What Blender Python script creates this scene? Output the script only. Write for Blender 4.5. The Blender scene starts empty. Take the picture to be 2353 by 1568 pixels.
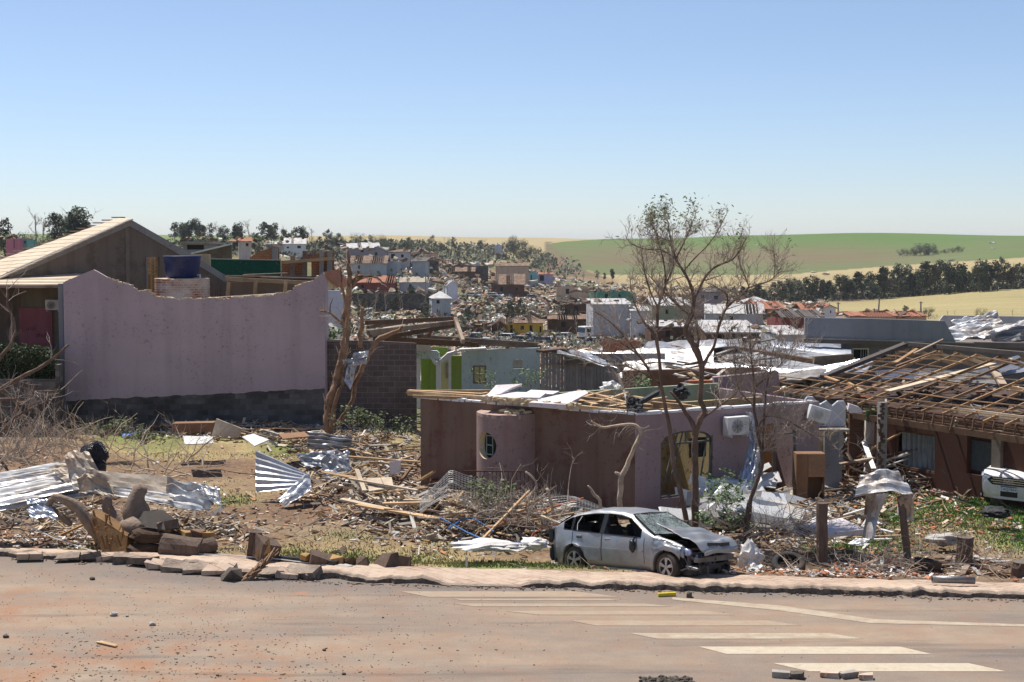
import bpy, bmesh, math, random
from mathutils import Vector, Matrix, noise, Euler
random.seed(7)
SC = bpy.context.scene
COL = SC.collection
# ------------------------------------------------------------------ camera
FPX, CX, CY, HOR, CAMZ = 3268.0, 1176.5, 784.0, 560.0, 6.9
PITCH = math.atan((CY - HOR) / FPX)
cam_d = bpy.data.cameras.new('camera'); cam = bpy.data.objects.new('camera', cam_d); COL.objects.link(cam)
cam_d.sensor_width = 36; cam_d.lens = 36 * FPX / 2353.0; cam_d.clip_end = 12000; cam_d.clip_start = 0.5
cam.location = (0, 0, CAMZ); cam.rotation_euler = (math.pi / 2 - PITCH, 0, 0)
SC.camera = cam
# ------------------------------------------------------------------ sky, sun, exposure
SUN_EL, SUN_AZ = math.radians(64), math.radians(-42)      # azimuth from +Y, negative = left
w = bpy.data.worlds.new("World"); SC.world = w; w.use_nodes = True
nt = w.node_tree; nt.nodes.clear()
sky = nt.nodes.new('ShaderNodeTexSky'); sky.sky_type = 'NISHITA'; sky.sun_disc = False
sky.sun_elevation = SUN_EL; sky.sun_rotation = SUN_AZ
sky.altitude = 500; sky.air_density = 1.0; sky.dust_density = 0.15; sky.ozone_density = 2.2
bg = nt.nodes.new('ShaderNodeBackground'); bg.inputs[1].default_value = 0.088
wo = nt.nodes.new('ShaderNodeOutputWorld')
tintn = nt.nodes.new('ShaderNodeMix'); tintn.data_type = 'RGBA'; tintn.blend_type = 'MULTIPLY'; tintn.inputs[0].default_value = 1
tg = nt.nodes.new('ShaderNodeTexCoord'); sxyz = nt.nodes.new('ShaderNodeSeparateXYZ'); nt.links.new(tg.outputs['Generated'], sxyz.inputs[0])
crp = nt.nodes.new('ShaderNodeValToRGB'); nt.links.new(sxyz.outputs[2], crp.inputs[0])
crp.color_ramp.elements[0].position = 0.0; crp.color_ramp.elements[0].color = (.82, .90, 1.12, 1)
crp.color_ramp.elements[1].position = .28; crp.color_ramp.elements[1].color = (1.12, 1.0, .99, 1)
nt.links.new(crp.outputs[0], tintn.inputs[7])
nt.links.new(sky.outputs[0], tintn.inputs[6]); nt.links.new(tintn.outputs[2], bg.inputs[0]); nt.links.new(bg.outputs[0], wo.inputs[0])
sl = bpy.data.lights.new('sun', 'SUN'); sl.energy = 4.9; sl.angle = math.radians(0.5); sl.color = (1.0, 0.95, 0.87)
so = bpy.data.objects.new('sun', sl); COL.objects.link(so)
sdir = Vector((math.sin(SUN_AZ) * math.cos(SUN_EL), math.cos(SUN_AZ) * math.cos(SUN_EL), math.sin(SUN_EL)))
so.rotation_euler = sdir.to_track_quat('Z', 'Y').to_euler()
SC.view_settings.view_transform = 'Standard'; SC.view_settings.look = 'None'
SC.view_settings.exposure = 0.43; SC.view_settings.gamma = 1.0
SC.cycles.max_bounces = 6; SC.cycles.use_denoising = True

# ------------------------------------------------------------------ pixel helpers (photograph at 2353 px wide)
_sp, _cp = math.sin(PITCH), math.cos(PITCH)
def ray(px, py):
    rx, ry = (px - CX) / FPX, (CY - py) / FPX
    return Vector((rx, _cp + ry * _sp, -_sp + ry * _cp))
def P(px, py, Y):
    d = ray(px, py); t = Y / d.y
    return Vector((d.x * t, Y, CAMZ + d.z * t))
def proj(x, y, z):
    dz = z - CAMZ
    dep = y * _cp - dz * _sp; up = y * _sp + dz * _cp
    return CX + FPX * x / dep, CY - FPX * up / dep
def zy(py, Y):                       # height seen at row py at distance Y
    return P(CX, py, Y).z
def lerp(a, b, t): return a + (b - a) * t
def ss(t): t = min(1, max(0, t)); return t * t * (3 - 2 * t)
def interp(tab, x):
    if x <= tab[0][0]: return tab[0][1]
    for (a, fa), (b, fb) in zip(tab, tab[1:]):
        if x <= b: return lerp(fa, fb, (x - a) / (b - a))
    return tab[-1][1]
def U(a, b): return random.uniform(a, b)
def nz(x, y=0, z=0, s=1.0): return noise.noise(Vector((x * s, y * s, z * s)))

# ------------------------------------------------------------------ terrain height
KERB = [(-60, 34.5), (-11.1, 30.95), (-8, 30.3), (-5.2, 29.0), (-3, 28.55), (0.2, 28.2), (9.8, 27.25), (60, 23.5)]
WALK = [(-60, 35.3), (-11.4, 31.7), (-6.5, 31.2), (-3.6, 30.3), (-2.0, 29.85), (0.2, 29.72), (3.3, 29.35), (7.2, 28.85), (11, 28.35), (60, 25.2)]
def kerb(x): return interp(KERB, x)
def walk(x): return interp(WALK, x)
LOTZ = -0.32
TCOL = {
 -900: [(150, 0.0, 'z'), (350, 575), (500, 560), (900, 548), (1300, 538), (1700, 545), (3500, 556), (9000, 559)],
 0:    [(80, -.6, 'z'), (150, -1.0, 'z'), (350, 590), (420, 582), (900, 552), (1300, 537), (1700, 545), (3500, 556), (9000, 559)],
 600:  [(80, -.8, 'z'), (150, -2.0, 'z'), (250, -2.0, 'z'), (385, 588), (450, 578), (800, 556), (1200, 540), (1600, 546), (3500, 556), (9000, 559)],
 900:  [(80, -1.1, 'z'), (120, -3.2, 'z'), (250, 772), (320, 700), (400, 630), (500, 602), (650, 577), (900, 558), (1500, 541), (2500, 546), (4500, 556), (9000, 559)],
 1200: [(80, -1.2, 'z'), (120, -4, 'z'), (250, 785), (350, 728), (450, 692), (550, 672), (700, 640), (850, 610), (1000, 582), (1200, 565), (1800, 546), (2600, 548), (4500, 557), (9000, 559)],
 1500: [(80, -1.2, 'z'), (120, -4, 'z'), (250, 785), (350, 738), (450, 712), (600, 680), (700, 655), (850, 630), (1000, 598), (1200, 570), (1500, 547), (2200, 556), (4500, 558), (9000, 559)],
 1700: [(80, -1.0, 'z'), (120, -3, 'z'), (180, 788), (250, 745), (350, 716), (500, 700), (600, 682), (700, 655), (850, 631), (1000, 602), (1400, 538), (2000, 556), (4500, 558), (9000, 559)],
 2000: [(80, -1.0, 'z'), (120, -2.5, 'z'), (180, 780), (280, 740), (450, 705), (560, 690), (700, 655), (850, 618), (1000, 596), (1400, 532), (2000, 552), (4500, 558), (9000, 559)],
 2353: [(80, -1.0, 'z'), (120, -2.5, 'z'), (180, 775), (300, 735), (450, 688), (520, 668), (650, 640), (760, 604), (900, 588), (1400, 540), (2000, 556), (4500, 558), (9000, 559)],
 3300: [(80, -1.0, 'z'), (120, -2.5, 'z'), (180, 775), (300, 735), (450, 680), (520, 660), (650, 630), (760, 610), (900, 592), (1400, 556), (2000, 560), (4500, 560), (9000, 560)],
}
TT = []
for k in sorted(TCOL):
    row = [(math.log(54), LOTZ), (math.log(66), LOTZ)]
    for e in TCOL[k]:
        row.append((math.log(e[0]), e[1] if len(e) == 3 else zy(e[1], e[0])))
    TT.append((k, row))
def gz(x, y):
    if y < 54:
        z = 0.0
        s = y - walk(x)
        if s > 0:
            z = LOTZ * ss(s / 2.3) + 0.06 * nz(x, y, 0, .5) * min(1, s) + .05 * nz(x, y, 9, 1.7) * min(1, s)
        if y < kerb(x) - .02: z = 0
        if y > 49: z = lerp(z, LOTZ, (y - 49) / 5)
        if x < -2.5 and y > 43: z += .42 * ss((y - 43) / 7) * ss((-2.5 - x) / 1.5) * (1 - ss((y - 52.7) / 1.2))
        return z
    px = CX + FPX * x / y
    px = min(3299, max(-899, px))
    out = []
    for off in (-.05, 0, .05):
        L = math.log(y) + off
        for (ka, ra), (kb, rb) in zip(TT, TT[1:]):
            if ka <= px <= kb:
                out.append(lerp(interp(ra, L), interp(rb, L), ss((px - ka) / (kb - ka)))); break
    return sum(out) / 3
def G(px, py, dmin=20, dmax=3000):   # where the pixel's ray meets the ground
    r = ray(px, py); r = r / r.y
    d = dmin; st = 1.01
    while d < dmax:
        if CAMZ + r.z * d < gz(r.x * d, d):
            lo, hi = d / st, d
            for _ in range(18):
                m = (lo + hi) / 2
                if CAMZ + r.z * m < gz(r.x * m, m): hi = m
                else: lo = m
            return Vector((r.x * hi, hi, gz(r.x * hi, hi)))
        d *= st
    return Vector((r.x * dmax, dmax, gz(r.x * dmax, dmax)))

# ------------------------------------------------------------------ mesh helpers
class MB:
    def __init__(s): s.v = []; s.f = []; s.c = []; s.col = None
    def face(s, idx): s.f.append(idx); s.c.append(s.col)
    def poly(s, pts):
        n = len(s.v); s.v += [tuple(p) for p in pts]; s.face(tuple(range(n, n + len(pts))))
    def hexa(s, b, t):               # bottom 4, top 4 (ccw from above)
        n = len(s.v); s.v += [tuple(p) for p in b] + [tuple(p) for p in t]
        for q in ((3, 2, 1, 0), (4, 5, 6, 7), (0, 1, 5, 4), (1, 2, 6, 5), (2, 3, 7, 6), (3, 0, 4, 7)):
            s.face(tuple(n + i for i in q))
    def box(s, c, d, rz=0, M=None, taper=1.0, jit=0):
        hx, hy, hz = d[0] / 2, d[1] / 2, d[2] / 2
        R = M if M is not None else Matrix.Rotation(rz, 3, 'Z')
        c = Vector(c); pts = []
        for z, k in ((-hz, 1), (hz, taper)):
            for x, y in ((-hx, -hy), (hx, -hy), (hx, hy), (-hx, hy)):
                q = Vector((x * k, y * k, z))
                if jit: q += Vector((U(-jit, jit), U(-jit, jit), U(-jit, jit)))
                pts.append(c + R @ q)
        s.hexa(pts[:4], pts[4:])
    def boxmm(s, a, b):
        s.box([(a[i] + b[i]) / 2 for i in range(3)], [abs(b[i] - a[i]) for i in range(3)])
    def bar(s, p, q, w, h, up=(0, 0, 1), rag=0):
        p, q = Vector(p), Vector(q); d = (q - p)
        if d.length < 1e-6: return
        L = d.length; d.normalize(); up = Vector(up)
        if abs(d.dot(up)) > .98: up = Vector((1, 0, 0)) if abs(d.x) < .9 else Vector((0, 1, 0))
        sx = d.cross(up).normalized(); uz = sx.cross(d).normalized()
        def ring(c, r): return [c + sx * (w / 2 * a) + uz * (h / 2 * b) + d * U(-r, r) for a, b in ((-1, -1), (1, -1), (1, 1), (-1, 1))]
        a, b = ring(p, rag), ring(q, rag)
        n = len(s.v); s.v += [tuple(v) for v in a + b]
        for f in ((0, 1, 2, 3), (7, 6, 5, 4), (0, 4, 5, 1), (1, 5, 6, 2), (2, 6, 7, 3), (3, 7, 4, 0)): s.face(tuple(n + i for i in f))
    def tube(s, pts, rad, n=8, cap=True, rough=0, flat=1.0):
        pts = [Vector(p) for p in pts]
        if not isinstance(rad, (list, tuple)): rad = [rad] * len(pts)
        base = len(s.v); up = None
        for i, p in enumerate(pts):
            t = (pts[min(i + 1, len(pts) - 1)] - pts[max(i - 1, 0)])
            if t.length < 1e-9: t = Vector((0, 0, 1))
            t.normalize()
            if up is None: up = t.orthogonal().normalized()
            up = up - t * up.dot(t)
            if up.length < 1e-6: up = t.orthogonal()
            up.normalize(); sd = t.cross(up)
            for k in range(n):
                a = 2 * math.pi * k / n
                r = rad[i]
                if rough: r *= 1 + rough * nz(p.x + math.cos(a), p.y + math.sin(a), p.z, 3.1 / max(rad[i] * 8, .3))
                s.v.append(tuple(p + (up * math.cos(a) + sd * math.sin(a) * flat) * r))
        for i in range(len(pts) - 1):
            for k in range(n):
                a = base + i * n + k; b = base + i * n + (k + 1) % n
                s.face((a, b, b + n, a + n))
        if cap:
            s.face(tuple(base + k for k in reversed(range(n)))); e = base + (len(pts) - 1) * n
            s.face(tuple(e + k for k in range(n)))
    def lathe(s, prof, c=(0, 0, 0), M=None, n=24, a0=0, a1=2 * math.pi):   # prof [(r,z)]
        c = Vector(c); M = M or Matrix.Identity(3); base = len(s.v); full = abs(a1 - a0 - 2 * math.pi) < 1e-4
        m = n if full else n + 1
        for r, z in prof:
            for k in range(m):
                a = a0 + (a1 - a0) * k / n
                s.v.append(tuple(c + M @ Vector((r * math.cos(a), r * math.sin(a), z))))
        for i in range(len(prof) - 1):
            for k in range(n):
                a = base + i * m + k; b = base + i * m + (k + 1) % m
                s.face((a, b, b + m, a + m))
    def sheet(s, fn, nu, nv, th=0):  # fn(u,v)->Vector, optional thickness along normal
        base = len(s.v); g = [[fn(i / nu, j / nv) for j in range(nv + 1)] for i in range(nu + 1)]
        for r in g:
            for p in r: s.v.append(tuple(p))
        for i in range(nu):
            for j in range(nv):
                a = base + i * (nv + 1) + j
                s.face((a, a + nv + 1, a + nv + 2, a + 1))
    def prism(s, poly, ext):         # planar polygon extruded by vector
        n = len(s.v); k = len(poly); e = Vector(ext)
        s.v += [tuple(p) for p in poly] + [tuple(Vector(p) + e) for p in poly]
        s.face(tuple(range(n, n + k))); s.face(tuple(reversed(range(n + k, n + 2 * k))))
        for i in range(k):
            j = (i + 1) % k; s.face((n + j, n + i, n + k + i, n + k + j))
    def rock(s, c, d, seed=0, sub=1):
        bm = bmesh.new(); bmesh.ops.create_icosphere(bm, subdivisions=sub, radius=1)
        n = len(s.v)
        for v in bm.verts:
            p = v.co * (1 + .35 * noise.noise(v.co * 1.3 + Vector((seed, seed * 2.3, 1))))
            s.v.append((c[0] + p.x * d[0], c[1] + p.y * d[1], c[2] + p.z * d[2]))
        for f in bm.faces: s.face(tuple(n + v.index for v in f.verts))
        bm.free()
    def build(s, name, mat, parent=None, smooth=False, solid=0, local=None, fix=False, bev=0):
        me = bpy.data.meshes.new(name)
        if local is not None:
            o0 = Vector(local); vv = [(v[0] - o0.x, v[1] - o0.y, v[2] - o0.z) for v in s.v]
        else: vv = s.v
        me.from_pydata(vv, [], s.f)
        if any(c is not None for c in s.c):
            ca = me.color_attributes.new('tint', 'FLOAT_COLOR', 'CORNER'); i = 0; buf = []
            for f, c in zip(s.f, s.c):
                c = c or (1, 1, 1)
                buf += [c[0], c[1], c[2], 1.0] * len(f)
            ca.data.foreach_set('color', buf)
        if fix:
            bm = bmesh.new(); bm.from_mesh(me); bmesh.ops.remove_doubles(bm, verts=bm.verts, dist=1e-4)
            bmesh.ops.recalc_face_normals(bm, faces=bm.faces); bm.to_mesh(me); bm.free()
        me.materials.append(mat)
        if smooth: me.shade_smooth()
        o = bpy.data.objects.new(name, me); COL.objects.link(o)
        if local is not None: o.location = local
        if parent is not None:
            o.parent = parent; o.matrix_parent_inverse = parent_inv(parent)
        if solid:
            m = o.modifiers.new('solid', 'SOLIDIFY'); m.thickness = solid; m.offset = 0
        if bev:
            m = o.modifiers.new('bevel', 'BEVEL'); m.width = bev; m.segments = 2; m.limit_method = 'ANGLE'
        return o
def wm(o):
    m = o.matrix_basis.copy()
    if o.parent: m = wm(o.parent) @ o.matrix_parent_inverse @ m
    return m
def parent_inv(p): return wm(p).inverted()
def tag(o, label, cat, group=None, kind=None):
    if label: o['label'] = label
    if cat: o['category'] = cat
    if group: o['group'] = group
    if kind or cat: o['kind'] = kind or 'thing'
    return o
def thing(name, label, cat, loc=(0, 0, 0), group=None, rot=None):
    o = bpy.data.objects.new(name, None); COL.objects.link(o); o.location = loc; o.empty_display_size = .2
    if rot: o.rotation_euler = rot
    return tag(o, label, cat, group)
def kids(o): return [c for c in bpy.data.objects if c.parent == o]
def copy_tree(o, loc, rz=0, sc=1, label=None, ch=None):
    r = o.copy(); COL.objects.link(r); r.location = loc; r.rotation_euler = (0, 0, rz)
    r.scale = (sc, sc, sc) if not isinstance(sc, (tuple, list)) else sc
    if label: r['label'] = label
    for c in (ch if ch is not None else kids(o)):
        d = c.copy(); COL.objects.link(d); d.parent = r
        for g in kids(c):
            e = g.copy(); COL.objects.link(e); e.parent = d
    return r
def structure(o, kind='structure'): o['kind'] = kind; return o
# ------------------------------------------------------------------ materials
MATS = {}
class NB:
    def __init__(s, name):
        s.m = bpy.data.materials.new(name); s.m.use_nodes = True; s.t = s.m.node_tree; s.t.nodes.clear()
        s.out = s.n('ShaderNodeOutputMaterial'); s.b = s.n('ShaderNodeBsdfPrincipled'); s.l(s.b.outputs[0], s.out.inputs[0])
    def n(s, k, **kw):
        x = s.t.nodes.new(k)
        for a, b in kw.items(): setattr(x, a, b)
        return x
    def l(s, a, b): s.t.links.new(a, b)
    def coord(s, obj=True, scale=(1, 1, 1), rot=(0, 0, 0)):
        c = s.n('ShaderNodeTexCoord') if obj else s.n('ShaderNodeNewGeometry')
        m = s.n('ShaderNodeMapping'); m.inputs['Scale'].default_value = scale; m.inputs['Rotation'].default_value = rot
        s.l(c.outputs['Object' if obj else 'Position'], m.inputs[0]); return m.outputs[0]
    def noise(s, vec, scale, detail=5, rough=.6, lo=0.0, hi=1.0, dist=0):
        x = s.n('ShaderNodeTexNoise'); x.inputs['Scale'].default_value = scale; x.inputs['Detail'].default_value = detail
        x.inputs['Roughness'].default_value = rough; x.inputs['Distortion'].default_value = dist; s.l(vec, x.inputs['Vector'])
        return s.ramp(x.outputs['Fac'], lo, hi)
    def ramp(s, fac, lo, hi):
        r = s.n('ShaderNodeMapRange'); r.clamp = True
        r.inputs[1].default_value = lo; r.inputs[2].default_value = hi; s.l(fac, r.inputs[0]); return r.outputs[0]
    def mix(s, fac, a, b, mode='MIX'):
        x = s.n('ShaderNodeMix', data_type='RGBA', blend_type=mode)
        for sock, v in ((x.inputs[0], fac), (x.inputs[6], a), (x.inputs[7], b)):
            if isinstance(v, (int, float)): sock.default_value = v
            elif isinstance(v, (tuple, list)): sock.default_value = (*v[:3], 1)
            else: s.l(v, sock)
        return x.outputs[2]
    def math(s, op, a, b=None):
        x = s.n('ShaderNodeMath', operation=op)
        for i, v in enumerate((a, b)):
            if v is None: continue
            if isinstance(v, (int, float)): x.inputs[i].default_value = v
            else: s.l(v, x.inputs[i])
        return x.outputs[0]
    def bump(s, h, strength=.3, dist=.02):
        x = s.n('ShaderNodeBump'); x.inputs['Strength'].default_value = strength; x.inputs['Distance'].default_value = dist
        s.l(h, x.inputs['Height']); s.l(x.outputs[0], s.b.inputs['Normal']); return x
    def done(s, col, rough=.85, metal=0, spec=.3):
        if isinstance(col, (tuple, list)): s.b.inputs['Base Color'].default_value = (*col[:3], 1)
        else: s.l(col, s.b.inputs['Base Color'])
        if isinstance(rough, (int, float)): s.b.inputs['Roughness'].default_value = rough
        else: s.l(rough, s.b.inputs['Roughness'])
        s.b.inputs['Metallic'].default_value = metal; s.b.inputs['Specular IOR Level'].default_value = spec
        return s.m
def mul(c, k): return tuple(min(1, max(0, x * k)) for x in c)
def generic(name, c, c2=None, scale=3, rough=.85, metal=0, bump=.3, bscale=None, dirt=None, dirt_amt=.5, stretch=(1, 1, 1), bdist=.02, spec=.3, tint=False, rnd=0.0, dscale=1.2):
    if name in MATS: return MATS[name]
    b = NB(name); v = b.coord(scale=stretch)
    c2 = c2 or mul(c, .6)
    col = b.mix(b.noise(v, scale, lo=.3, hi=.7), c, c2)
    fine = b.noise(v, scale * 7, 4, .7, .3, .7)
    col = b.mix(.25, col, b.mix(fine, mul(c, 1.35), mul(c2, .6)))
    if dirt:
        col = b.mix(b.math('MULTIPLY', b.noise(b.coord(), dscale, 7, .65, .45, .62), dirt_amt), col, dirt)
    if tint:
        a = b.n('ShaderNodeVertexColor', layer_name='tint'); col = b.mix(1.0, col, a.outputs[0], 'MULTIPLY')
    if rnd:
        oi = b.n('ShaderNodeObjectInfo'); h = b.n('ShaderNodeHueSaturation')
        r = b.n('ShaderNodeMapRange'); r.inputs[3].default_value = 1 - rnd; r.inputs[4].default_value = 1 + rnd
        b.l(oi.outputs['Random'], r.inputs[0]); b.l(r.outputs[0], h.inputs['Value']); b.l(col, h.inputs['Color']); col = h.outputs[0]
    if bump: b.bump(b.noise(v, bscale or scale * 6, 6, .65), bump, bdist)
    MATS[name] = b.done(col, rough, metal, spec); return MATS[name]
def plaster(name, c, stain=(.12, .07, .05), specks=.5, streak=.35, grime=None, rough=.9, brickshow=0, patch=.0):
    if name in MATS: return MATS[name]
    b = NB(name); v = b.coord()
    col = b.mix(b.noise(v, .35, 4, .6, .35, .65), mul(c, 1.06), mul(c, .88))
    col = b.mix(b.math('MULTIPLY', b.noise(b.coord(scale=(2.2, 2.2, .16)), 1.0, 6, .6, .46, .68), streak), col, grime or mul(c, .45))
    col = b.mix(b.math('MULTIPLY', b.noise(v, 28, 3, .6, .35, .75), .3), col, mul(c, .72))
    sp = b.noise(v, 6.5, 5, .75, .57, .60)
    reg = b.noise(v, .7, 3, .5, .46, .6)
    col = b.mix(b.math('MULTIPLY', b.math('MULTIPLY', sp, reg), specks), col, stain)
    sp2 = b.noise(v, 13, 3, .5, .66, .69)
    col = b.mix(b.math('MULTIPLY', sp2, specks), col, stain)
    if patch: col = b.mix(b.math('MULTIPLY', b.noise(v, .9, 6, .7, .52, .6), patch), col, grime or mul(c, .5))
    b.bump(b.noise(v, 22, 6, .7), .35, .02)
    MATS[name] = b.done(col, rough, 0, .2); return MATS[name]
def blocks(name, c1, c2, mortar, w=.4, h=.2, m=.012, rough=.92, side=False, dirt=(.02, .018, .015), da=.7):
    if name in MATS: return MATS[name]
    b = NB(name); c = b.n('ShaderNodeTexCoord'); sx = b.n('ShaderNodeSeparateXYZ'); b.l(c.outputs['Object'], sx.inputs[0])
    cx = b.n('ShaderNodeCombineXYZ'); b.l(b.math('ADD', sx.outputs[0], sx.outputs[1]), cx.inputs[0]); b.l(sx.outputs[2], cx.inputs[1])
    br = b.n('ShaderNodeTexBrick'); b.l(cx.outputs[0], br.inputs['Vector'])
    br.inputs['Color1'].default_value = (*c1, 1); br.inputs['Color2'].default_value = (*c2, 1); br.inputs['Mortar'].default_value = (*mortar, 1)
    br.inputs['Scale'].default_value = 1; br.inputs['Brick Width'].default_value = w; br.inputs['Row Height'].default_value = h
    br.inputs['Mortar Size'].default_value = m; br.inputs['Mortar Smooth'].default_value = .3; br.inputs['Bias'].default_value = -.2
    v = b.coord()
    col = b.mix(b.math('MULTIPLY', b.noise(v, 3, 6, .7, .35, .7), .45), br.outputs['Color'], mul(c1, .55))
    col = b.mix(b.math('MULTIPLY', b.noise(v, .6, 5, .6, .45, .62), da), col, dirt)
    bp = b.n('ShaderNodeBump'); bp.inputs['Strength'].default_value = .7; bp.inputs['Distance'].default_value = .015; bp.invert = True
    b.l(br.outputs['Fac'], bp.inputs['Height'])
    b2 = b.n('ShaderNodeBump'); b2.inputs['Strength'].default_value = .4; b2.inputs['Distance'].default_value = .02
    b.l(b.noise(v, 30, 5, .7), b2.inputs['Height']); b.l(bp.outputs[0], b2.inputs['Normal']); b.l(b2.outputs[0], b.b.inputs['Normal'])
    MATS[name] = b.done(col, rough, 0, .15); return MATS[name]
def simple(name, c, rough=.6, metal=0, spec=.4):
    if name in MATS: return MATS[name]
    b = NB(name); v = b.coord(); col = b.mix(b.noise(v, 8, 4, .6, .35, .7), c, mul(c, .75))
    MATS[name] = b.done(col, rough, metal, spec); return MATS[name]

M = {}
M['lilac'] = plaster('lilac_plaster', (.455, .36, .375), streak=.26, specks=.42, grime=(.22, .18, .18), stain=(.09, .05, .05))
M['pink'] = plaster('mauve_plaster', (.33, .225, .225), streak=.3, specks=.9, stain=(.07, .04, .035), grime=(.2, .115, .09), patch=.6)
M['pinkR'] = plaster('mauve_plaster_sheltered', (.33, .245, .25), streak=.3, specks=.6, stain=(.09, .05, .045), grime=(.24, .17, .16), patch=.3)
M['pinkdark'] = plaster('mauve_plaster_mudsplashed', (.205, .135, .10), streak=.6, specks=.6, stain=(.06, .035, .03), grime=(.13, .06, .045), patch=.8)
M['turq'] = plaster('turquoise_plaster', (.52, .61, .62), streak=.2, specks=.9, stain=(.1, .08, .07))
M['lime'] = plaster('lime_plaster', (.27, .36, .08), streak=.2, specks=.4)
M['white'] = plaster('white_plaster', (.72, .72, .73), streak=.3, specks=.4, grime=(.45, .43, .4))
M['whitew'] = plaster('bluish_white_plaster', (.62, .66, .72), streak=.3, specks=.4, grime=(.4, .4, .42))
M['grey'] = plaster('grey_plaster', (.255, .25, .265), streak=.4, specks=.3, grime=(.16, .16, .18))
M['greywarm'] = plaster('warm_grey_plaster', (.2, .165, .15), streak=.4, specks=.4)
M['cream'] = plaster('cream_plaster', (.62, .5, .33), streak=.25, specks=.6, stain=(.25, .15, .08))
M['ochre'] = plaster('ochre_plaster', (.45, .37, .2), streak=.4, specks=.9, stain=(.12, .08, .04), patch=.5, grime=(.25, .17, .07))
M['maroon'] = plaster('maroon_plaster', (.085, .042, .032), streak=.5, specks=.5, patch=.5, stain=(.05, .02, .015), grime=(.08, .03, .02))
M['mint'] = plaster('mint_plaster', (.30, .34, .24), streak=.4, specks=.5)
M['olive'] = plaster('olive_plaster', (.20, .175, .125), streak=.5, specks=.4)
M['gable'] = plaster('bare_render', (.2, .155, .12), streak=.5, specks=.6, patch=.5, grime=(.1, .07, .055))
M['bandgrey'] = plaster('concrete_band', (.30, .28, .26), streak=.4, specks=.5)
M['green'] = plaster('green_plaster', (.012, .09, .06), streak=.3, specks=.4, stain=(.3, .35, .3))
M['yellow'] = plaster('yellow_plaster', (.55, .38, .06), streak=.3, specks=.4)
M['rose'] = plaster('rose_plaster', (.55, .2, .27), streak=.3, specks=.4)
M['block'] = blocks('concrete_blocks', (.115, .09, .08), (.18, .14, .125), (.27, .225, .195), da=.35)
M['blockd'] = blocks('dark_concrete_blocks', (.10, .09, .085), (.22, .205, .19), (.15, .14, .125), da=.5)  # dark grey blocks with random near-black mottling
M['brick'] = blocks('red_bricks', (.42, .15, .06), (.33, .11, .05), (.4, .3, .22), .24, .1, .012, da=.2, dirt=(.2, .12, .08))
M['brickd'] = blocks('brown_bricks', (.16, .085, .055), (.11, .06, .045), (.14, .1, .08), .24, .08, .01, da=.4)
M['brickw'] = blocks('whitewashed_bricks', (.34, .12, .06), (.5, .35, .25), (.55, .45, .36), .24, .09, .016, da=.9, dirt=(.62, .56, .47))
M['concrete'] = generic('concrete', (.36, .33, .29), (.24, .215, .19), 3, dirt=(.16, .11, .08))
M['concd'] = generic('broken_concrete', (.19, .16, .13), (.09, .075, .06), 5, bump=.9, bdist=.05, dirt=(.05, .04, .03))
M['wood'] = generic('fresh_timber', (.58, .41, .24), (.42, .27, .14), 2, stretch=(1, 1, 1), rnd=.25, tint=False, dirt=(.2, .11, .06), bscale=40)
M['woodg'] = generic('weathered_timber', (.42, .33, .25), (.2, .135, .09), 2, rnd=.3, dirt=(.1, .07, .05), bscale=40)
M['woodd'] = generic('dark_timber', (.17, .1, .06), (.09, .05, .03), 2, rnd=.3, bscale=40)
M['plankmix'] = generic('splintered_timber', (1, 1, 1), (.72, .7, .68), 3, tint=True, bscale=30)
M['bark'] = generic('reddish_bark', (.25, .17, .125), (.11, .075, .055), 4, bump=.9, bscale=14, bdist=.05, stretch=(2, 2, .6), dirt=(.09, .05, .03))
M['barks'] = generic('stripped_bark', (.42, .26, .155), (.17, .09, .055), 2.5, bump=.7, bscale=18, bdist=.03, stretch=(2, 2, .5), dirt=(.09, .05, .03), dirt_amt=.9)
M['barkd'] = generic('dark_bark', (.17, .115, .085), (.09, .06, .045), 5, bump=.9, bscale=16, bdist=.04, stretch=(2, 2, .6))
M['twig'] = generic('dry_twigs', (.44, .36, .29), (.23, .18, .14), 3, bump=.3)
M['twigl'] = generic('bleached_wood', (.62, .52, .40), (.40, .29, .19), 4, bump=.6, bscale=20, dirt=(.16, .1, .07), dscale=3)
M['cutwood'] = generic('cut_wood', (.42, .25, .10), (.24, .13, .05), 5, bump=.4)
M['cutgrey'] = generic('sawn_end_grain', (.17, .14, .115), (.1, .085, .07), 5, bump=.4)
M['leafy'] = generic('olive_leaves', (.10, .125, .035), (.05, .07, .02), 2, bump=0, rough=.6)
M['leafb'] = generic('fresh_leaves', (.085, .15, .035), (.05, .09, .025), 2, bump=0, rough=.55)
M['leafd'] = generic('dark_foliage', (.055, .075, .035), (.028, .04, .022), .8, bump=0, rough=.7, rnd=.25)
M['leafm'] = generic('far_foliage', (.10, .105, .065), (.055, .06, .04), .8, bump=0, rough=.7, rnd=.3)
M['hedge'] = generic('hedge_leaves', (.05, .075, .022), (.025, .035, .015), 2, bump=0, rough=.6)
M['dark'] = simple('dark_interior', (.018, .016, .015), .95)
M['black'] = simple('black_plastic', (.015, .015, .016), .4)
M['rubber'] = generic('dusty_rubber', (.035, .032, .03), (.018, .017, .016), 4, rough=.85, dirt=(.16, .1, .065), dirt_amt=.45)
M['whitemetal'] = generic('white_painted_metal', (.72, .72, .71), (.6, .6, .59), 3, rough=.45, bump=.1, dirt=(.32, .26, .2), dirt_amt=.4)
M['acgrille'] = simple('grille_grey', (.16, .16, .15), .5)
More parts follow.
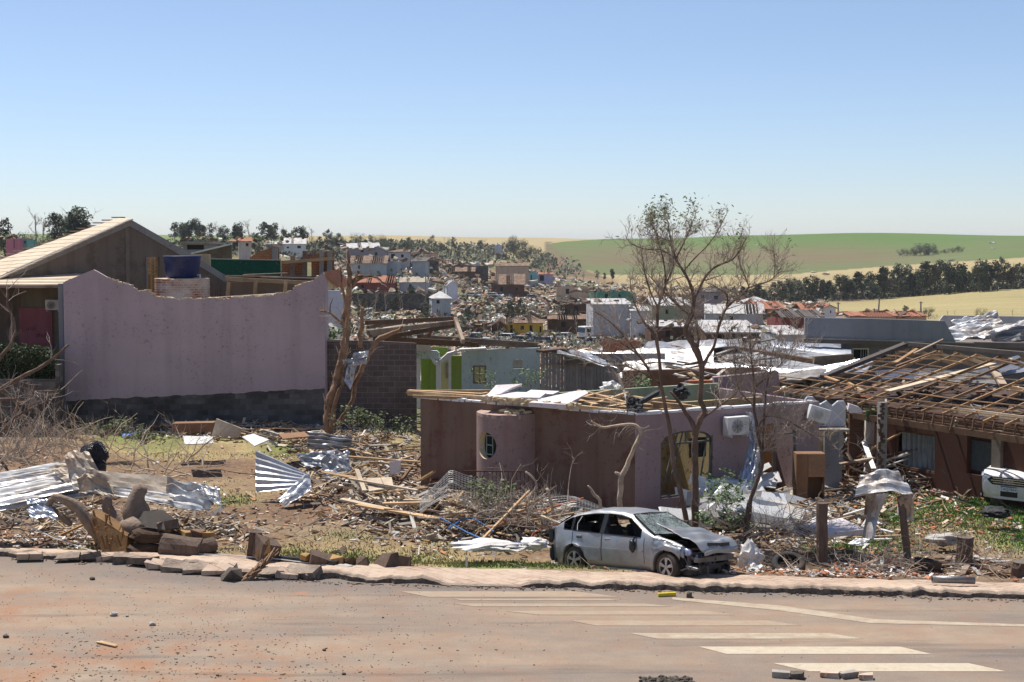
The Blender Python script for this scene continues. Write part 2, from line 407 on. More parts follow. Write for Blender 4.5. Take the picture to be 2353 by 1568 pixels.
def zincmat(name, c, c2, dirt, da, rough=.38, metal=.55, pitch=.1, axis=0):
    b = NB(name); v = b.coord()
    col = b.mix(b.noise(v, 1.3, 5, .6, .35, .65), c, c2)
    col = b.mix(b.math('MULTIPLY', b.noise(v, .9, 7, .7, .48, .6), da), col, dirt)
    b.bump(b.noise(v, 6, 5, .6), .25, .03)
    return b.done(col, b.math('ADD', b.noise(v, 4, 3), rough - .1) if False else rough, metal, .5)
M['zinc'] = zincmat('zinc_sheet', (.62, .63, .64), (.46, .46, .47), (.30, .22, .16), .5)
M['zincw'] = zincmat('white_zinc_sheet', (.56, .56, .56), (.36, .36, .37), (.2, .155, .12), .8, .5, .25)
M['zincb'] = zincmat('bluish_zinc_sheet', (.42, .46, .54), (.52, .54, .58), (.3, .26, .24), .3, .3, .6)
M['zincd'] = zincmat('dull_zinc_sheet', (.26, .27, .29), (.38, .39, .41), (.12, .1, .09), .5, .45, .5)
M['zincbrown'] = zincmat('muddy_zinc_sheet', (.52, .46, .38), (.40, .33, .25), (.25, .16, .1), .7, .6, .15)
M['fibre'] = generic('fibre_cement', (.46, .44, .41), (.33, .31, .29), 3, dirt=(.18, .14, .11))
M['roofbatten'] = generic('pale_sheathing', (.60, .50, .37), (.48, .38, .27), 1.5, dirt=(.3, .22, .15), dirt_amt=.4)  # pale tan is the boards' own colour
M['tile'] = generic('clay_tiles', (.42, .17, .09), (.28, .11, .06), 3, rnd=.2)
M['fabric'] = generic('black_cloth', (.03, .03, .033), (.015, .015, .017), 3, rough=.6, bump=.6, bdist=.05)
M['bag'] = generic('white_sack', (.72, .71, .7), (.6, .58, .56), 3, rough=.5, bump=.5, bdist=.05, dirt=(.35, .28, .2), dirt_amt=.4)
M['bluetank'] = generic('blue_polyethylene', (.014, .025, .10), (.01, .018, .07), 1.2, rough=.45, bump=.05, dirt=(.09, .09, .12), dirt_amt=.5)
M['bluecord'] = simple('blue_hose', (.03, .14, .38), .5)
M['orange'] = simple('orange_conduit', (.45, .12, .04), .6)
M['rust'] = generic('rusty_iron', (.10, .05, .035), (.05, .028, .022), 8, rough=.8)
M['wire'] = simple('galvanised_wire', (.42, .42, .42), .5, .5)
M['glassd'] = simple('dark_glass', (.015, .018, .02), .08, 0, .6)
M['rug'] = generic('muddy_earth', (.20, .095, .055), (.12, .055, .035), 4, bump=.9, bdist=.04)
# ------------------------------------------------------------------ ground
def attr_ground_mat():
    b = NB('earth_and_fields'); a = b.n('ShaderNodeVertexColor', layer_name='tint')
    g = b.n('ShaderNodeNewGeometry'); v = g.outputs['Position']
    f1 = b.noise(v, .9, 8, .75, .3, .7)
    col = b.mix(1.0, a.outputs[0], b.mix(f1, (.78, .78, .8), (1.22, 1.22, 1.2)), 'MULTIPLY')
    f2 = b.noise(v, 9, 5, .7, .35, .65)
    col = b.mix(1.0, col, b.mix(f2, (.72, .7, .7), (1.25, 1.25, 1.22)), 'MULTIPLY')
    f3 = b.noise(b.coord(False, (.004, .05, .05)), 3, 6, .6, .3, .7)
    col = b.mix(1.0, col, b.mix(f3, (.88, .88, .88), (1.12, 1.12, 1.12)), 'MULTIPLY')
    b.bump(b.noise(v, 5, 8, .75), .8, .08)
    return b.done(col, .95, 0, .1)
M['ground'] = attr_ground_mat()
GREEN, STUB, SOIL = (.095, .155, .04), (.34, .275, .15), (.19, .115, .075)
def ground_col(x, y, z):
    px, py = proj(x, y, z)
    n1 = nz(x, y, 3, .12); n2 = nz(x, y, 7, .5); n3 = nz(x, y, 5, .02); n4 = nz(x, y * .3, 2, .008)
    def bl(c, d, t): t = min(1, max(0, t)); return [lerp(p, q, t) for p, q in zip(c, d)]
    def blob(cx, cy, rx, ry): return math.exp(-((px - cx) / rx) ** 2 - ((py - cy) / ry) ** 2)
    if y < 56:                                   # the empty lot
        dry, gr, dirt = (.34, .27, .14), (.18, .2, .07), (.20, .13, .088)
        c = bl(dirt, (.29, .21, .145), ss(.4 + 1.3 * n2)); c = bl(c, (.12, .08, .06), ss(n1 * 1.5 + n4) * .5)
        g = 1.5 * blob(430, 1022, 210, 36) + .8 * blob(560, 1055, 120, 25) + 1.2 * blob(1120, 1297, 300, 17) + 1.15 * blob(860, 1262, 300, 30) + .6 * blob(560, 1150, 120, 40) + .8 * blob(900, 1010, 90, 30) + .4 * blob(330, 1265, 200, 12)
        g += 1.4 * (blob(2080, 1180, 150, 26) + blob(2330, 1190, 120, 34) + blob(2200, 1150, 160, 30) + .8 * blob(2000, 1250, 150, 22) + .9 * blob(2340, 1240, 60, 26))
        g = ss(.12 + g * 1.15 * (.85 + 1.1 * n2 + .7 * n1))
        gc = bl(dry, gr, ss(.35 + 1.2 * n2 + .5 * blob(430, 1010, 190, 20) + .5 * blob(1200, 1305, 200, 12)))
        if px > 1850: gc = bl((.12, .2, .05), dry, ss(.2 + n2))
        return bl(c, gc, g)
    tan_near = ss((px - 1870 + 400 * n4) / 60) * ss((757 - py + 14 * n1) / 10) * ss((y - 235) / 20)
    if y < 760:
        c = bl(SOIL, (.27, .2, .13), ss(.5 + 1.2 * n1))
        c = bl(c, (.10, .13, .055), ss(.35 + 1.4 * n3 + .4 * n1) * .8)
        if px < 900: c = bl(c, (.12, .15, .06), .4)
        if px > 1380: c = bl(c, STUB, ss((y - 560 + 60 * n3) / 80) * ss((px - 1380) / 60))
        c = bl(c, [a * (1 + .12 * n3) for a in (.31, .26, .13)], tan_near)
        return c
    if px > 1250 and y > 740:                    # big green hill and the stubble below it
        lo = interp([(1250, 552), (1290, 600), (1380, 632), (1800, 632), (2050, 611), (2353, 592), (2700, 580)], px)
        left = interp([(528, 1310), (546, 1290), (560, 1262), (585, 1300), (615, 1330), (640, 1400)], py)
        if py < lo and px > left and py > interp([(1250, 562), (1300, 555), (1400, 549), (1560, 546), (1620, 500)], px):
            c = list(GREEN)
            c = [lerp(a, b_, ss(.1 + (py - 548) / 60 + n4 * .8)) for a, b_ in zip(c, (.13, .15, .065))]
            br = math.exp(-((px - 1650) / 360) ** 2 - ((py - 585) / 22) ** 2) + .9 * math.exp(-((px - 1400) / 110) ** 2 - ((py - 602) / 9) ** 2)
            br2 = .8 * math.exp(-((px - 1950) / 170) ** 2 - ((py - 592) / 11) ** 2)
            c = [lerp(a, b_, min(.6, .6 * br * (.75 + n4) + br2 * .4)) for a, b_ in zip(c, (.175, .115, .075))]
            return c
        if px <= left and py > 556: return [lerp(a, b_, ss(.5 + n1)) for a, b_ in zip((.2, .115, .08), (.11, .13, .06))]
        if px > left: return [a * (1 + .1 * n3) for a in STUB]
    if px < 1300:
        t = ss((y - 700) / 300 + n3 * .5)
        return [lerp(a, b_, t) for a, b_ in zip((.09, .12, .045), STUB)] if px > 640 else [lerp(a, b_, t) for a, b_ in zip((.09, .12, .045), (.16, .2, .08))]
    return STUB
def make_ground():
    # polar sheet; denser where it is seen
    ds = []
    d = 24.0
    while d < 9000:
        ds.append(d); d += .16 if d < 36 else (.35 if d < 56 else (d * .018 if d < 300 else (d * .012 if d < 1700 else d * .1)))
    ds.append(9500)
    pxs = [-2200, -1400, -900, -500, -250] + [i * 8 for i in range(-11, 306)] + [2520, 2700, 3000, 3500, 4300]
    vs, cols = [], []
    for d in ds:
        for p in pxs:
            x = (p - CX) / FPX * d; z = gz(x, d)
            if d < walk(x) - .05 : z = -.15
            vs.append((x, d, z)); cols.append(ground_col(x, d, z))
    n = len(pxs); fs = []
    for i in range(len(ds) - 1):
        for j in range(n - 1):
            a = i * n + j; fs.append((a, a + 1, a + n + 1, a + n))
    me = bpy.data.meshes.new('ground'); me.from_pydata(vs, [], fs)
    ca = me.color_attributes.new('tint', 'FLOAT_COLOR', 'POINT'); buf = []
    for c in cols: buf += [max(0, c[0]), max(0, c[1]), max(0, c[2]), 1]
    ca.data.foreach_set('color', buf); me.materials.append(M['ground']); me.shade_smooth()
    o = bpy.data.objects.new('ground', me); COL.objects.link(o); structure(o)
    # the sheet carries on behind the camera as plain land, out of sight under the road
    mb = MB(); mb.poly([(-400, -300, -.4), (400, -300, -.4), (400, 24, -.4), (-400, 24, -.4)])
    mb.col = (.2, .13, .09); mb.c = [(.2, .13, .09)]
    structure(mb.build('ground', M['ground']))
make_ground()

# road -----------------------------------------------------------------
def road_mat():
    b = NB('dusty_asphalt'); g = b.n('ShaderNodeNewGeometry'); v = g.outputs['Position']
    base = b.mix(b.noise(v, 60, 4, .7, .3, .7), (.10, .09, .085), (.17, .15, .14))
    dust = b.mix(b.noise(v, 1.5, 6, .7, .3, .7), (.255, .19, .137), (.32, .245, .178))
    st = b.noise(b.coord(False, (.16, .75, 1), (0, 0, .12)), 1.0, 7, .62, .33, .62)      # streaks swept along the road
    a = b.n('ShaderNodeVertexColor', layer_name='tint')
    sp = b.n('ShaderNodeSeparateColor'); b.l(a.outputs[0], sp.inputs[0])
    fac = b.math('MULTIPLY', sp.outputs[0], b.math('ADD', b.math('MULTIPLY', st, .62), .38))
    col = b.mix(fac, base, dust)
    red = b.noise(v, 1.1, 7, .7, .44, .64)
    col = b.mix(b.math('MULTIPLY', red, sp.outputs[1]), col, (.29, .15, .085))
    spot = b.noise(b.coord(False, (.5, 1, 1)), 1.1, 4, .6, .69, .74)
    col = b.mix(b.math('MULTIPLY', spot, .6), col, (.42, .17, .075))
    pale = b.noise(v, .8, 7, .75, .66, .74)
    col = b.mix(b.math('MULTIPLY', pale, .45), col, (.42, .38, .34))
    dk = b.noise(b.coord(False, (.12, 1.1, 1), (0, 0, -.22)), 1.3, 5, .55, .58, .66)
    col = b.mix(b.math('MULTIPLY', dk, .45), col, (.10, .085, .075))
    grit = b.noise(v, 22, 3, .7, .62, .68)
    col = b.mix(b.math('MULTIPLY', grit, .5), col, (.10, .08, .065))
    col = b.mix(b.math('MULTIPLY', b.noise(v, 34, 3, .7, .6, .68), .5), col, (.5, .42, .34))
    b.bump(b.noise(v, 45, 5, .7), .35, .012)
    return b.done(col, .9, 0, .2)
M['road'] = road_mat()
def make_road():
    xs = [-60, -40, -25] + [-16 + i * .4 for i in range(80)] + [18, 25, 40, 60]
    nj = 46; vs = []; cols = []
    for x in xs:
        for j in range(nj + 1):
            t = j / nj; y = lerp(-20, kerb(x) + .3, t ** .55 if t > 0 else 0)
            vs.append((x, y, 0.0 if y < kerb(x) + .05 else -.01))
            px, py = proj(x, y, 0)
            dk = ss((kerb(x) - y - .2) / 1.6) if px < 1250 else ss((kerb(x) - y) / .7)
            d = .30 + .7 * dk
            if px > 1100: d *= lerp(1, .72, ss((px - 1100) / 300) * ss((py - 1480) / 60))
            red = .25 + 1.3 * math.exp(-((px - 330) / 420) ** 2 - ((py - 1545) / 60) ** 2) + .7 * math.exp(-((px - 40) / 130) ** 2 - ((py - 1400) / 45) ** 2)
            cols.append((min(1, d), min(1, red), 0))
    fs = []
    for i in range(len(xs) - 1):
        for j in range(nj):
            a = i * (nj + 1) + j; fs.append((a, a + nj + 1, a + nj + 2, a + 1))
    me = bpy.data.meshes.new('road'); me.from_pydata(vs, [], fs)
    ca = me.color_attributes.new('tint', 'FLOAT_COLOR', 'POINT'); buf = []
    for c in cols: buf += [*c, 1]
    ca.data.foreach_set('color', buf); me.materials.append(M['road'])
    o = bpy.data.objects.new('road', me); COL.objects.link(o); structure(o)
make_road()

# painted crossing and edge line ----------------------------------------
def paint_mat(name, wear):
    b = NB(name); g = b.n('ShaderNodeNewGeometry'); v = g.outputs['Position']
    col = b.mix(b.noise(v, 5, 5, .7, .3, .7), *((mul((.50, .43, .33), 1 - .3 * wear), mul((.41, .34, .25), 1 - .22 * wear))))
    col = b.mix(b.math('MULTIPLY', b.noise(b.coord(False, (.5, 1, 1)), 5, 7, .72, .56 - wear * .26, .72 - wear * .12), .95), col, (.31, .22, .155))
    return b.done(col, .85, 0, .2)
PM = [paint_mat('road_paint_%s' % n, w_) for n, w_ in (('fresh', 0), ('worn', .5), ('faded', 1.0))]
zebra = thing('zebra_crossing', 'pedestrian crossing of eight cream painted bars across the dusty road', 'road marking', (6, 25, 0)); structure(zebra)
Z0 = .005
def mark(pxs, m, name='painted_bar'):
    mb = MB(); mb.poly([(*P(a, b_, 1).xy, 0) if False else tuple(onroad(a, b_)) for a, b_ in pxs]); return mb.build(name, m, zebra if name == 'painted_bar' else None)
def onroad(px, py):
    r = ray(px, py); t = (Z0 - CAMZ) / r.z; return Vector((r.x * t, r.y * t, Z0))
for i, (x0, x1, x2, x3, ya, yb) in enumerate([(1775, 2225, 2312, 1860, 1524, 1543), (1605, 2068, 2140, 1670, 1486, 1503), (1448, 1905, 1985, 1510, 1455, 1468),
        (1310, 1765, 1845, 1370, 1426, 1438), (1160, 1620, 1690, 1235, 1404, 1413), (1040, 1480, 1545, 1090, 1387, 1394), (918, 1320, 1425, 985, 1359, 1372), (1040, 1400, 1420, 1060, 1376, 1380)]):
    mark([(x0, ya), (x3, yb), (x2, yb), (x1, ya)], PM[0 if i < 2 else (1 if i == 2 else 2)])
mb = MB(); up_ = [(1545, 1373), (1800, 1392), (2010, 1423), (2353, 1435), (2430, 1438)]; lo_ = [(1545, 1378), (1790, 1403), (2000, 1432), (2353, 1440), (2430, 1443)]
for k in range(4): mb.poly([onroad(*lo_[k]), onroad(*lo_[k + 1]), onroad(*up_[k + 1]), onroad(*up_[k])])
o = mb.build('edge_line', PM[1]); structure(o)

# pavement and kerb --------------------------------------------------------
def pave_mat():
    b = NB('worn_paving'); g = b.n('ShaderNodeNewGeometry')
    mp = b.n('ShaderNodeMapping'); mp.inputs['Rotation'].default_value = (0, 0, .78); b.l(g.outputs['Position'], mp.inputs[0])
    br = b.n('ShaderNodeTexBrick'); b.l(mp.outputs[0], br.inputs['Vector']); br.inputs['Scale'].default_value = 1
    br.inputs['Brick Width'].default_value = .44; br.inputs['Row Height'].default_value = .22; br.inputs['Mortar Size'].default_value = .012
    br.inputs['Color1'].default_value = (.42, .33, .255, 1); br.inputs['Color2'].default_value = (.36, .235, .175, 1); br.inputs['Mortar'].default_value = (.17, .11, .08, 1)
    br.inputs['Bias'].default_value = -.15
    v = g.outputs['Position']
    col = b.mix(b.noise(b.coord(False, (.5, 1, 1)), .9, 6, .65, .4, .62), br.outputs[0], (.48, .37, .28))
    col = b.mix(b.math('MULTIPLY', b.noise(v, 6, 5, .7, .5, .7), .4), col, (.24, .16, .12))
    bp = b.bump(b.noise(v, 25, 5, .7), .4, .02)
    return b.done(col, .9, 0, .2)
M['pave'] = pave_mat()
def ktop(x):           # broken kerb heave: metres the edge is lifted / eaten
    return .115 + .045 * nz(x, 0, 0, .9) + .05 * nz(x, 4, 0, 3.1) + .02 * nz(x, 7, 0, 9)
def eat(x):
    px = CX + FPX * x / 29
    e = .22 * abs(nz(x, 2, 0, 2.3)) + .09 * nz(x, 8, 1, 7)
    if 380 < px < 900: e += .28 * max(0, nz(x, 1, 5, 1.1) + .35)
    return e
def dip(x):            # dropped kerb in front of the lot
    px = CX + FPX * x / 28.6
    return ss((px - 985) / 40) * (1 - ss((px - 1190) / 40))
def make_walk():
    mb = MB(); kb = MB(); xs = [-45 + i * .5 for i in range(60)] + [-15 + i * .07 for i in range(400)] + [13 + i * .5 for i in range(60)]
    n = 7; rows = []
    for x in xs:
        k = kerb(x) + eat(x) * (1 - dip(x)); wv = walk(x); r = []
        top = ktop(x) * (1 - dip(x)) + .012 * dip(x)
        for j in range(n + 1):
            t = j / n; y = lerp(k + .13, wv + .25, t)
            z = lerp(top + .003, .02 + .02 * nz(x, y, 2, 1.3), ss(t * 1.3)) + .012 * nz(x, y, 4, 3)
            if x < -3.5 and t < .7: z += .05 * max(0, nz(x * .7, y * 2, 1, 2.2))
            if j == n: z = -.08
            r.append(Vector((x, y, z)))
        rows.append((r, k, top))
    b0 = 0
    for r, k, top in rows: mb.v += [tuple(p) for p in r]
    for i in range(len(xs) - 1):
        for j in range(n):
            a = i * (n + 1) + j; mb.face((a, a + n + 1, a + n + 2, a + 1))
    structure(mb.build('pavement', M['pave'], smooth=False))
    m = 8
    for (r, k, top), x in zip(rows, xs):
        kb.v += [(x, k + .35, -.1), (x, k - .02, -.05), (x, k - .01 + .04 * nz(x, 1, 1, 6), lerp(0.01, top, .35)), (x, k + .02 * nz(x, 3, 3, 8) - .01, lerp(0.01, top, .75)), (x, k + .03, top + .008 * nz(x, 1, 9, 9)), (x, k + .07, top + .012), (x, k + .145, top + .008), (x, k + .35, -.1)]
    for i in range(len(xs) - 1):
        for j in range(m - 1):
            a = i * m + j; kb.face((a + 1, a, a + m, a + m + 1))
    structure(kb.build('kerb', M['kerb'], smooth=False))
bk = NB('crumbled_kerb_concrete'); gk = bk.n('ShaderNodeNewGeometry'); vk = gk.outputs['Position']
ck = bk.mix(bk.noise(vk, 3, 7, .7, .35, .65), (.42, .34, .27), (.24, .18, .14))
M['kerb'] = None
sepn = bk.n('ShaderNodeSeparateXYZ'); bk.l(gk.outputs['Normal'], sepn.inputs[0])
rgh = bk.mix(bk.noise(vk, 9, 7, .75, .35, .6), (.27, .21, .165), (.12, .095, .08))
ck = bk.mix(bk.ramp(bk.math('ABSOLUTE', sepn.outputs[2]), .55, .8), rgh, ck)    # steep faces take a darker tone than flat tops
bk.bump(bk.noise(vk, 14, 7, .75), 1.0, .05)
M['kerb'] = bk.done(ck, .95, 0, .1)
make_walk()
# ------------------------------------------------------------------ wall builder
def XP(px, Y): return (px - CX) / FPX * Y * 1.0
def rag(prof, amp, step, seed=0):
    out = []
    for (a, za), (b, zb) in zip(prof, prof[1:]):
        n = max(1, int(abs(b - a) / step))
        for i in range(n):
            t = i / n; s = lerp(a, b, t)
            out.append((s, lerp(za, zb, t) + (amp * (nz(s, seed, 1, 2.1) + .8 * nz(s, seed, 4, 9)) if (i or out) else 0)))
    out.append(prof[-1]); return out
def wall(name, mat, parent, A, B, z0, top, th=.15, ops=(), bot=None, label=None, loc=None):
    """A,B: xy ends; top: height or [(s,z)]; ops: (s0,s1,za,zb[,arch]) ; front face on the side towards the camera when A is left of B"""
    A, B = Vector(A).to_2d(), Vector(B).to_2d(); L = (B - A).length
    ang = math.atan2(B.y - A.y, B.x - A.x)
    if isinstance(top, (int, float)): top = [(0, top), (L, top)]
    if isinstance(bot, type(None)): bot = [(0, z0), (L, z0)]
    ev = {0.0, L}
    for s, z in top + bot: ev.add(min(L, max(0, s)))
    for o in ops:
        ev.add(o[0]); ev.add(o[1])
        if len(o) > 4:
            for k in range(1, 12): ev.add(lerp(o[0], o[1], k / 12))
    ev = sorted(ev); mb = MB()
    def opz(o, s):
        if len(o) > 4:
            u = (s - o[0]) / (o[1] - o[0]) * 2 - 1; return o[3] - o[4] + o[4] * math.sqrt(max(0, 1 - u * u))
        return o[3]
    def quad(p): mb.poly(p)
    prev = None
    cells = []
    for a, b in zip(ev, ev[1:]):
        if b - a < 1e-5: continue
        m = (a + b) / 2
        segs = [[(interp(bot, a), interp(bot, b)), (interp(top, a), interp(top, b))]]
        for o in ops:
            if o[0] - 1e-6 < m < o[1] + 1e-6:
                new = []
                for lo, hi in segs:
                    if min(hi) <= o[2]: new.append([lo, hi]); continue
                    if o[2] > max(lo) + 1e-3: new.append([lo, (o[2], o[2])])
                    oz = (opz(o, a), opz(o, b))
                    if min(hi) > max(oz) + 1e-3: new.append([oz, hi])
                segs = new
        cells.append((a, b, segs))
    for i, (a, b, segs) in enumerate(cells):
        for (l0, l1), (h0, h1) in segs:
            quad([(a, 0, l0), (b, 0, l1), (b, 0, h1), (a, 0, h0)]); quad([(b, th, l1), (a, th, l0), (a, th, h0), (b, th, h1)])
            quad([(a, 0, h0), (b, 0, h1), (b, th, h1), (a, th, h0)]); quad([(a, th, l0), (b, th, l1), (b, 0, l1), (a, 0, l0)])
            for nb, s, z0_, z1_, fl in ((i - 1, a, l0, h0, 1), (i + 1, b, l1, h1, 0)):
                cov = False
                if 0 <= nb < len(cells):
                    for (p0, p1), (q0, q1) in cells[nb][2]:
                        pl, ph = (p1, q1) if nb < i else (p0, q0)
                        if pl <= z0_ + 1e-3 and ph >= z1_ - 1e-3: cov = True
                if not cov:
                    q = [(s, th, z0_), (s, 0, z0_), (s, 0, z1_), (s, th, z1_)]
                    quad(q if fl else q[::-1])
    o = mb.build(name, mat)
    o.rotation_euler = (0, 0, ang); o.location = (A.x, A.y, 0)
    if parent is not None: o.parent = parent; o.matrix_parent_inverse = parent_inv(parent)
    if label: o['label'] = label
    return o
class Fr:                              # frame of a wall: s along, d in depth, z up
    def __init__(s, A, B): s.A, s.B = Vector(A).to_2d(), Vector(B).to_2d(); s.e = (s.B - s.A).normalized(); s.n = Vector((-s.e.y, s.e.x)); s.L = (s.B - s.A).length
    def __call__(s, a, d, z): p = s.A + s.e * a + s.n * d; return Vector((p.x, p.y, z))
    def s_at(s, px):                   # s where the wall crosses image column px
        k = (px - CX) / FPX; a = s.A; e = s.e
        return (k * a.y - a.x) / (e.x - k * e.y)
    def z_at(s, px, py):
        q = s(s.s_at(px), 0, 0); return zy(py, q.y)
    def box(s, mb, a0, a1, d0, d1, z0, z1):
        b = [s(a0, d0, z0), s(a1, d0, z0), s(a1, d1, z0), s(a0, d1, z0)]; t = [s(a0, d0, z1), s(a1, d0, z1), s(a1, d1, z1), s(a0, d1, z1)]
        mb.hexa(b, t)
def frame_obj(name, fr, s0, s1, z0, z1, d, mat, parent, w=.05, dep=.06, mull=0, trans=()):
    mb = MB(); fr.box(mb, s0, s0 + w, d, d + dep, z0, z1); fr.box(mb, s1 - w, s1, d, d + dep, z0, z1)
    fr.box(mb, s0 + w, s1 - w, d, d + dep, z0, z0 + w); fr.box(mb, s0 + w, s1 - w, d, d + dep, z1 - w, z1)
    for k in range(mull):
        c = lerp(s0, s1, (k + 1) / (mull + 1)); fr.box(mb, c - w * .35, c + w * .35, d + .004, d + dep - .004, z0 + w, z1 - w)
    for t in trans: fr.box(mb, s0 + w, s1 - w, d + .006, d + dep - .006, t - w * .3, t + w * .3)
    return mb.build(name, mat, parent)

def ac_unit(name, label, c, rz, tilt=0, s=1.0, group=None, broken=False):
    t = thing(name, label, 'air conditioner', c, group, (0, tilt, rz))
    W, H, D = .78 * s, .54 * s, .3 * s
    def put(mb, nm, m, **k):
        o = mb.build(nm, m, **k); o.parent = t; return o
    mb = MB(); mb.box((0, 0, 0), (W, D, H)); put(mb, 'casing', M['whitemetal'], bev=.02)
    mb = MB(); mb.lathe([(.0, -.012), (.2 * s, -.012), (.215 * s, -.02), (.225 * s, 0)], (-.08 * s, -D / 2, 0), Matrix.Rotation(math.pi / 2, 3, 'X'), 28)
    put(mb, 'fan_opening', M['dark'] if not broken else M['black'])
    mb = MB()
    for k in range(1, 6): r = .038 * k * s; mb.tube([(-.08 * s + r * math.cos(a * .2618), -D / 2 - .028, r * math.sin(a * .2618)) for a in range(25)], .0045, 4, False)
    for k in range(8): a = k * .785; mb.bar((-.08 * s, -D / 2 - .028, 0), (-.08 * s + .21 * s * math.cos(a), -D / 2 - .028, .21 * s * math.sin(a)), .008, .008)
    put(mb, 'grille', M['acgrille'] if not broken else M['whitemetal'])
    mb = MB(); mb.box((W * .39, -D / 2 - .006, 0), (W * .16, .012, H * .86)); put(mb, 'side_cover', M['whitemetal'])
    mb = MB()
    for sx in (-1, 1): mb.bar((sx * W * .38, D * .7, -H / 2 - .03), (sx * W * .38, -D * .6, -H / 2 - .03), .04, .04)
    put(mb, 'bracket', M['whitemetal'])
    return t

# ================================================================== lilac house on the left
Y0 = 52.0
lil = thing('ruined_house', 'ruined house with long lilac side wall, jagged torn top and dark block base', 'house', (XP(440, Y0), Y0, LOTZ))
prof = [(146, 650), (152, 646), (216, 620), (224, 624), (250, 639), (304, 657), (321, 669), (341, 668), (355, 684), (405, 688), (507, 688), (558, 684), (608, 679), (659, 671), (693, 656), (718, 650), (723, 641), (743, 627), (746, 628)]
x0 = XP(146, Y0)
pr = [(XP(a, Y0) - x0, zy(b, Y0)) for a, b in prof]
pr = pr[:4] + rag(pr[4:-3], .085, .06, 3)[1:] + pr[-3:]
bt = rag([(0, zy(921, Y0)), (XP(300, Y0) - x0, zy(914, Y0)), (XP(405, Y0) - x0, zy(910, Y0)), (pr[-1][0], zy(893, Y0))], .05, .12, 8)
A, B = (x0, Y0 - .02), (x0 + pr[-1][0], Y0 - .02)
wall('wall', M['lilac'], lil, A, B, 0, pr, .15, bot=bt)
wall('foundation_wall', M['blockd'], lil, (x0 + .02, Y0 + .012), (XP(742, Y0), Y0 + .012), -.7, zy(888, Y0), .2)
mb = MB()                                            # broken brick crest along the torn edge
for i in range(150):
    s = U(.9, pr[-1][0] - .2); z = interp(pr, s)
    if XP(250, Y0) - x0 < s: mb.box((x0 + s, Y0 + .05 + U(-.03, .04), z + U(-.01, .015)), (U(.05, .2), U(.08, .14), U(.02, .06)), U(-.2, .2), jit=.01)
mb.build('broken_brick_edge', M['cream'], lil)
# return wall + little gabled porch at the right end
wall('side_wall', M['lilac'], lil, (XP(745.5, Y0) + .01, Y0 + .14), (XP(745.5, Y0) + .05, Y0 + .7), -.3, [(0, zy(640, Y0)), (.6, zy(640, Y0) - .1)], .15)
mb = MB()
mb.prism([P(743, 625, Y0 + .1), P(775, 652, Y0 + 1.2), P(782, 662, Y0 + 1.25), P(746, 632, Y0 + .15)], (0.3, 1.6, .05)); mb.build('porch_roof', M['tile'], lil)
mb = MB(); mb.prism([P(747, 634, Y0 + .5), P(777, 661, Y0 + 1.3), P(748, 668, Y0 + .5)], (0.05, .1, 0)); mb.build('soffit', M['cream'], lil)
# the part with the sheathed roof, far left
pc = (XP(60, 54.6), 54.6)
Lw = wall('wall', M['olive'], lil, (XP(-170, 54.8), 54.8), (XP(141, 54.8), 54.8), -.7, zy(650, 54.8), .15)
mb = MB(); mb.boxmm((XP(136, 52.3), 52.16, -.7), (XP(146.5, 52.3), 54.7, zy(652, 52.3))); mb.build('pillar', M['grey'], lil)
rw = thing('sheathed_roof', 'low roof slope of pale sunlit boards at left edge beside the lilac wall', 'roof', (XP(40, 53), 53, 3.4))
steps = [(627, 56.6), (634, 55.4), (642, 54.2), (649, 53.2), (655, 52.3)]
for (ya, da), (yb, db) in zip(steps, steps[1:]):
    mb = MB(); za, zb = zy(ya, da), zy(yb, db)
    xr0, xr1 = XP(212 - (ya - 627) * 1.2, da), XP(200 - (yb - 627) * 1.9, db)
    xl = XP(-200, db)
    mb.hexa([(xl, db, zb - .05), (xr1, db, zb - .05), (xr0, da + .1, za - .05), (xl, da + .1, za - .05)], [(xl, db, zb + .02), (xr1, db, zb + .02), (xr0, da + .1, za), (xl, da + .1, za)])
    mb.build('board_course', M['roofbatten'], rw)
mb = MB(); mb.boxmm((XP(-200, 52.25), 52.2, zy(662, 52.2)), (XP(139, 52.25), 52.29, zy(656.5, 52.2))); mb.build('fascia', M['woodg'], rw)
# pink boards with faint marks, air conditioner, on the sheltered wall
for (xa, xb, lab) in ((42, 118, 'pink painted board hanging on the olive porch wall below the air conditioner'), (-60, 4, 'pink painted board cut off by the left picture edge')):
    b_ = thing('painted_board', lab, 'board', (XP((xa + xb) / 2, 54.7), 54.7, 1.5))
    mb = MB(); mb.boxmm((XP(xa, 54.7), 54.72, zy(800, 54.7)), (XP(xb, 54.7), 54.78, zy(708, 54.7))); mb.build('panel', generic('pink_board', (.34, .12, .145), (.26, .09, .11), 1.5, dirt=(.2, .07, .06), stretch=(3, 1, .4)), b_)
    if xa > 0:
        mb = MB()
        for r0, r1, yy, n in ((48, 80, 757, 7), (80, 112, 771, 8)):
            for i in range(n):
                xx = lerp(r0, r1, (i + .2) / n); zz = zy(yy + U(-1, 1), 54.7)
                mb.bar((XP(xx, 54.7), 54.712, zz - .07), (XP(xx + U(-1, 2), 54.7), 54.712, zz + .07), .012, .02); mb.bar((XP(xx, 54.7), 54.712, zz + U(-.05, .06)), (XP(xx + 2.4, 54.7), 54.712, zz + U(-.05, .06)), .012, .014)
        mb.build('faded_writing', simple('faded_writing', (.2, .06, .08), .9), b_)
ac_unit('air_conditioner', 'white air conditioner high on the olive wall left of the lilac wall', P(123, 701, 54.55), 0, 0, .74)

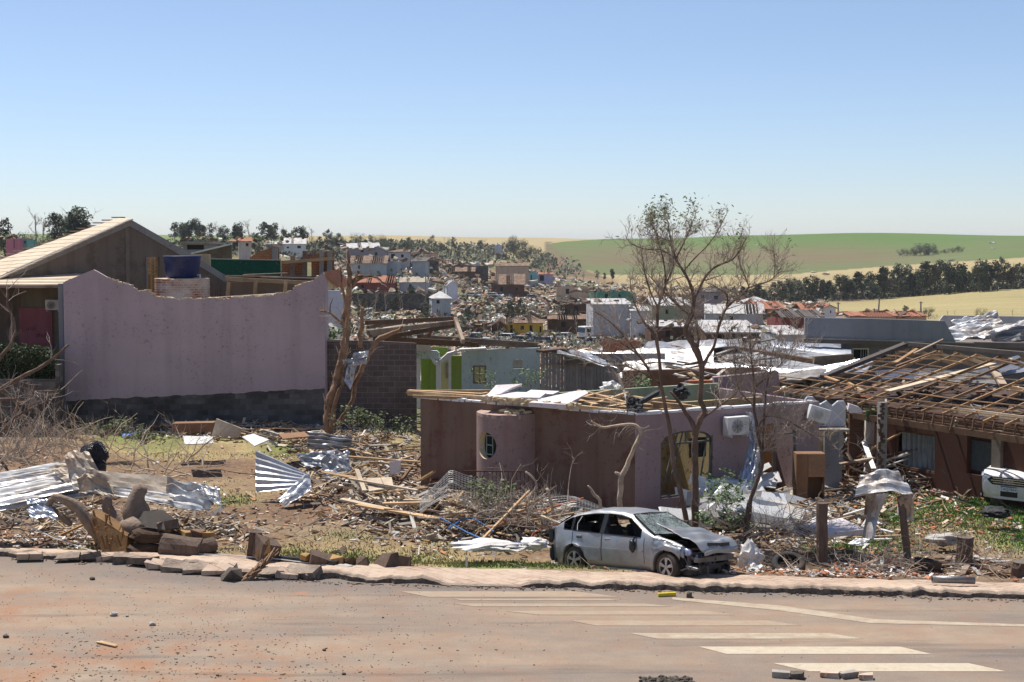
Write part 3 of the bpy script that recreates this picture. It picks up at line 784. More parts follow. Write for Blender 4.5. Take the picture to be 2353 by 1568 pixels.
# gabled building behind
gb = thing('gabled_building', 'roofless gabled building with bare brown gable rising behind the lilac wall', 'building', (XP(300, 57), 57, LOTZ))
def gY(px): return lerp(54.6, 60.5, (px - 20) / 504)
ga, gbp = (XP(-60, gY(-60)), gY(-60)), (XP(560, gY(560)), gY(560))
fg = Fr(ga, gbp)
def gp(px, py): q = fg.s_at(px); y = fg(q, 0, 0).y; return (q, zy(py, y))
gtop = [gp(-60, 666), gp(20, 627), gp(302, 505), gp(440, 585), gp(524, 638), gp(560, 662)]
wall('gable_wall', M['gable'], gb, ga, gbp, -.5, gtop, .18, ops=[(gp(338, 600)[0], gp(368, 600)[0], gp(350, 705)[1], gp(350, 591)[1])])
mb = MB()
def gpt(px, py, d=-.03): q, z = gp(px, py); return fg(q, d, z)
for a, b_, wd in (((20, 627), (302, 505), 14), ((302, 505), (440, 585), 16), ((440, 585), (524, 638), 15)):
    mb.prism([gpt(a[0], a[1] - 1), gpt(a[0], a[1] + wd), gpt(b_[0], b_[1] + wd), gpt(b_[0], b_[1] - 1)][::-1], fg.n.to_3d() * .24)
mb.build('concrete_band', M['bandgrey'], gb)
mb = MB(); mb.prism([gpt(290, 524, -.02), gpt(290, 700, -.02), gpt(299, 700, -.02), gpt(299, 524, -.02)], fg.n.to_3d() * .1); mb.build('column', generic('faint_column', (.24, .19, .15), bump=.3), gb)
mb = MB()   # ribbed plaster edge of the opening
for k in range(40): y_ = lerp(592, 700, k / 40); mb.bar(gpt(337 + U(-1, 1), y_), gpt(337 + U(-1, 1), y_ + 3.2), .07, .06)
mb.build('opening_edge', M['bandgrey'], gb)
# left roof slope: pale sheathing in courses
rt = [gpt(302, 503, -.25), gpt(-30, 650, -.25)]; bk_ = [P(272, 501, 66), P(-200, 668, 61.5)]
rs = []
for k in range(16):
    t0, t1 = k / 16, (k + 1) / 16 + .012
    a, b_, c_, d_ = rt[0].lerp(rt[1], t0), rt[0].lerp(rt[1], t1), bk_[0].lerp(bk_[1], t1), bk_[0].lerp(bk_[1], t0)
    n = (b_ - a).cross(d_ - a).normalized(); n = n if n.z > 0 else -n
    mb = MB(); up = n * (.02 + .0); mb.hexa([a - n * .05, b_ - n * .02, c_ - n * .02, d_ - n * .05], [a, b_ + n * .02, c_ + n * .02, d_]); rs.append(mb.build('roof_sheathing', M['roofbatten'], gb))
mb = MB()
for k in range(22): p = bk_[0].lerp(bk_[1], .04 * k); mb.box(p + Vector((0, 0, .02)), (U(.5, .9), .3, .05), U(-.4, .4))
mb.build('loose_sheathing', M['woodg'], gb)
mb = MB()   # inside seen through the opening
mb.boxmm((XP(330, 62), 62.3, 0), (XP(480, 62), 62.5, zy(585, 62))); mb.build('inner_wall', M['cream'], gb)
mb = MB()
for k in range(6): mb.bar(P(338, 592 + k * 7, 60.5), P(380, 600 + k * 9 - 8, 61.5), .09, .06)
for k in range(4): mb.bar(P(342 + k * 9, 590, 60.8), P(345 + k * 9, 690, 60.8), .06, .09)
mb.build('rafters', M['wood'], gb)

# tank base + tank
tb = thing('tank_plinth', 'round whitewashed brick plinth crumbling under the blue water tank', 'plinth', P(419, 684, 54))
rb = 2.06 / 2
mb = MB()
def oval(r, z, c, n=40, sq=.0): return [(c[0] + r * math.cos(2 * math.pi * k / n), c[1] + r * .75 * math.sin(2 * math.pi * k / n), z) for k in range(n)]
ctr = (XP(419, 53.8), 53.8)
zt, zb_ = zy(641, 53.1), zy(700, 53.1)
def band(mb, z0, z1, r0, r1, c, n=40, rg=0):
    b0 = len(mb.v); mb.v += oval(r0, z0, c, n); mb.v += [(x, y, z + rg * nz(x * 4, y * 4, 2)) for x, y, z in oval(r1, z1, c, n)]
    for k in range(n): mb.face((b0 + k, b0 + (k + 1) % n, b0 + n + (k + 1) % n, b0 + n + k))
    return b0
b0 = band(mb, zb_, zt, rb, rb, ctr, rg=.03); mb.face(tuple(b0 + 40 + k for k in range(40))); mb.build('brick_ring', M['brickw'], tb)
wt = thing('water_tank', 'dark blue tapered plastic water tank standing on a brick plinth', 'water tank', (ctr[0], ctr[1], zt))
cx_ = (XP(420, 54), 54.0); z1, z2 = zt + .02, zy(588, 54)
M['tankmat'] = M['bluetank']
mb = MB(); mb.lathe([(.0, z1), (.58, z1), (.60, z1 + .06), (.615, z1 + .2), (.64, z1 + .24), (.655, z1 + .5), (.67, z1 + .53), (.69, z2 - .06)], (cx_[0], cx_[1], 0), None, 48); mb.build('body', M['bluetank'], wt, smooth=True)
mb = MB(); mb.lathe([(.69, z2 - .07), (.725, z2 - .06), (.725, z2 - .01), (.69, z2), (.66, z2 - .02), (.2, z2 + .0), (0, z2 + .01)], (cx_[0], cx_[1], 0), None, 48); mb.build('lid', M['bluetank'], wt, smooth=True)
mb = MB(); mb.tube([(cx_[0] + .62, cx_[1] - .2, z1 + .1), (cx_[0] + .72, cx_[1] - .25, z1 + .12), (cx_[0] + .73, cx_[1] - .25, z1 - .2)], .03, 8); mb.build('outlet_pipe', M['whitemetal'], wt)
for i, (a, b_) in enumerate(((487, 660), (494, 658), (499, 664), (505, 662))):
    mb = MB(); mb.tube([P(a, 684, 53.2), P(a + 2, b_ + 8, 53.2), P(a + 1, b_, 53.25)], .018, 6)
    tag(mb.build('rebar', M['rust'], local=P(a, 684, 53.2)), 'thin rusty rebar sticking up beside the tank plinth', 'rebar', 'rebars beside the tank plinth')
# roofless rooms to the right of the tank
rr = thing('roofless_room', 'roofless brown room with yellow timber wall plate behind the lilac wall', 'building ruin', (XP(640, 58), 58, 0))
wall('wall', M['gable'], rr, (XP(520, 58.5), 58.5), (XP(735, 58.5), 58.5), 0, zy(648, 58.5), .15)
wall('rear_wall', generic('dark_render', (.11, .085, .075)), rr, (XP(524, 61), 61), (XP(725, 61), 61), 0, zy(635, 61), .15)
mb = MB(); mb.bar(P(518, 641, 58.2), P(715, 651, 58.3), .12, .16); mb.build('wall_plate', M['wood'], rr)
for px in (524, 586, 655):
    mb = MB(); mb.bar(P(px - 2, 690, 58.2), P(px + 2, 648, 58.2), .1, .14); mb.build('post', M['wood'], rr)
mb = MB(); mb.bar(P(516, 634, 58.6), P(640, 636, 60.6), .3, .05); mb.bar(P(560, 632, 59), P(660, 628, 60), .2, .04); mb.bar(P(600, 637, 59), P(720, 640, 59), .2, .05); mb.build('loose_boards', M['woodg'], rr)
mb = MB(); mb.bar(P(480, 686, 52.6), P(640, 676, 53.6), .35, .06); mb.bar(P(540, 684, 52.5), P(700, 672, 53.4), .3, .05); mb.build('plank', M['woodg'], rr)
gw = thing('green_wall', 'dark green wall standing alone above the roofless room', 'wall', (XP(556, 66), 66, 0))
wall('wall', M['green'], gw, (XP(466, 66), 66), (XP(645, 66), 66), 0, rag([(0, zy(596.5, 66)), (XP(645, 66) - XP(466, 66), zy(599, 66))], .03, .3), .15)
mb = MB(); mb.bar(P(466, 595, 66.08), P(645, 598.5, 66.08), .2, .04); mb.build('coping', M['bandgrey'], gw)
bw = thing('brick_ruin', 'ruined orange brick wall with timber posts and a fallen beam across it', 'brick wall', (XP(706, 64), 64, 0))
f_ = lambda l: [(XP(a, 64) - XP(647, 64), zy(b, 64)) for a, b in l]
wall('wall', M['brick'], bw, (XP(647, 64), 64), (XP(768, 64), 64), 0, rag(f_([(647, 599), (690, 598), (692, 592), (730, 583), (750, 579), (768, 578)]), .05, .12), .14, ops=[(XP(700, 64) - XP(647, 64), XP(716, 64) - XP(647, 64), zy(640, 64), zy(603, 64))])
mb = MB(); mb.bar(P(650, 603, 63.6), P(766, 594, 63.4), .16, .14); mb.build('fallen_beam', M['wood'], bw)
for px in (672, 700, 739, 757):
    mb = MB(); mb.bar(P(px, 640, 63.8), P(px + 1, 577 + (12 if px < 700 else 0), 63.8), .2, .2); mb.build('post', M['bandgrey'] if px > 700 else M['woodg'], bw)
dw = thing('wall_remnant', 'dark rendered wall remnant with slanting white capped top beside the gable', 'wall', (XP(488, 76), 76, 0))
f_ = lambda l: [(XP(a, 76) - XP(440, 76), zy(b, 76)) for a, b in l]
wall('wall', M['gable'], dw, (XP(440, 76), 76), (XP(533, 76), 76), 0, f_([(440, 585), (470, 576), (528, 563), (533, 562)]), .16)
mb = MB(); mb.bar(P(440, 583, 75.9), P(532, 561, 75.9), .3, .08); mb.build('coping', M['white'], dw)
ob = thing('brick_remnant', 'orange hollow brick wall remnant with stepped top left of the white two storey house', 'brick wall', (XP(610, 82), 82, 0))
f_ = lambda l: [(XP(a, 82) - XP(575, 82), zy(b, 82)) for a, b in l]
wall('wall', M['brick'], ob, (XP(575, 82), 82), (XP(642, 82), 82), 0, rag(f_([(575, 592), (590, 582), (608, 574), (630, 567), (642, 568)]), .12, .2), .16)
mb = MB(); mb.bar(P(632, 598, 81.8), P(632, 570, 81.8), .3, .3); mb.build('column', M['bandgrey'], ob)

# white wall and block wall right of the lilac house
ww = thing('white_house', 'white rendered wall end showing between the lilac wall and the torn tree', 'house', (XP(766, 56), 56, LOTZ))
wall('wall', M['whitew'], ww, (XP(744, 56), 56), (XP(800, 56), 56), -.5, [(0, zy(668, 56)), (.62, zy(668, 56)), (.9, zy(720, 56)), (XP(800, 56) - XP(744, 56), zy(775, 56))], .15)
mb = MB(); mb.prism([P(740, 768, 55), P(752, 745, 55.2), P(812, 790, 54.6), P(806, 800, 54.4)], (.1, .3, .04)); tag(mb.build('wall_slab', M['fibre'], None), 'pale broken slab leaning on the block wall behind the torn tree', 'slab')
blk = thing('block_wall', 'tall dark wall of bare concrete blocks right of the lilac wall', 'wall', (XP(850, 52.4), 52.4, LOTZ))
bx0 = XP(743, 52.4)
wall('blockwork', M['block'], blk, (bx0, 52.4), (XP(956, 52.4), 52.4), -.6, [(0, zy(782, 52.4)), (XP(862, 52.4) - bx0, zy(784, 52.4)), (XP(956, 52.4) - bx0, zy(789, 52.4))], .16)
mb = MB(); mb.boxmm((bx0, 52.38, zy(785, 52.4)), (XP(800, 52.4), 52.58, zy(782.5, 52.4) + .03)); mb.build('coping', M['concrete'], blk)
lw = thing('low_block_wall', 'low dark block wall under the hedge at the left edge', 'wall', (XP(60, 50.4), 50.4, LOTZ))
wall('blockwork', M['blockd'], lw, (XP(-150, 50.4), 50.4), (XP(128, 50.4), 50.4), -.6, zy(872, 50.4), .16)
mb = MB(); mb.boxmm((XP(125, 50.3), 50.2, -.6), (XP(134, 50.3), 50.6, zy(838, 50.3))); mb.build('end_post', M['blockd'], lw)

# ================================================================== turquoise house
tq = thing('turquoise_house', 'roofless turquoise house with lime green rooms and broken window beside block wall', 'house', (XP(1100, 62), 62, -1))
T = 62.0
def tx(px): return XP(px, T)
wall('wall', M['turq'], tq, (tx(1060), T), (tx(1241), T), -1.2, rag([(0, zy(812, T)), (.25, zy(805, T)), (1.2, zy(803, T)), (tx(1241) - tx(1060), zy(799, T))], .02, .15), .15,
     ops=[(tx(1086) - tx(1060), tx(1117) - tx(1060), zy(882, T), zy(840, T)), (tx(1178) - tx(1060), tx(1201) - tx(1060), zy(848, T), zy(826.5, T))])
ft = Fr((tx(1060), T), (tx(1241), T))
sA, sB = tx(1086) - tx(1060), tx(1117) - tx(1060)
wf = frame_obj('window_frame', ft, sA, sB, zy(882, T), zy(840, T), .03, M['woodg'], tq, .08, .1, 1, (zy(860, T),))
mb = MB()
for k in range(3): mb.boxmm((tx(1178), T - .02 + k * .015, lerp(zy(848, T), zy(827, T), k / 3) + .02), (tx(1199 + k), T + .1, lerp(zy(848, T), zy(827, T), (k + 1) / 3) - .015))
mb.build('vent_boards', M['fibre'], tq)
mb = MB(); mb.prism([(tx(953), T - .1, zy(804, T)), (tx(1003), T - .1, zy(806, T)), (tx(1009), T - .1, zy(811, T)), (tx(1009), T - .1, zy(826, T)), (tx(953), T - .1, zy(824, T))][::-1], (0, .25, 0)); mb.build('lintel', M['turq'], tq)
mb = MB(); mb.boxmm((tx(957), T - .05, -1.2), (tx(965), T + .15, zy(824, T))); mb.build('column', M['white'], tq)
mb = MB(); mb.boxmm((tx(960), T + 1.9, -1.2), (tx(986), T + 2.05, zy(818, T))); mb.boxmm((tx(984), T + .3, -1.2), (tx(987), T + 2, zy(815, T))); mb.boxmm((tx(988), T + .25, -1.2), (tx(1002), T + .4, zy(815, T)));  mb.build('room_wall', M['lime'], tq)
mb = MB(); mb.boxmm((tx(1001), T, -1.2), (tx(1012), T + .2, zy(822, T))); mb.boxmm((tx(1030), T - .02, -1.2), (tx(1036.5), T + .2, zy(820, T))); mb.build('door_jamb', M['white'], tq)
mb = MB(); mb.boxmm((tx(1036.5), T + .02, -1.2), (tx(1060), T + .2, zy(818, T))); mb.build('room_wall', M['lime'], tq)
mb = MB(); mb.boxmm((tx(1000), T + 3.2, -1.2), (tx(1045), T + 3.4, zy(812, T + 3))); mb.build('back_wall', M['cream'], tq)
mb = MB(); mb.boxmm((tx(1016), T + 3.1, zy(885, T)), (tx(1026), T + 3.18, zy(848, T))); mb.build('inner_window', M['woodg'], tq)
mb = MB(); mb.boxmm((tx(1060), T + 2.6, -1.2), (tx(1241), T + 2.8, zy(830, T + 2.7))); mb.build('inner_wall', M['ochre'], tq)
mb = MB(); mb.prism([P(991, 797, T + .6), P(1030, 799, T + .6), P(1028, 808, T + .6), P(1020, 818, T + .5), P(1008, 820, T + .5), P(1006, 806, T + .55)][::-1], (0, .12, 0)); mb.build('wall_fragment', M['lime'], tq)
for q in ([P(1010, 828, T - .3), P(1028, 812, T - .25), P(1048, 806, T - .2), P(1052, 810, T - .2), P(1034, 822, T - .3), P(1014, 834, T - .3)], [P(1055, 803, T - .3), P(1116, 800, T - .1), P(1118, 804, T - .1), P(1056, 808, T - .3)], [P(990, 824, T - .35), P(1005, 832, T - .35), P(1008, 845, T - .35), P(996, 836, T - .35)]):
    mb = MB(); mb.prism(q[::-1], (0, .25, .02)); mb.build('broken_slab', M['white'], tq)
mb = MB(); mb.box(P(961, 796, T - .2), (1.1, .5, .35), .1, jit=.05); tag(mb.build('sack', M['bag']), 'white bundle on top of the block wall corner by the turquoise lintel', 'bundle')
# grey board fence
fe = thing('board_fence', 'weathered grey vertical board fence right of the turquoise house', 'fence', (XP(1380, 60), 60, -1))
k = 0; px = 1243.0; M['fenceboard'] = generic('grey_fence_boards', (.33, .30, .31), (.22, .2, .2), 1.5, stretch=(4, 4, .5), dirt=(.14, .11, .1), rnd=.12)
while px < 1530:
    wd = U(6, 11); mb = MB(); top = 811 + (px - 1243) * .035 + U(-1, 1) + (25 if px > 1300 else 0)
    dd = U(0, .05); mb.boxmm((XP(px, 60), 60 + dd, -1.4), (XP(px + wd - .6, 60), 60.05 + dd, zy(top, 60)))
    mb.build('board', M['fenceboard'], fe); px += wd
px = 1300
mb = MB(); mb.boxmm((XP(1300, 60), 60.1, -1.4), (XP(1530, 60), 60.16, zy(813, 60))); mb.build('rear_sheet', M['fenceboard'], fe)
mb = MB(); mb.boxmm((XP(1243, 60), 59.9, zy(838, 60)), (XP(1530, 60), 59.97, zy(835, 60))); mb.build('rail', M['woodg'], fe)
mb = MB(); mb.bar(P(1240, 808, 59.7), P(1302, 802, 60.5), .5, .1); mb.build('cap_board', M['woodd'], fe)

# fallen roof timbers over the turquoise house
for i, (a, b_, w_, h_) in enumerate([((842, 742, 57), (1048, 732, 63), .14, .18), ((845, 764, 56), (1045, 741, 60), .14, .18), ((850, 772, 58), (985, 745, 60), .14, .16), ((860, 780, 57), (1042, 748, 62), .14, .18), ((845, 752, 59), (960, 738, 64), .12, .14),
        ((1046, 733, 60), (1064, 785, 58), .14, .18), ((885, 779, 58.5), (1080, 790, 60), .2, .2), ((960, 775, 60), (1232, 793, 61.5), .22, .22), ((980, 780, 61), (1240, 797, 62.5), .3, .18), ((905, 784, 60), (1100, 793, 60.5), .15, .2), ((875, 756, 60), (930, 748, 61), .3, .06),
        ((940, 775, 60), (952, 745, 60), .1, .12), ((985, 773, 59), (998, 748, 59), .1, .12), ((1040, 783, 60), (1075, 773, 62), .1, .1), ((830, 745, 60), (868, 735, 61), .3, .05)]):
    mb = MB(); mb.bar(P(*a), P(*b_), w_, h_, rag=.05)
    tag(mb.build('roof_beam', M['woodg'] if i % 3 else M['woodd'], local=P(*a)), 'long splintered roof beam in the tangle above the block wall and turquoise house', 'beam', 'fallen roof beams above the turquoise house')
# ================================================================== mauve house with the round tower
PA, PC, PD = (-2.68, 41.4), (3.25, 37.2), (8.75, 40.3)
ZT = 2.42
mh = thing('mauve_house', 'roofless mauve house with round tower, mud splashed walls and arched openings', 'house', (2, 39.5, LOTZ))
fL, fR = Fr(PA, PC), Fr(PC, PD)
TC = fL.s_at(1168); TR = .92
topL = rag([(0, ZT), (fL.L, ZT)], .02, .12, 5)
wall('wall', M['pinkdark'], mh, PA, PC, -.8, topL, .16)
# round tower with a porthole
tc = fL(TC, .05, 0); n = fL.n
tz = 2.2
Pd = Vector((-tc.x, -tc.y, 0)).normalized()            # towards the camera
base_a = math.atan2(Pd.y, Pd.x)
wa = base_a - math.radians(46); wz = 1.335; wr = .37    # porthole centre angle / height
def cyl(a, z, r=TR): return Vector((tc.x + r * math.cos(a), tc.y + r * math.sin(a), z))
mb = MB(); hs = .45; ha = hs / TR
def pan(a0, a1, z0, z1, na, nzz):
    mb.sheet(lambda u, v: cyl(lerp(a0, a1, u), lerp(z0, z1, v)), na, nzz)
s0_ = base_a - math.pi * .62; s1_ = base_a + math.pi * .62
pan(s0_, wa - ha, -.8, tz, 10, 8); pan(wa + ha, s1_, -.8, tz, 40, 8); pan(wa - ha, wa + ha, -.8, wz - hs, 12, 4); pan(wa - ha, wa + ha, wz + hs, tz, 12, 2)
N = 48
for k in range(N):
    a0, a1 = 2 * math.pi * k / N, 2 * math.pi * (k + 1) / N
    def sq(a):
        c, s = math.cos(a), math.sin(a); m = max(abs(c), abs(s)); return c / m, s / m
    q = []
    for a in (a0, a1): c, s = sq(a); q.append((c * hs, s * hs))
    q2 = [(math.cos(a) * wr, math.sin(a) * wr) for a in (a1, a0)]
    for j in range(3):
        pt = lambda A_, B_, t: (lerp(A_[0], B_[0], t), lerp(A_[1], B_[1], t))
        o_ = [pt(q[0], q2[1], j / 3), pt(q[1], q2[0], j / 3), pt(q[1], q2[0], (j + 1) / 3), pt(q[0], q2[1], (j + 1) / 3)]
        mb.poly([cyl(wa + p[0] / TR, wz + p[1]) for p in o_])
M['tower'] = plaster('mauve_tower_plaster', (.29, .205, .19), streak=.4, specks=.6, stain=(.08, .045, .04), grime=(.2, .11, .09), patch=.3)
tw = mb.build('tower', M['tower'], mh, smooth=True, fix=True)
mb = MB()
for k in range(N):
    a0, a1 = 2 * math.pi * k / N, 2 * math.pi * (k + 1) / N
    mb.poly([cyl(wa + math.cos(a) * wr / TR, wz + math.sin(a) * wr, r) for a, r in ((a0, TR), (a1, TR), (a1, TR - .18), (a0, TR - .18))])
mb.build('window_reveal', M['cream'], tw)
mb = MB(); mb.poly([cyl(wa + math.cos(2 * math.pi * k / N) * wr / TR, wz + math.sin(2 * math.pi * k / N) * wr, TR - .2) for k in range(N)])
gl = mb.build('window_pane', M['dark'], tw)
mb = MB()
pw = lambda u, v: cyl(wa + u / TR, wz + v, TR - .15)
for u in (-.15, .15): mb.bar(pw(u, -.26), pw(u, .26), .03, .03)
for v in (-.26, 0.0, .26): mb.bar(pw(-.16, v), pw(.16, v), .03, .03)
mb.build('window_frame', simple('greenish_metal', (.2, .27, .24), .5), tw)
mb = MB()                                                   # broken top
N2 = 60; ring = [cyl(2 * math.pi * k / N2, tz + .03 * nz(k, 3, 1, .7), TR + .015 * nz(k, 1, 2, .9)) for k in range(N2)]
mb.poly(ring); ring2 = [p - Vector((0, 0, .09 + .05 * nz(i, 0, 0, .8))) for i, p in enumerate(ring)]
for k in range(N2): j = (k + 1) % N2; mb.poly([ring2[k], ring2[j], ring[j], ring[k]])
mb.build('broken_top', generic('torn_plaster_edge', (.46, .34, .29), (.32, .22, .18), 5, bump=.8), tw)
mb = MB()
for k in range(26): mb.box((tc.x + U(-.3, .75), tc.y + U(-.75, .0), tz + U(.02, .12)), (U(.1, .24), U(.08, .12), U(.04, .09)), U(-1, 1), jit=.01)
tag(mb.build('brick_rubble', M['cream'], local=(tc.x, tc.y, tz)), 'row of broken brick pieces on top of the round tower', 'bricks')
# right facade
def R(px, py): return (fR.s_at(px), fR.z_at(px, py))
w1, w2 = (R(1521, 1000)[0], R(1641, 1000)[0]), (R(1737, 1000)[0], R(1834, 1000)[0])
z1a, z1b = .1, R(1580, 990)[1]; z2a, z2b = R(1790, 1142)[1], R(1790, 972)[1]
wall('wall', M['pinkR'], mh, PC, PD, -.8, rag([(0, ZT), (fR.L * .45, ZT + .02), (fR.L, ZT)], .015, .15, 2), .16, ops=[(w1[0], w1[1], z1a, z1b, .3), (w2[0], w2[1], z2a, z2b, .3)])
M['winmetal'] = generic('grey_green_steel', (.12, .13, .115), (.07, .075, .065), 6, rough=.6, bump=.1)
for (s0, s1), (za, zb), broken in ((w1, (z1a, z1b), 1), (w2, (z2a, z2b), 0)):
    wn = MB()
    fR.box(wn, s0, s0 + .05, .04, .09, za, zb - .3); fR.box(wn, s1 - .05, s1, .04, .09, za, zb - .3); fR.box(wn, s0 + .05, s1 - .05, .042, .088, zb - .36, zb - .31)
    fR.box(wn, s0 + .05, s1 - .05, .042, .088, za, za + .05)
    c = (s0 + s1) / 2; fR.box(wn, c - .02, c + .02, .045, .085, zb - .31, zb - .05)
    if not broken: fR.box(wn, c - .03, c + .03, .045, .085, za + .05, zb - .36)
    if not broken: fR.box(wn, s0 + .22, s0 + .25, .05, .08, za + .05, zb - .36)
    N3 = 10; pts = [fR(lerp(s0 + .02, s1 - .02, k / N3), .065, zb - .3 + .27 * math.sqrt(max(0, 1 - (2 * k / N3 - 1) ** 2))) for k in range(N3 + 1)]
    for a, b_ in zip(pts, pts[1:]): wn.bar(a, b_, .05, .04)
    wo_ = wn.build('arched_window', M['winmetal'], mh)
    if broken:   # bent casements leaning in the opening
        for (a, b_, c_, d_) in (((1560, 995), (1525, 1110), (1572, 992), (1540, 1105)), ((1628, 1000), (1610, 1105), (1640, 1000), (1628, 1110))):
            mb = MB()
            for (p, q) in ((a, b_), (c_, d_)): mb.bar(fR(*[R(*p)[0], .0, R(*p)[1]]), fR(*[R(*q)[0], -.05, R(*q)[1]]), .035, .03)
            mb.build('bent_casement', M['winmetal'], wo_)
mb = MB(); fR.box(mb, w2[0] - .25, w2[1] + .05, -.08, .03, z2a - .07, z2a - .003); mb.build('window_sill', M['pinkR'], mh)
# inside: back walls, partitions, floor
mb = MB(); fR.box(mb, .4, fR.L, 2.4, 2.55, -.6, ZT - .1); mb.build('inner_wall', M['ochre'], mh)
mb = MB(); fR.box(mb, 2.72, 2.85, .2, 4.2, -.6, ZT - .05); mb.build('partition', M['ochre'], mh)
mb = MB(); fR.box(mb, -.0, fR.L, 4.6, 4.75, -.6, ZT + .12); mb.build('rear_wall', M['mint'], mh)
mb = MB(); fR.box(mb, fR.L - .15, fR.L, .17, 6.5, -.8, ZT - .02); mb.build('end_wall', M['pinkR'], mh)
mb = MB(); fR.box(mb, .3, fR.L - .2, .2, 5.5, -.8, -.25); mb.build('floor_slab', M['concrete'], mh)
# inside furniture glimpsed
ft_ = thing('wardrobe', 'tall amber wooden wardrobe inside the right arched opening', 'wardrobe', fR(w2[1] - .35, 1.2, -.25))
mb = MB(); fR.box(mb, w2[1] - .75, w2[1] + .1, 1.0, 1.6, -.25, 1.75); mb.build('carcass', generic('amber_wood', (.34, .17, .055), (.24, .11, .04), 2, stretch=(5, 5, .5)), ft_)
mb = MB()
for z_ in (.4, 1.0): fR.box(mb, w2[1] - .72, w2[1] + .06, .96, .995, z_ - .02, z_ + .5)
mb.build('door', MATS['amber_wood'], ft_)
dr = thing('wooden_door', 'amber wooden door leaf standing ajar in the right arched opening', 'door', fR(w2[0] + .5, .8, -.25))
mb = MB(); mb.bar(fR(w2[0] + .1, .55, .65), fR(w2[0] + .62, .9, .65), .04, 1.9, up=(0, 0, 1)); mb.build('leaf', MATS['amber_wood'], dr)
sb = MB(); fR.box(sb, w2[0] + .28, w2[0] + .75, .5, .9, .52, .95); t_ = tag(sb.build('side_box', generic('pale_cabinet', (.5, .38, .22), (.42, .3, .17), 2)), 'small cream cabinet behind the right arched opening', 'cabinet')
tv = thing('television', 'cracked black television hanging in the left arched opening', 'television', fR(w1[1] - .28, .3, 1.2))
mb = MB(); fR.box(mb, w1[1] - .55, w1[1] - .03, .25, .33, 1.08, 1.62); mb.build('casing', M['black'], tv, bev=.01)
mb = MB(); fR.box(mb, w1[1] - .5, w1[1] - .08, .238, .247, 1.13, 1.57); sc_ = mb.build('screen', M['glassd'], tv)
# white strip of broken plaster on the wall heads, slabs and roof timbers lying on them
mb = MB()
for f_, L_ in ((fL, fL.L), (fR, fR.L)):
    s = 0.02
    while s < L_ - .2:
        l_ = U(.15, .6); f_.box(mb, s, min(L_, s + l_), -.012 + U(0, .01), .165, ZT - U(.02, .05), ZT + U(.015, .05)); s += l_ * U(1.0, 1.2)
mb.build('torn_wall_head', M['white'], mh)
def slab(pts, th, mat, label, cat='slab', name='plaster_slab', grp=None):
    mb = MB(); q = [P(*p) for p in pts]; n = (q[1] - q[0]).cross(q[2] - q[1]).normalized(); n = n if n.z > 0 else -n
    mb.prism(q, -n * th); return tag(mb.build(name, mat, local=q[0]), label, cat, grp)
M['slabm'] = plaster('slab_plaster', (.66, .6, .60), streak=.1, specks=.6, stain=(.25, .17, .12))
slab([(1115, 912, 39.6), (1140, 885, 40.6), (1200, 882, 41.2), (1172, 893, 40.6), (1150, 905, 39.9)], .07, M['slabm'], 'pale pointed wall slab tilted up on the mauve house wall, tallest of the slabs')
slab([(1110, 912, 39.3), (1240, 914, 38.9), (1255, 903, 40.6), (1130, 899, 41)], .09, M['slabm'], 'broad pale slab lying flat over the wall above the tower')
slab([(1215, 925, 38.5), (1300, 930, 38.2), (1352, 903, 40.5), (1345, 897, 40.9), (1320, 899, 40.7), (1235, 918, 38.9)], .12, M['slabm'], 'pale slab with thick dark broken edge right of the tower top')
slab([(1205, 904, 41), (1270, 906, 40.6), (1285, 899, 41.6), (1220, 896, 42)], .08, M['slabm'], 'small pale slab behind the other slabs on the mauve wall')
mb = MB()
for k in range(90):
    t = U(0, 1); p = P(lerp(1110, 1330, t), lerp(918, 934, t) + U(-6, 3), 39.4 - 1.2 * t); mb.box(p, (U(.06, .25), U(.06, .2), U(.03, .1)), U(0, 3), jit=.02)
tag(mb.build('brick_rubble', M['cream'], local=P(1200, 925, 39)), 'crumbled brick and mortar spread under the pale slabs on the wall', 'rubble', kind='stuff')
TB = [((938, 900, 42), (1108, 908, 41), .2, .1), ((940, 904, 41.9), (1120, 916, 40.4), .12, .14), ((960, 900, 43.5), (1130, 899, 43), .1, .08), ((950, 911, 41.3), (1060, 915, 40.6), .09, .08), ((1080, 914, 40.8), (1120, 905, 42), .1, .1),
      ((1280, 930, 38.4), (1470, 950, 37.6), .12, .1), ((1330, 915, 40), (1585, 944, 38.8), .12, .12), ((1290, 922, 39.5), (1500, 934, 38.8), .1, .1), ((1350, 905, 41), (1470, 938, 38.6), .1, .14), ((1300, 925, 39), (1400, 900, 41.5), .1, .1),
      ((1360, 932, 39), (1440, 905, 41), .1, .1), ((1420, 938, 38.2), (1580, 948, 38), .12, .1), ((1340, 908, 41), (1560, 925, 40), .14, .08), ((1400, 936, 38.5), (1530, 915, 40), .12, .08), ((1455, 948, 38), (1560, 938, 39.2), .16, .05), ((1390, 920, 39.5), (1450, 943, 38.2), .05, .12),
      ((1300, 912, 40), (1370, 930, 39), .16, .05), ((1500, 928, 39.2), (1590, 936, 38.8), .14, .12), ((1330, 898, 42.2), (1352, 918, 40), .12, .05)]
for i, (a, b_, w_, h_) in enumerate(TB):
    mb = MB(); mb.bar(P(*a), P(*b_), w_, h_, rag=.04)
    r_ = i < 5
    tag(mb.build('roof_timber', M['wood'], local=P(*a)), ('yellow roof timber jutting off the far left corner of the mauve house' if r_ else 'yellow roof timber lying criss-cross on the mauve house wall right of the slabs'), 'timber', 'roof timbers at the left corner' if r_ else 'roof timbers right of the slabs')
ac_unit('air_conditioner', 'white air conditioner with round grey grille between the two arched openings', fR(R(1684, 976)[0], -.2, R(1684, 976)[1]), math.atan2(fR.e.y, fR.e.x), 0, .92)
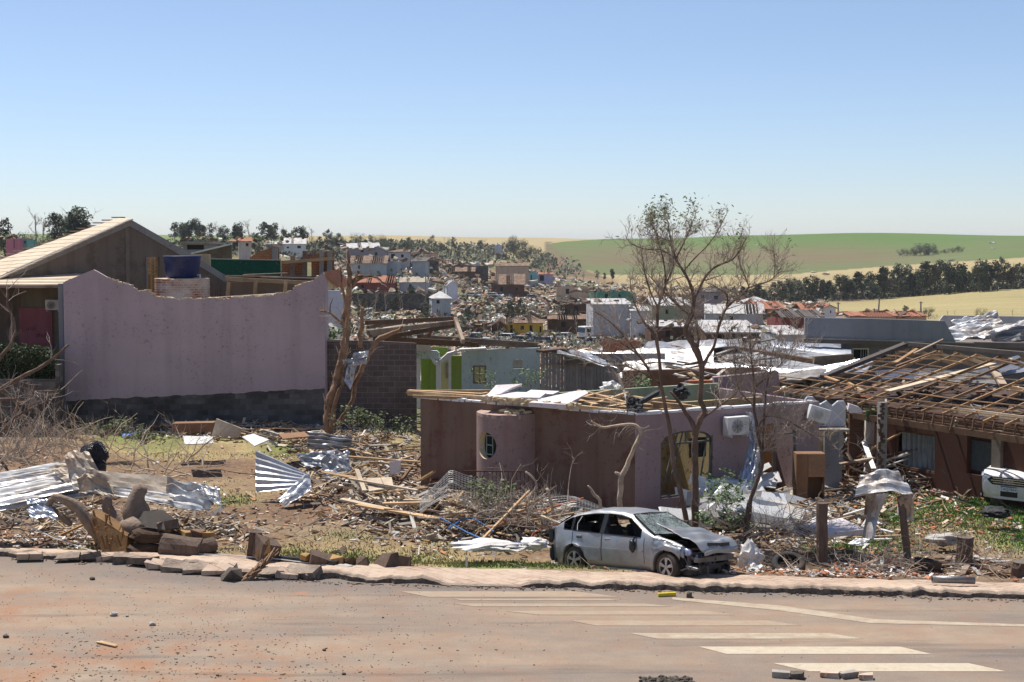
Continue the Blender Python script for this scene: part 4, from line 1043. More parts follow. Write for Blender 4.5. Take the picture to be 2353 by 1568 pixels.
a2 = ac_unit('air_conditioner', 'battered tilted air conditioner casing at the right end of the mauve house', fR(R(1868, 950)[0], -.3, R(1868, 950)[1]) , .1, .3, .78, broken=True)
# tiled wall remnant and dark recess right of the facade
tr = thing('tiled_wall_remnant', 'pale tiled wall remnant with zigzag broken top behind the battered air conditioner', 'wall', P(1905, 1100, 40.8))
b = NB('diagonal_tiles'); c = b.n('ShaderNodeTexCoord'); mp = b.n('ShaderNodeMapping'); b.l(c.outputs['Object'], mp.inputs[0]); mp.inputs['Rotation'].default_value = (0, .785, 0)
sx = b.n('ShaderNodeSeparateXYZ'); b.l(mp.outputs[0], sx.inputs[0]); cb = b.n('ShaderNodeCombineXYZ'); b.l(sx.outputs[0], cb.inputs[0]); b.l(sx.outputs[2], cb.inputs[1])
br = b.n('ShaderNodeTexBrick'); br.offset = 0; b.l(cb.outputs[0], br.inputs[0]); br.inputs['Scale'].default_value = 1; br.inputs['Brick Width'].default_value = .3; br.inputs['Row Height'].default_value = .3; br.inputs['Mortar Size'].default_value = .008
br.inputs['Color1'].default_value = (.5, .5, .53, 1); br.inputs['Color2'].default_value = (.45, .45, .48, 1); br.inputs['Mortar'].default_value = (.7, .7, .7, 1)
M['tiles'] = b.done(br.outputs[0], .3)
YT = 41.0
x0 = XP(1845, YT); pf = [(1845, 932), (1858, 913), (1872, 912), (1888, 930), (1895, 926), (1904, 921), (1917, 933), (1930, 922), (1944, 922), (1948, 930)]
wall('tiling', M['tiles'], tr, (x0, YT), (XP(1948, YT), YT), zy(980, YT), [(XP(a, YT) - x0, zy(b_, YT)) for a, b_ in pf], .12)
mb = MB(); mb.boxmm((XP(1852, YT), YT - .6, zy(985, YT)), (XP(1946, YT), YT + .1, zy(981, YT))); mb.build('ledge', M['concrete'], tr)
mb = MB(); mb.boxmm((XP(1882, 41.5), 41.5, -.8), (XP(1912, 41.5), 41.65, zy(986, 41.5))); mb.build('lower_wall', M['cream'], tr)
mb = MB(); mb.boxmm((XP(1900, 41.2), 41.2, -.8), (XP(1934, 41.2), 41.35, zy(983, 41.2))); mb.build('dark_wall', M['grey'], tr)
cb_ = thing('brown_cabinet', 'brown wooden cabinet with open lower compartment standing outside the mauve house', 'cabinet', P(1870, 1160, 38.8))
yc = 38.6; M['cabw'] = generic('brown_veneer', (.24, .125, .065), (.17, .085, .045), 1.5, stretch=(4, 4, .5), dirt=(.3, .2, .13), dirt_amt=.3)
zc0, zc1 = zy(1165, yc), zy(1043, yc); X0, X1, X2 = XP(1835, yc), XP(1862, yc), XP(1902, yc)
mb = MB(); mb.boxmm((X0, yc + .0, zc0), (X0 + .03, yc + .45, zc1)); mb.boxmm((X2 - .03, yc, zc0), (X2, yc + .45, zc1)); mb.boxmm((X0 + .03, yc, zc1 - .03), (X2 - .03, yc + .45, zc1)); mb.boxmm((X0 + .03, yc + .42, zc0), (X2 - .03, yc + .45, zc1 - .03))
mb.boxmm((X1, yc + .02, zc0), (X1 + .02, yc + .42, zc1 - .03)); mb.build('carcass', M['cabw'], cb_)
mb = MB(); mb.boxmm((X0 + .005, yc - .03, zc0), (X1 - .005, yc - .004, zc1 - .005)); mb.build('door', M['cabw'], cb_)
mb = MB(); mb.boxmm((X1 + .005, yc - .03, zy(1096, yc)), (X2 - .005, yc - .004, zc1 - .005)); mb.build('door', generic('pale_brown_veneer', (.32, .18, .1), (.22, .12, .07), 1.5), cb_)

# ================================================================== maroon house with the bare roof grid, right
M['rafter'] = generic('aged_orange_timber', (.46, .28, .14), (.24, .14, .075), 2, rnd=.35, dirt=(.14, .08, .05), bscale=40)
E0 = Vector((9.0, 45.0, 2.15)); e_ = Vector((.5, -.866, 0)); p_ = Vector((.866, .5, .25))
pick_ = lambda *a: random.choice(a)
def RP(s, t, up=0): return E0 + e_ * s + p_ * t + Vector((0, 0, up))
rh = thing('maroon_house', 'maroon house at right with stripped roof reduced to a grid of rafters', 'house', (13.5, 42, LOTZ))
def tmax(s): return 4.9 if s > -.1 else 1.3
s = -2.6; i = 0
while s < 11.5:
    mb = MB(); t1 = tmax(s) + U(-.1, .1); t0 = -U(0, .25)
    if random.random() < .22: t1 *= U(.35, .8)
    if random.random() < .12: s += U(.2, .5)
    mb.bar(RP(s, t0), RP(s + U(-.05, .05), t1, U(-.03, .03)), .04, .075); mb.build('rafter', M['rafter'], rh); s += U(.7, .85); i += 1
t = 0.1
while t < 5.0:
    s0 = -2.9 if t < 1.3 else -.1
    segs = [(s0, 11.6)] if random.random() > .55 else [(s0, s0 + U(3, 6)), (s0 + U(6.3, 7), 11.6)]
    for a, b_ in segs:
        mb = MB(); n_ = 5; q = [RP(lerp(a, b_, k / n_), t + U(-.05, .05), .09 + U(-.04, .03)) for k in range(n_ + 1)]
        for u_, v_ in zip(q, q[1:]): mb.bar(u_, v_, .04, .028)
        mb.build('purlin', M['rafter'], rh)
    t += U(.36, .62)
mb = MB(); q = [RP(-.15, 1.3, .12), RP(-.1, 4.95, .16)]
mb.bar(q[0], q[1], .28, .12); mb.bar(RP(-.1, 4.95, .16), RP(11.6, 4.95, .14), .26, .12); mb.build('ridge_tiles', generic('sooty_ridge_tiles', (.12, .1, .09), (.07, .06, .055), 6, bump=.8, bdist=.05), rh)
# far slope beyond the ridge
for k in range(12):
    mb = MB(); s = .2 + k * .9; a = RP(s, 4.9); mb.bar(a, a + Vector((.866 * 2, .5 * 2, -.57)), .06, .13); mb.build('rafter', M['wood'], rh)
# struts below the grid, wall
wallA, wallB = RP(2.6, .9), RP(11.6, .9)
fM = Fr(wallA.xy, wallB.xy)
sw = [(fM.s_at(2064), fM.s_at(2156)), (fM.s_at(2230), fM.s_at(2292))]
zw = [(fM.z_at(2064, 1072), fM.z_at(2064, 987)), (fM.z_at(2230, 1088), fM.z_at(2230, 995))]
wall('wall', M['maroon'], rh, wallA.xy, wallB.xy, -.9, 1.98, .16, ops=[(sw[0][0], sw[0][1], zw[0][0], zw[0][1]), (sw[1][0], sw[1][1], zw[1][0], zw[1][1])])
frame_obj('window_frame', fM, sw[0][0], sw[0][1], zw[0][0], zw[0][1], .04, M['woodd'], rh, .05, .05, 0)
cu = MB()
cu.sheet(lambda u, v: fM(lerp(sw[0][0] + .04, sw[0][1] - .04, u), .22 + .05 * math.sin(u * 46 + 2 * math.sin(v * 2)) + .02 * math.sin(u * 101), lerp(zw[0][0] - .05, zw[0][1] + .02, v)), 110, 8)
tag(cu.build('curtain', generic('grey_curtain', (.30, .325, .34), (.18, .2, .215), 3, bump=.05), smooth=True), 'pleated pale grey curtain hanging in the maroon house window', 'curtain')
mb = MB(); fM.box(mb, sw[1][0], sw[1][1], .16, .22, zw[1][0], zw[1][1]); dd = mb.build('door', generic('dark_door', (.06, .028, .022), bump=.2), rh)
mb = MB(); fM.box(mb, sw[1][0] + .03, sw[1][1] - .2, .15, .158, zw[1][0] + .1, zw[1][0] + .95); mb.build('door_panel', simple('slate_panel', (.06, .07, .08)), dd)
mb = MB(); fM.box(mb, sw[1][1] + .02, sw[1][1] + .34, -.12, -.003, -.9, 1.75); mb.build('pilaster', generic('grey_post', (.2, .17, .14)), rh)
mb = MB(); fM.box(mb, -.05, fM.L, .2, 9, 1.88, 1.95); fM.box(mb, -5.5, -.06, .6, 8, 1.84, 1.9); mb.build('ceiling', generic('rubble_strewn_ceiling', (.085, .045, .028), (.04, .022, .015), 3, bump=.8, bdist=.1, dirt=(.16, .11, .08), dirt_amt=.4), rh)
mb = MB()
for k in range(480):
    mb.col = mul(random.choice([(.5, .4, .3), (.35, .2, .12), (.65, .62, .6), (.4, .16, .09), (.15, .1, .08), (.12, .08, .06), (.1, .07, .05)]), U(.3, .8)); s = U(.04, .2); mb.box(fM(U(-5, fM.L), U(.4, 8.5), 1.97 + U(0, .1)), (s * U(.6, 3), s * .6, s * U(.1, .4)), M=Euler((U(-.4, .4), U(-.4, .4), U(0, 3))).to_matrix(), jit=.01)
tag(mb.build('ceiling_debris', M['plankmix'], rh), None, None, kind='stuff')
mb = MB(); fM.box(mb, 0, fM.L, -.9, -.75, 1.62, 1.8); mb.build('porch_beam', M['woodd'], rh)
mb = MB()
for k in range(26): a = RP(2.2 + k * .36, .05); mb.bar(a + Vector((0, 0, -.05)), a + Vector((U(-.1, .1), 0, -U(.2, .5))), .05, .04)
for k in range(4): mb.bar(RP(2.2, .1 + k * .06, -.15 - k * .12), RP(11.5, .1 + k * .06, -.15 - k * .12), .04, .05)
mb.build('ceiling_battens', M['woodd'], rh)
mb = MB(); fM.box(mb, .0, fM.L, 2.6, 2.8, -.9, 1.9); fM.box(mb, -.1, .05, .17, 4, -.9, 1.9); mb.build('inner_wall', M['brickd'], rh)
# porch posts, green fascia, brown brick pier
for pa, pb, yy, m_, nm in ((2024, 2041, 41.2, M['bandgrey'], 'porch_post'), (1930, 1944, 41.8, M['bandgrey'], 'porch_post')):
    mb = MB(); mb.box(((XP(pa, yy) + XP(pb, yy)) / 2, yy, (zy(925, yy) - .9) / 2), ((XP(pb, yy) - XP(pa, yy)), .2, zy(925, yy) + .9), .2, jit=.01); po = mb.build(nm, M['bandgrey'], rh)
    mb = MB()
    for k in range(40): z_ = lerp(-.4, zy(923, yy), k / 40); mb.box((XP(pa, yy) + U(-.01, .12) + (.16 if pa < 2000 else 0), yy - .11 + U(-.01, .01), z_), (U(.05, .13), .03, U(.04, .1)), U(-.3, .3), jit=.01)
    mb.build('exposed_brick', M['brickd'], po)
bp_ = wall('brick_pier', M['brickd'], rh, (XP(1957, 43.2), 43.2), (XP(1991, 43.2), 43.2), -.9, [(0, zy(945, 43.2)), (.2, zy(958, 43.2)), (.45, zy(955, 43.2))], .3)
mb = MB(); mb.boxmm((XP(1995, 43.6), 43.6, -.9), (XP(2024, 43.6), 43.75, zy(960, 43.6))); mb.build('pale_wall', M['white'], rh)
mb = MB(); mb.boxmm((XP(1996, 42.2), 42.2, zy(966, 42.2)), (XP(2052, 42.2), 42.3, zy(944, 42.2))); mb.build('fascia', M['lime'] if False else generic('dull_green_paint', (.07, .16, .05)), rh)
mb = MB(); mb.prism([P(1948, 942, 41.5), P(1952, 928, 41.5), P(1975, 936, 41.5), P(1985, 948, 41.5), P(1955, 950, 41.5)], (0, .3, 0)); mb.build('torn_plaster', M['slabm'], rh)
for k in range(10):
    a = RP(U(0, 9), U(.2, 4.6), U(.1, .2)); an = U(0, 3.14); mb = MB(); mb.bar(a, a + (e_ * math.cos(an) + p_ * math.sin(an)) * U(.5, 2.2) + Vector((0, 0, U(-.2, .25))), U(.05, .16), .04, rag=.04); tag(mb.build('loose_batten', M[pick_('woodg', 'rafter', 'woodd')], local=a), 'loose batten thrown askew across the bare roof grid', 'batten', 'loose battens on the roof grid')
# odd boards thrown on the grid
for i, (a, b_, w_, h_, m_, lab) in enumerate([((2040, 900, 42.3), (2322, 826, 44.6), .28, .06, 'roofbatten', 'long pale plank lying diagonally across the bare roof grid'),
        ((2190, 941, 40), (2353, 962, 37.6), .06, .14, 'roofbatten', 'pale board along the lower edge of the roof grid'), ((2275, 836, 44.5), (2305, 885, 42), .22, .08, 'woodg', 'stubby upright beam leaning at the top right of the roof grid'),
        ((2040, 878, 45), (2060, 862, 46), .14, .05, 'fibre', 'short grey board lying on the left part of the roof grid'), ((1945, 878, 46), (1990, 905, 44), .1, .08, 'wood', 'short yellow timber slanting over the left roof grid'),
        ((2192, 988, 39.5), (2200, 962, 39.6), .04, .12, 'roofbatten', 'short pale board hanging below the roof grid edge'), ((2300, 886, 42.5), (2400, 905, 41), .1, .1, 'wood', 'thick timber running out of the picture at right')]):
    mb = MB(); mb.bar(P(*a), P(*b_), w_, h_, rag=.03); tag(mb.build('loose_plank', M[m_], local=P(*a)), lab, 'plank')
mb = MB(); mb.bar(P(2230, 930, 40.5), P(2262, 975, 39.8), .04, .04); mb.tube([P(2192, 962, 39.6), P(2235, 968, 39.7), P(2262, 990, 39.7), P(2285, 1012, 39.6), P(2300, 1040, 39.5), P(2325, 1058, 39.3)], .018, 5)
tag(mb.build('hanging_cable', M['wire']), 'loose grey cable sagging in front of the maroon house', 'cable')
# ================================================================== cars
def paint(name, c, dirt=(.25, .2, .16), da=.55, metal=.45, rough=.38):
    if name in MATS: return MATS[name]
    b = NB(name); v = b.coord(); col = b.mix(b.noise(v, 1.5, 5, .6, .35, .65), c, mul(c, .82))
    sx = b.n('ShaderNodeSeparateXYZ'); b.l(v, sx.inputs[0])
    low = b.ramp(sx.outputs[2], .75, .15)
    d = b.math('MULTIPLY', b.math('ADD', b.noise(v, 4, 7, .7, .42, .66), b.math('MULTIPLY', low, .6)), da)
    col = b.mix(d, col, dirt); col = b.mix(b.math('MULTIPLY', b.noise(v, 11, 4, .7, .66, .7), .6), col, (.1, .09, .08))
    b.bump(b.noise(v, 2.2, 3, .5), .25, .06)
    MATS[name] = b.done(col, b.math('ADD', b.math('MULTIPLY', d, .6), rough), metal, .5); return MATS[name]
def wheel(parent, c, r=.3, wd=.19, side=-1, spokes=5, dusty=True, steer=0):
    R = Matrix.Rotation(steer, 3, 'Z') @ Matrix.Rotation(math.pi / 2 * (1 if side < 0 else -1), 3, 'X')
    pr = [(r * .66, -wd / 2), (r * .9, -wd / 2 - .005), (r * .985, -wd / 2 + .02), (r, -wd * .3), (r, wd * .3), (r * .985, wd / 2 - .02), (r * .9, wd / 2 + .005), (r * .66, wd / 2)]
    mb = MB(); mb.lathe(pr, c, R, 36); t = mb.build('tyre', M['rubber'], smooth=True); t.parent = parent
    mb = MB(); mb.lathe([(r * .67, wd / 2 - .0), (r * .64, wd / 2 + .006), (r * .6, wd / 2 - .01), (r * .59, -wd * .2)], c, R, 30)
    c_ = Vector(c)
    for k in range(spokes):
        a = 2 * math.pi * k / spokes + .3
        for da in (-.12, .12):
            p = R @ Vector((r * .12 * math.cos(a), r * .12 * math.sin(a), wd / 2 - .012)); q = R @ Vector((r * .62 * math.cos(a + da), r * .62 * math.sin(a + da), wd / 2 - .018))
            mb.bar(c_ + p, c_ + q, r * .13, .02, up=R @ Vector((0, 0, 1)))
    mb.lathe([(0, wd / 2 + .002), (r * .15, wd / 2 - .0), (r * .17, wd / 2 - .03)], c, R, 14)
    m = mb.build('rim', paint('dusty_alloy', (.5, .5, .5), da=.45, metal=.8, rough=.3)); m.parent = t
    mb = MB(); mb.lathe([(0, -wd * .12), (r * .6, -wd * .12)], c, R, 20); d = mb.build('brake_disc', M['rust']); d.parent = t
    return t
def loft_car(root, top, belt, halfw, wheels, sill, xs0, xs1, glass, doors, pmat, roofw=.56, wr=.36, dent=.0, cut_top=(), crown=.03, seed=0, step=.05, windows=(), wtop=.085, fl=None):
    """top/belt/halfw: [(x,val)], x forward. Returns dict of MBs built into parts"""
    n = int(round((xs1 - xs0) / step)); X = [xs0 + (xs1 - xs0) * i / n for i in range(n + 1)]
    for w in windows:                     # snap stations to pillar lines
        for q in w: k = min(range(len(X)), key=lambda i: abs(X[i] - q)); X[k] = q
    for w in cut_top:
        for q in w[:2]: k = min(range(len(X)), key=lambda i: abs(X[i] - q)); X[k] = q
    def ring(x, sd):
        zt, zb, w = interp(top, x), interp(belt, x), interp(halfw, x)
        zl = sill
        for xw, zw in wheels:
            if abs(x - xw) < wr: zl = max(zl, zw + math.sqrt(max(0, wr * wr - (x - xw) ** 2)))
        zb = min(zb, zt - .03); zw_ = max(zb + .004, zt - wtop)
        k = (zt - zb) / .45; rw = lerp(w * .95, roofw * w / .84, min(1, max(0, k)))
        lv = [(sill, w * .93), (sill + .14, w * .985), (sill + .3, w * 1.0), (sill + .42, w * 1.0), (sill + .55, w * .992), (zb - .03, w * .965), (zb, w * .95), (zw_, lerp(w * .95, rw + .05, min(1, k))), (lerp(zw_, zt, .55), rw + .015), (zt - .012, rw * .88), (zt + crown * .6, rw * .5), (zt + crown, 0)]
        out = []
        for i, (z, y) in enumerate(lv):
            z = min(z, zb - .035 + i * .0001) if i < 5 else z
            if i < 5: z = max(z, min(zl, zb - .04) + i * .003)
            arch = 0
            for xw, zw2 in wheels:
                rr = math.hypot(x - xw, z - zw2)
                if rr < wr + .07 and i < 5: arch = .022 * (1 - max(0, rr - wr) / .07)
            d = dent * (nz(x * 1.0, i * .25 + sd, seed, 2.2) + .5 * nz(x, i * .4, seed + 3 + sd, 6)) if 0 < i < 7 or i > 8 else 0
            out.append(Vector((x, sd * (y + arch + d), z + (d * .7 if i > 8 else 0))))
        return out
    body, parts = MB(), {(k, s_): MB() for k in doors for s_ in (-1, 1)}
    seal = MB()
    for sd in (-1, 1):
        rg = [ring(x, sd) for x in X]
        for a, b, ra, rb_ in zip(X, X[1:], rg, rg[1:]):
            m = (a + b) / 2
            for i in range(11):
                q = [ra[i], rb_[i], rb_[i + 1], ra[i + 1]]
                if sd > 0: q = q[::-1]
                if i == 6 and any(w0 < m < w1 for w0, w1 in windows): continue
                if i >= 9 and any(c[0] < m < c[1] for c in cut_top): continue
                tgt = body
                if 0 < i < 6:
                    for k, (d0, d1) in doors.items():
                        if d0 < m < d1: tgt = parts[(k, sd)]
                tgt.poly(q)
                if i == 0:
                    tgt.poly([ra[0], ra[0] + Vector((0, -sd * .1, .0)), rb_[0] + Vector((0, -sd * .1, 0)), rb_[0]][::sd])
        for k, (d0, d1) in doors.items():           # dark shut lines
            for xx in (d0, d1):
                r_ = ring(xx, sd); seal.tube([p + Vector((0, sd * .0015, 0)) for p in r_[1:7]], .0055, 4, False)
    for e, fl_ in ((X[0], 1), (X[-1], 0)):
        a, b = ring(e, -1), ring(e, 1)
        if fl is not None and not fl[0 if fl_ else 1]: continue
        for i in range(11): q = [a[i], b[i], b[i + 1], a[i + 1]]; body.poly(q if not fl_ else q[::-1])
    bo = body.build('body', pmat, smooth=True, fix=True); bo.parent = root
    for k, m_ in parts.items():
        if m_.f: o = m_.build('door', pmat, smooth=True, fix=True); o.parent = root
    o = seal.build('door_seals', M['black']); o.parent = root
    return ring, X, bo
def rel(o, root): o.parent = root; return o

M['silver'] = paint('scuffed_silver_paint', (.32, .34, .365), da=.42, metal=.55, rough=.33)
def wrecked_car():
    F = P(1537, 1337, 29.15); Rr = P(1322, 1318, 31.0)
    h = (F - Rr).normalized(); mid = (F + Rr) / 2
    lat = Vector((-h.y, h.x, 0)).normalized(); lat = (lat + Vector((0, 0, -.09))).normalized(); up = h.cross(lat).normalized(); lat = up.cross(h)
    org = mid + lat * .73
    root = thing('wrecked_car', 'wrecked silver hatchback with crushed open front and shattered windscreen on grass verge', 'car', org)
    Mx = Matrix((h, lat, up)).transposed(); root.rotation_euler = Mx.to_euler()
    top = [(-2.08, .80), (-2.03, .93), (-1.96, 1.0), (-1.9, 1.03), (-1.72, 1.15), (-1.45, 1.295), (-1.2, 1.36), (-.8, 1.41), (-.35, 1.425), (0, 1.40), (.22, 1.35), (.45, 1.23), (.72, 1.08), (.95, .965), (1.2, .90), (1.45, .84), (1.75, .74)]
    belt = [(-2.08, .79), (-1.9, .98), (-1.3, .95), (0, .90), (.9, .865), (1.2, .86), (1.75, .7)]
    hw = [(-2.08, .62), (-2.0, .72), (-1.8, .79), (-1.3, .83), (0, .845), (1.0, .83), (1.5, .80), (1.75, .74)]
    ring, X, bo = loft_car(root, top, belt, hw, [(-1.28, .3), (1.32, .3)], .2, -2.08, 1.62, None, {'rear': (-1.32, -.46), 'front': (-.45, .74)}, M['silver'], dent=.016, seed=4,
        cut_top=((.24, .93), (-1.88, -1.5), (.95, 1.65)), windows=((-1.62, -1.38), (-1.33, -.52), (-.4, .62)), fl=(1, 0))
    # rear bumper, sill, arch trim
    mb = MB(); mb.sheet(lambda u, v: Vector((-2.1 - .03 * math.sin(v * 3.14) + .1 * abs(2 * u - 1) ** 3, lerp(-.8, .8, u) , lerp(.24, .6, v))), 16, 6); rel(mb.build('rear_bumper', M['silver'], smooth=True), root)
    mb = MB(); mb.box((-2.06, 0, .98), (.16, 1.2, .04), 0, jit=.01); rel(mb.build('spoiler', M['silver']), root)
    mb = MB(); mb.box((-2.03, -.72, .82), (.1, .14, .26), .4, jit=.01); rel(mb.build('tail_light', M['black']), root)
    mb = MB(); mb.box((-2.03, .72, .82), (.1, .14, .26), -.4); rel(mb.build('tail_light', simple('red_lamp', (.3, .02, .02), .2)), root)
    # dark interior with seats, wheel
    mb = MB(); mb.boxmm((-1.9, -.74, .25), (.9, .74, .3)); mb.boxmm((-1.95, -.7, .3), (-1.85, .7, .95)); mb.boxmm((.8, -.74, .3), (.9, .74, .88)); mb.boxmm((-1.8, .7, .28), (.8, .76, .86)); rel(mb.build('cabin_floor', M['dark']), root)
    for x_, y_ in ((-.15, -.37), (-.15, .37), (-1.1, -.35), (-1.1, .35)):
        mb = MB(); mb.box((x_, y_, .45), (.5, .48, .22), jit=.02); mb.box((x_ - .3, y_, .78), (.16, .46, .6), M=Matrix.Rotation(-.25, 3, 'Y'), jit=.01); mb.box((x_ - .4, y_, 1.17), (.1, .26, .18), jit=.01); rel(mb.build('seat', M['fabric'], bev=.04), root)
    mb = MB(); mb.tube([Vector((.42, .36, .9)) + Matrix.Rotation(-.5, 3, 'Y') @ Vector((0, .18 * math.cos(a * .524), .18 * math.sin(a * .524))) for a in range(13)], .014, 6, False); rel(mb.build('steering_wheel', M['black']), root)
    # window surrounds: black weather strips, torn seal, black B pillar
    mb = MB()
    for sd in (-1, 1):
        for w0, w1 in ((-1.62, -1.38), (-1.33, -.52), (-.4, .62)):
            st = [w0 + (w1 - w0) * k / 8 for k in range(9)]
            lo = [ring(x, sd)[6] for x in st]; hi = [ring(x, sd)[7] for x in st]
            mb.tube(lo + hi[::-1] + [lo[0]], .013, 5, False)
        r_ = ring(-.46, sd); mb.bar(r_[6] + Vector((0, sd * .004, 0)), r_[7] + Vector((0, sd * .006, 0)), .1, .012, up=(0, sd, 0))
        r_ = ring(-1.355, sd); mb.bar(r_[6], r_[7], .03, .012, up=(0, sd, 0))
    rel(mb.build('window_trim', M['black']), root)
    mb = MB(); r0, r1 = ring(-.95, -1), ring(-.9, -1); mb.tube([ring(-1.2, -1)[6] + Vector((0, .01, .0)), Vector((-1.24, -.72, 1.1)), Vector((-1.15, -.66, 1.26))], .008, 4); rel(mb.build('torn_seal', M['whitemetal']), root)
    # protection strip, handles, sill guard, fallen mirror
    mb = MB()
    for a, b_ in ((-1.25, -.5), (-.43, .7)):
        pts = [ring(lerp(a, b_, k / 6), -1)[3] + Vector((0, -.008, -.02)) for k in range(7)]
        for u, v in zip(pts, pts[1:]): mb.bar(u, v, .018, .035)
    rel(mb.build('side_strip', M['silver']), root)
    for x_ in (-1.12, -.28):
        p = ring(x_, -1)[5] + Vector((0, -.0, -.07)); mb = MB(); mb.box(p + Vector((0, -.012, 0)), (.17, .03, .04)); hb = rel(mb.build('door_handle', M['silver'], bev=.01), root)
        mb = MB(); mb.box(p + Vector((0, -.004, -.028)), (.15, .02, .035)); rel(mb.build('handle_recess', M['black']), root)
    mb = MB(); mb.bar(ring(-.86, -1)[0] + Vector((0, -.01, -.03)), ring(.84, -1)[0] + Vector((0, -.04, -.05)), .06, .1, rag=.02); rel(mb.build('sill', M['silver']), root)
    mb = MB(); p = ring(.45, -1)[5]; mb.rock(p + Vector((.0, -.06, -.15)), (.085, .05, .15), 2, 2); rel(mb.build('dangling_mirror', M['black'], smooth=True), root)
    mb = MB(); mb.tube([p + Vector((.05, -.02, .05)), p + Vector((.02, -.06, -.05))], .02, 6); rel(mb.build('mirror_arm', M['black']), root)
    # windscreen, shattered
    b = NB('shattered_glass'); v = b.coord(); vo = b.n('ShaderNodeTexVoronoi', feature='DISTANCE_TO_EDGE'); vo.inputs['Scale'].default_value = 22; b.l(v, vo.inputs['Vector'])
    crack = b.ramp(vo.outputs[0], .06, .0); big = b.noise(v, 3.2, 5, .7, .42, .6)
    col = b.mix(b.math('MAXIMUM', crack, b.math('MULTIPLY', big, .7)), (.03, .045, .045), (.42, .5, .47))
    b.bump(b.noise(v, 15, 5, .8), 1.0, .06); M['shatter'] = b.done(col, .25, 0, .6)
    def ws(u, v, k=1):
        x = lerp(.95, .25, v); z = interp(top, x) + .012; yw = lerp(.74, .56, v)
        sag = -.10 * math.sin(math.pi * u) * math.sin(math.pi * v) - .09 * math.exp(-((u - .35) ** 2 + (v - .3) ** 2) * 14) + .012 * nz(u * 6, v * 6, 2)
        return Vector((x + .05 * (1 - (2 * u - 1) ** 2) * (1 - v), lerp(-yw, yw, u), z + sag))
    mb = MB(); mb.sheet(lambda u, v: ws(u, v), 26, 16); rel(mb.build('windscreen', M['shatter'], solid=.006), root)
    mb = MB(); mb.tube([ws(0, 1), ws(0, .5), ws(0, 0)], .016, 5); mb.tube([ws(1, 1), ws(1, .5), ws(1, 0)], .016, 5); mb.tube([ws(k / 8, 1) for k in range(9)], .014, 5); rel(mb.build('windscreen_seal', M['black']), root)
    mb = MB(); mb.sheet(lambda u, v: Vector((lerp(-1.9, -1.5, v), lerp(-.66, .66, u) * lerp(1, .86, v), interp(top, lerp(-1.9, -1.5, v)) + .02)), 8, 4); rel(mb.build('rear_window', M['glassd']), root)
    # buckled bonnet
    def bon(u, v):
        x = lerp(.98, 2.12, v); y = lerp(-.72, .72, u) * lerp(1, .86, v)
        z = lerp(1.0, .80, v) + .10 * math.exp(-((v - .12) / .25) ** 2) * (1.2 - u) + .07 * math.sin(v * 3.14) * math.sin(u * 3.14)
        z += .045 * nz(u * 3, v * 4, 1, 1.4) + .05 * abs(nz(u * 2, v * 3, 7, 1.6)) * (v > .3) - .10 * math.exp(-((v - .72) ** 2) * 60) * (1 - abs(2 * u - 1)) ** .5
        if v > .86: z -= (v - .86) * 1.0
        z += .09 * max(0, .25 - u) * (1 - v) * 4
        return Vector((x, y, z))
    mb = MB(); mb.sheet(bon, 26, 30); rel(mb.build('bonnet', M['silver'], solid=.012, smooth=True), root)
    mb = MB(); mb.sheet(lambda u, v: bon(.04 + .92 * u, .02 + .9 * v) + Vector((0, 0, -.05 - .02 * nz(u * 5, v * 5))), 18, 16); rel(mb.build('bonnet_lining', M['black']), root)
    mb = MB()    # the grille opening in the folded bonnet nose
    for y0, y1 in ((-.36, -.02), (.02, .36)):
        q = [bon(.5 + y / 1.24, .93) + Vector((.02, 0, .01)) for y in (y0, y1)]; mb.bar(q[0], q[1], .03, .07)
    rel(mb.build('grille', M['black']), root)
    mb = MB(); q = [bon(.5 + (-.5 + k / 10) * .9, .985) + Vector((.03, 0, -.06 + .015 * nz(k, 2))) for k in range(11)]
    for a_, b_ in zip(q, q[1:]): mb.bar(a_, b_, .04, .075)
    rel(mb.build('bonnet_lip', M['silver']), root)
    # engine bay and bare front structure
    rnd = random.Random(3)
    for nm, mt, items in (('engine', M['black'], [((1.35, 0, .55), (.6, .8, .5)), ((1.3, .35, .75), (.4, .4, .2)), ((1.2, -.45, .7), (.3, .25, .2)), ((1.62, .0, .5), (.06, 1.1, .5))]), ('battery', M['black'], [((1.3, -.5, .66), (.24, .17, .2))])):
        mb = MB()
        for c, d in items: mb.box(c, d, rnd.uniform(-.15, .15), jit=.03)
        rel(mb.build(nm, mt), root)
    mb = MB(); mb.box((1.93, .02, .47), (.09, 1.3, .12), .05, jit=.02); rel(mb.build('bumper_beam', generic('dirty_steel', (.2, .19, .18), (.09, .08, .075), 6, rough=.6, metal=.4)), root)
    mb = MB()
    for a_, b_, w_ in (((1.6, -.5, .6), (1.95, -.55, .45), .09), ((1.6, .5, .6), (1.95, .55, .45), .09), ((1.75, -.62, .68), (1.8, .62, .66), .06), ((1.72, -.6, .3), (1.78, .6, .28), .08), ((1.72, -.58, .68), (1.74, -.56, .3), .07), ((1.72, .58, .68), (1.74, .6, .3), .07), ((1.9, -.2, .42), (1.95, -.22, .1), .02), ((1.85, -.6, .35), (1.65, -.75, .25), .05)): mb.bar(a_, b_, w_, w_ * .7, rag=.02)
    rel(mb.build('front_frame', MATS['dirty_steel']), root)
    mb = MB(); mb.boxmm((1.4, -.68, .16), (1.85, .68, .35)); mb.box((1.5, 0, .2), (.5, .9, .2), .1, jit=.05)
    for k in range(24): mb.box((rnd.uniform(1.55, 1.9), rnd.uniform(-.65, .65), rnd.uniform(.15, .62)), (rnd.uniform(.05, .2), rnd.uniform(.05, .25), rnd.uniform(.04, .16)), rnd.uniform(0, 3), jit=.03)
    rel(mb.build('crushed_parts', M['black']), root)
    mb = MB()
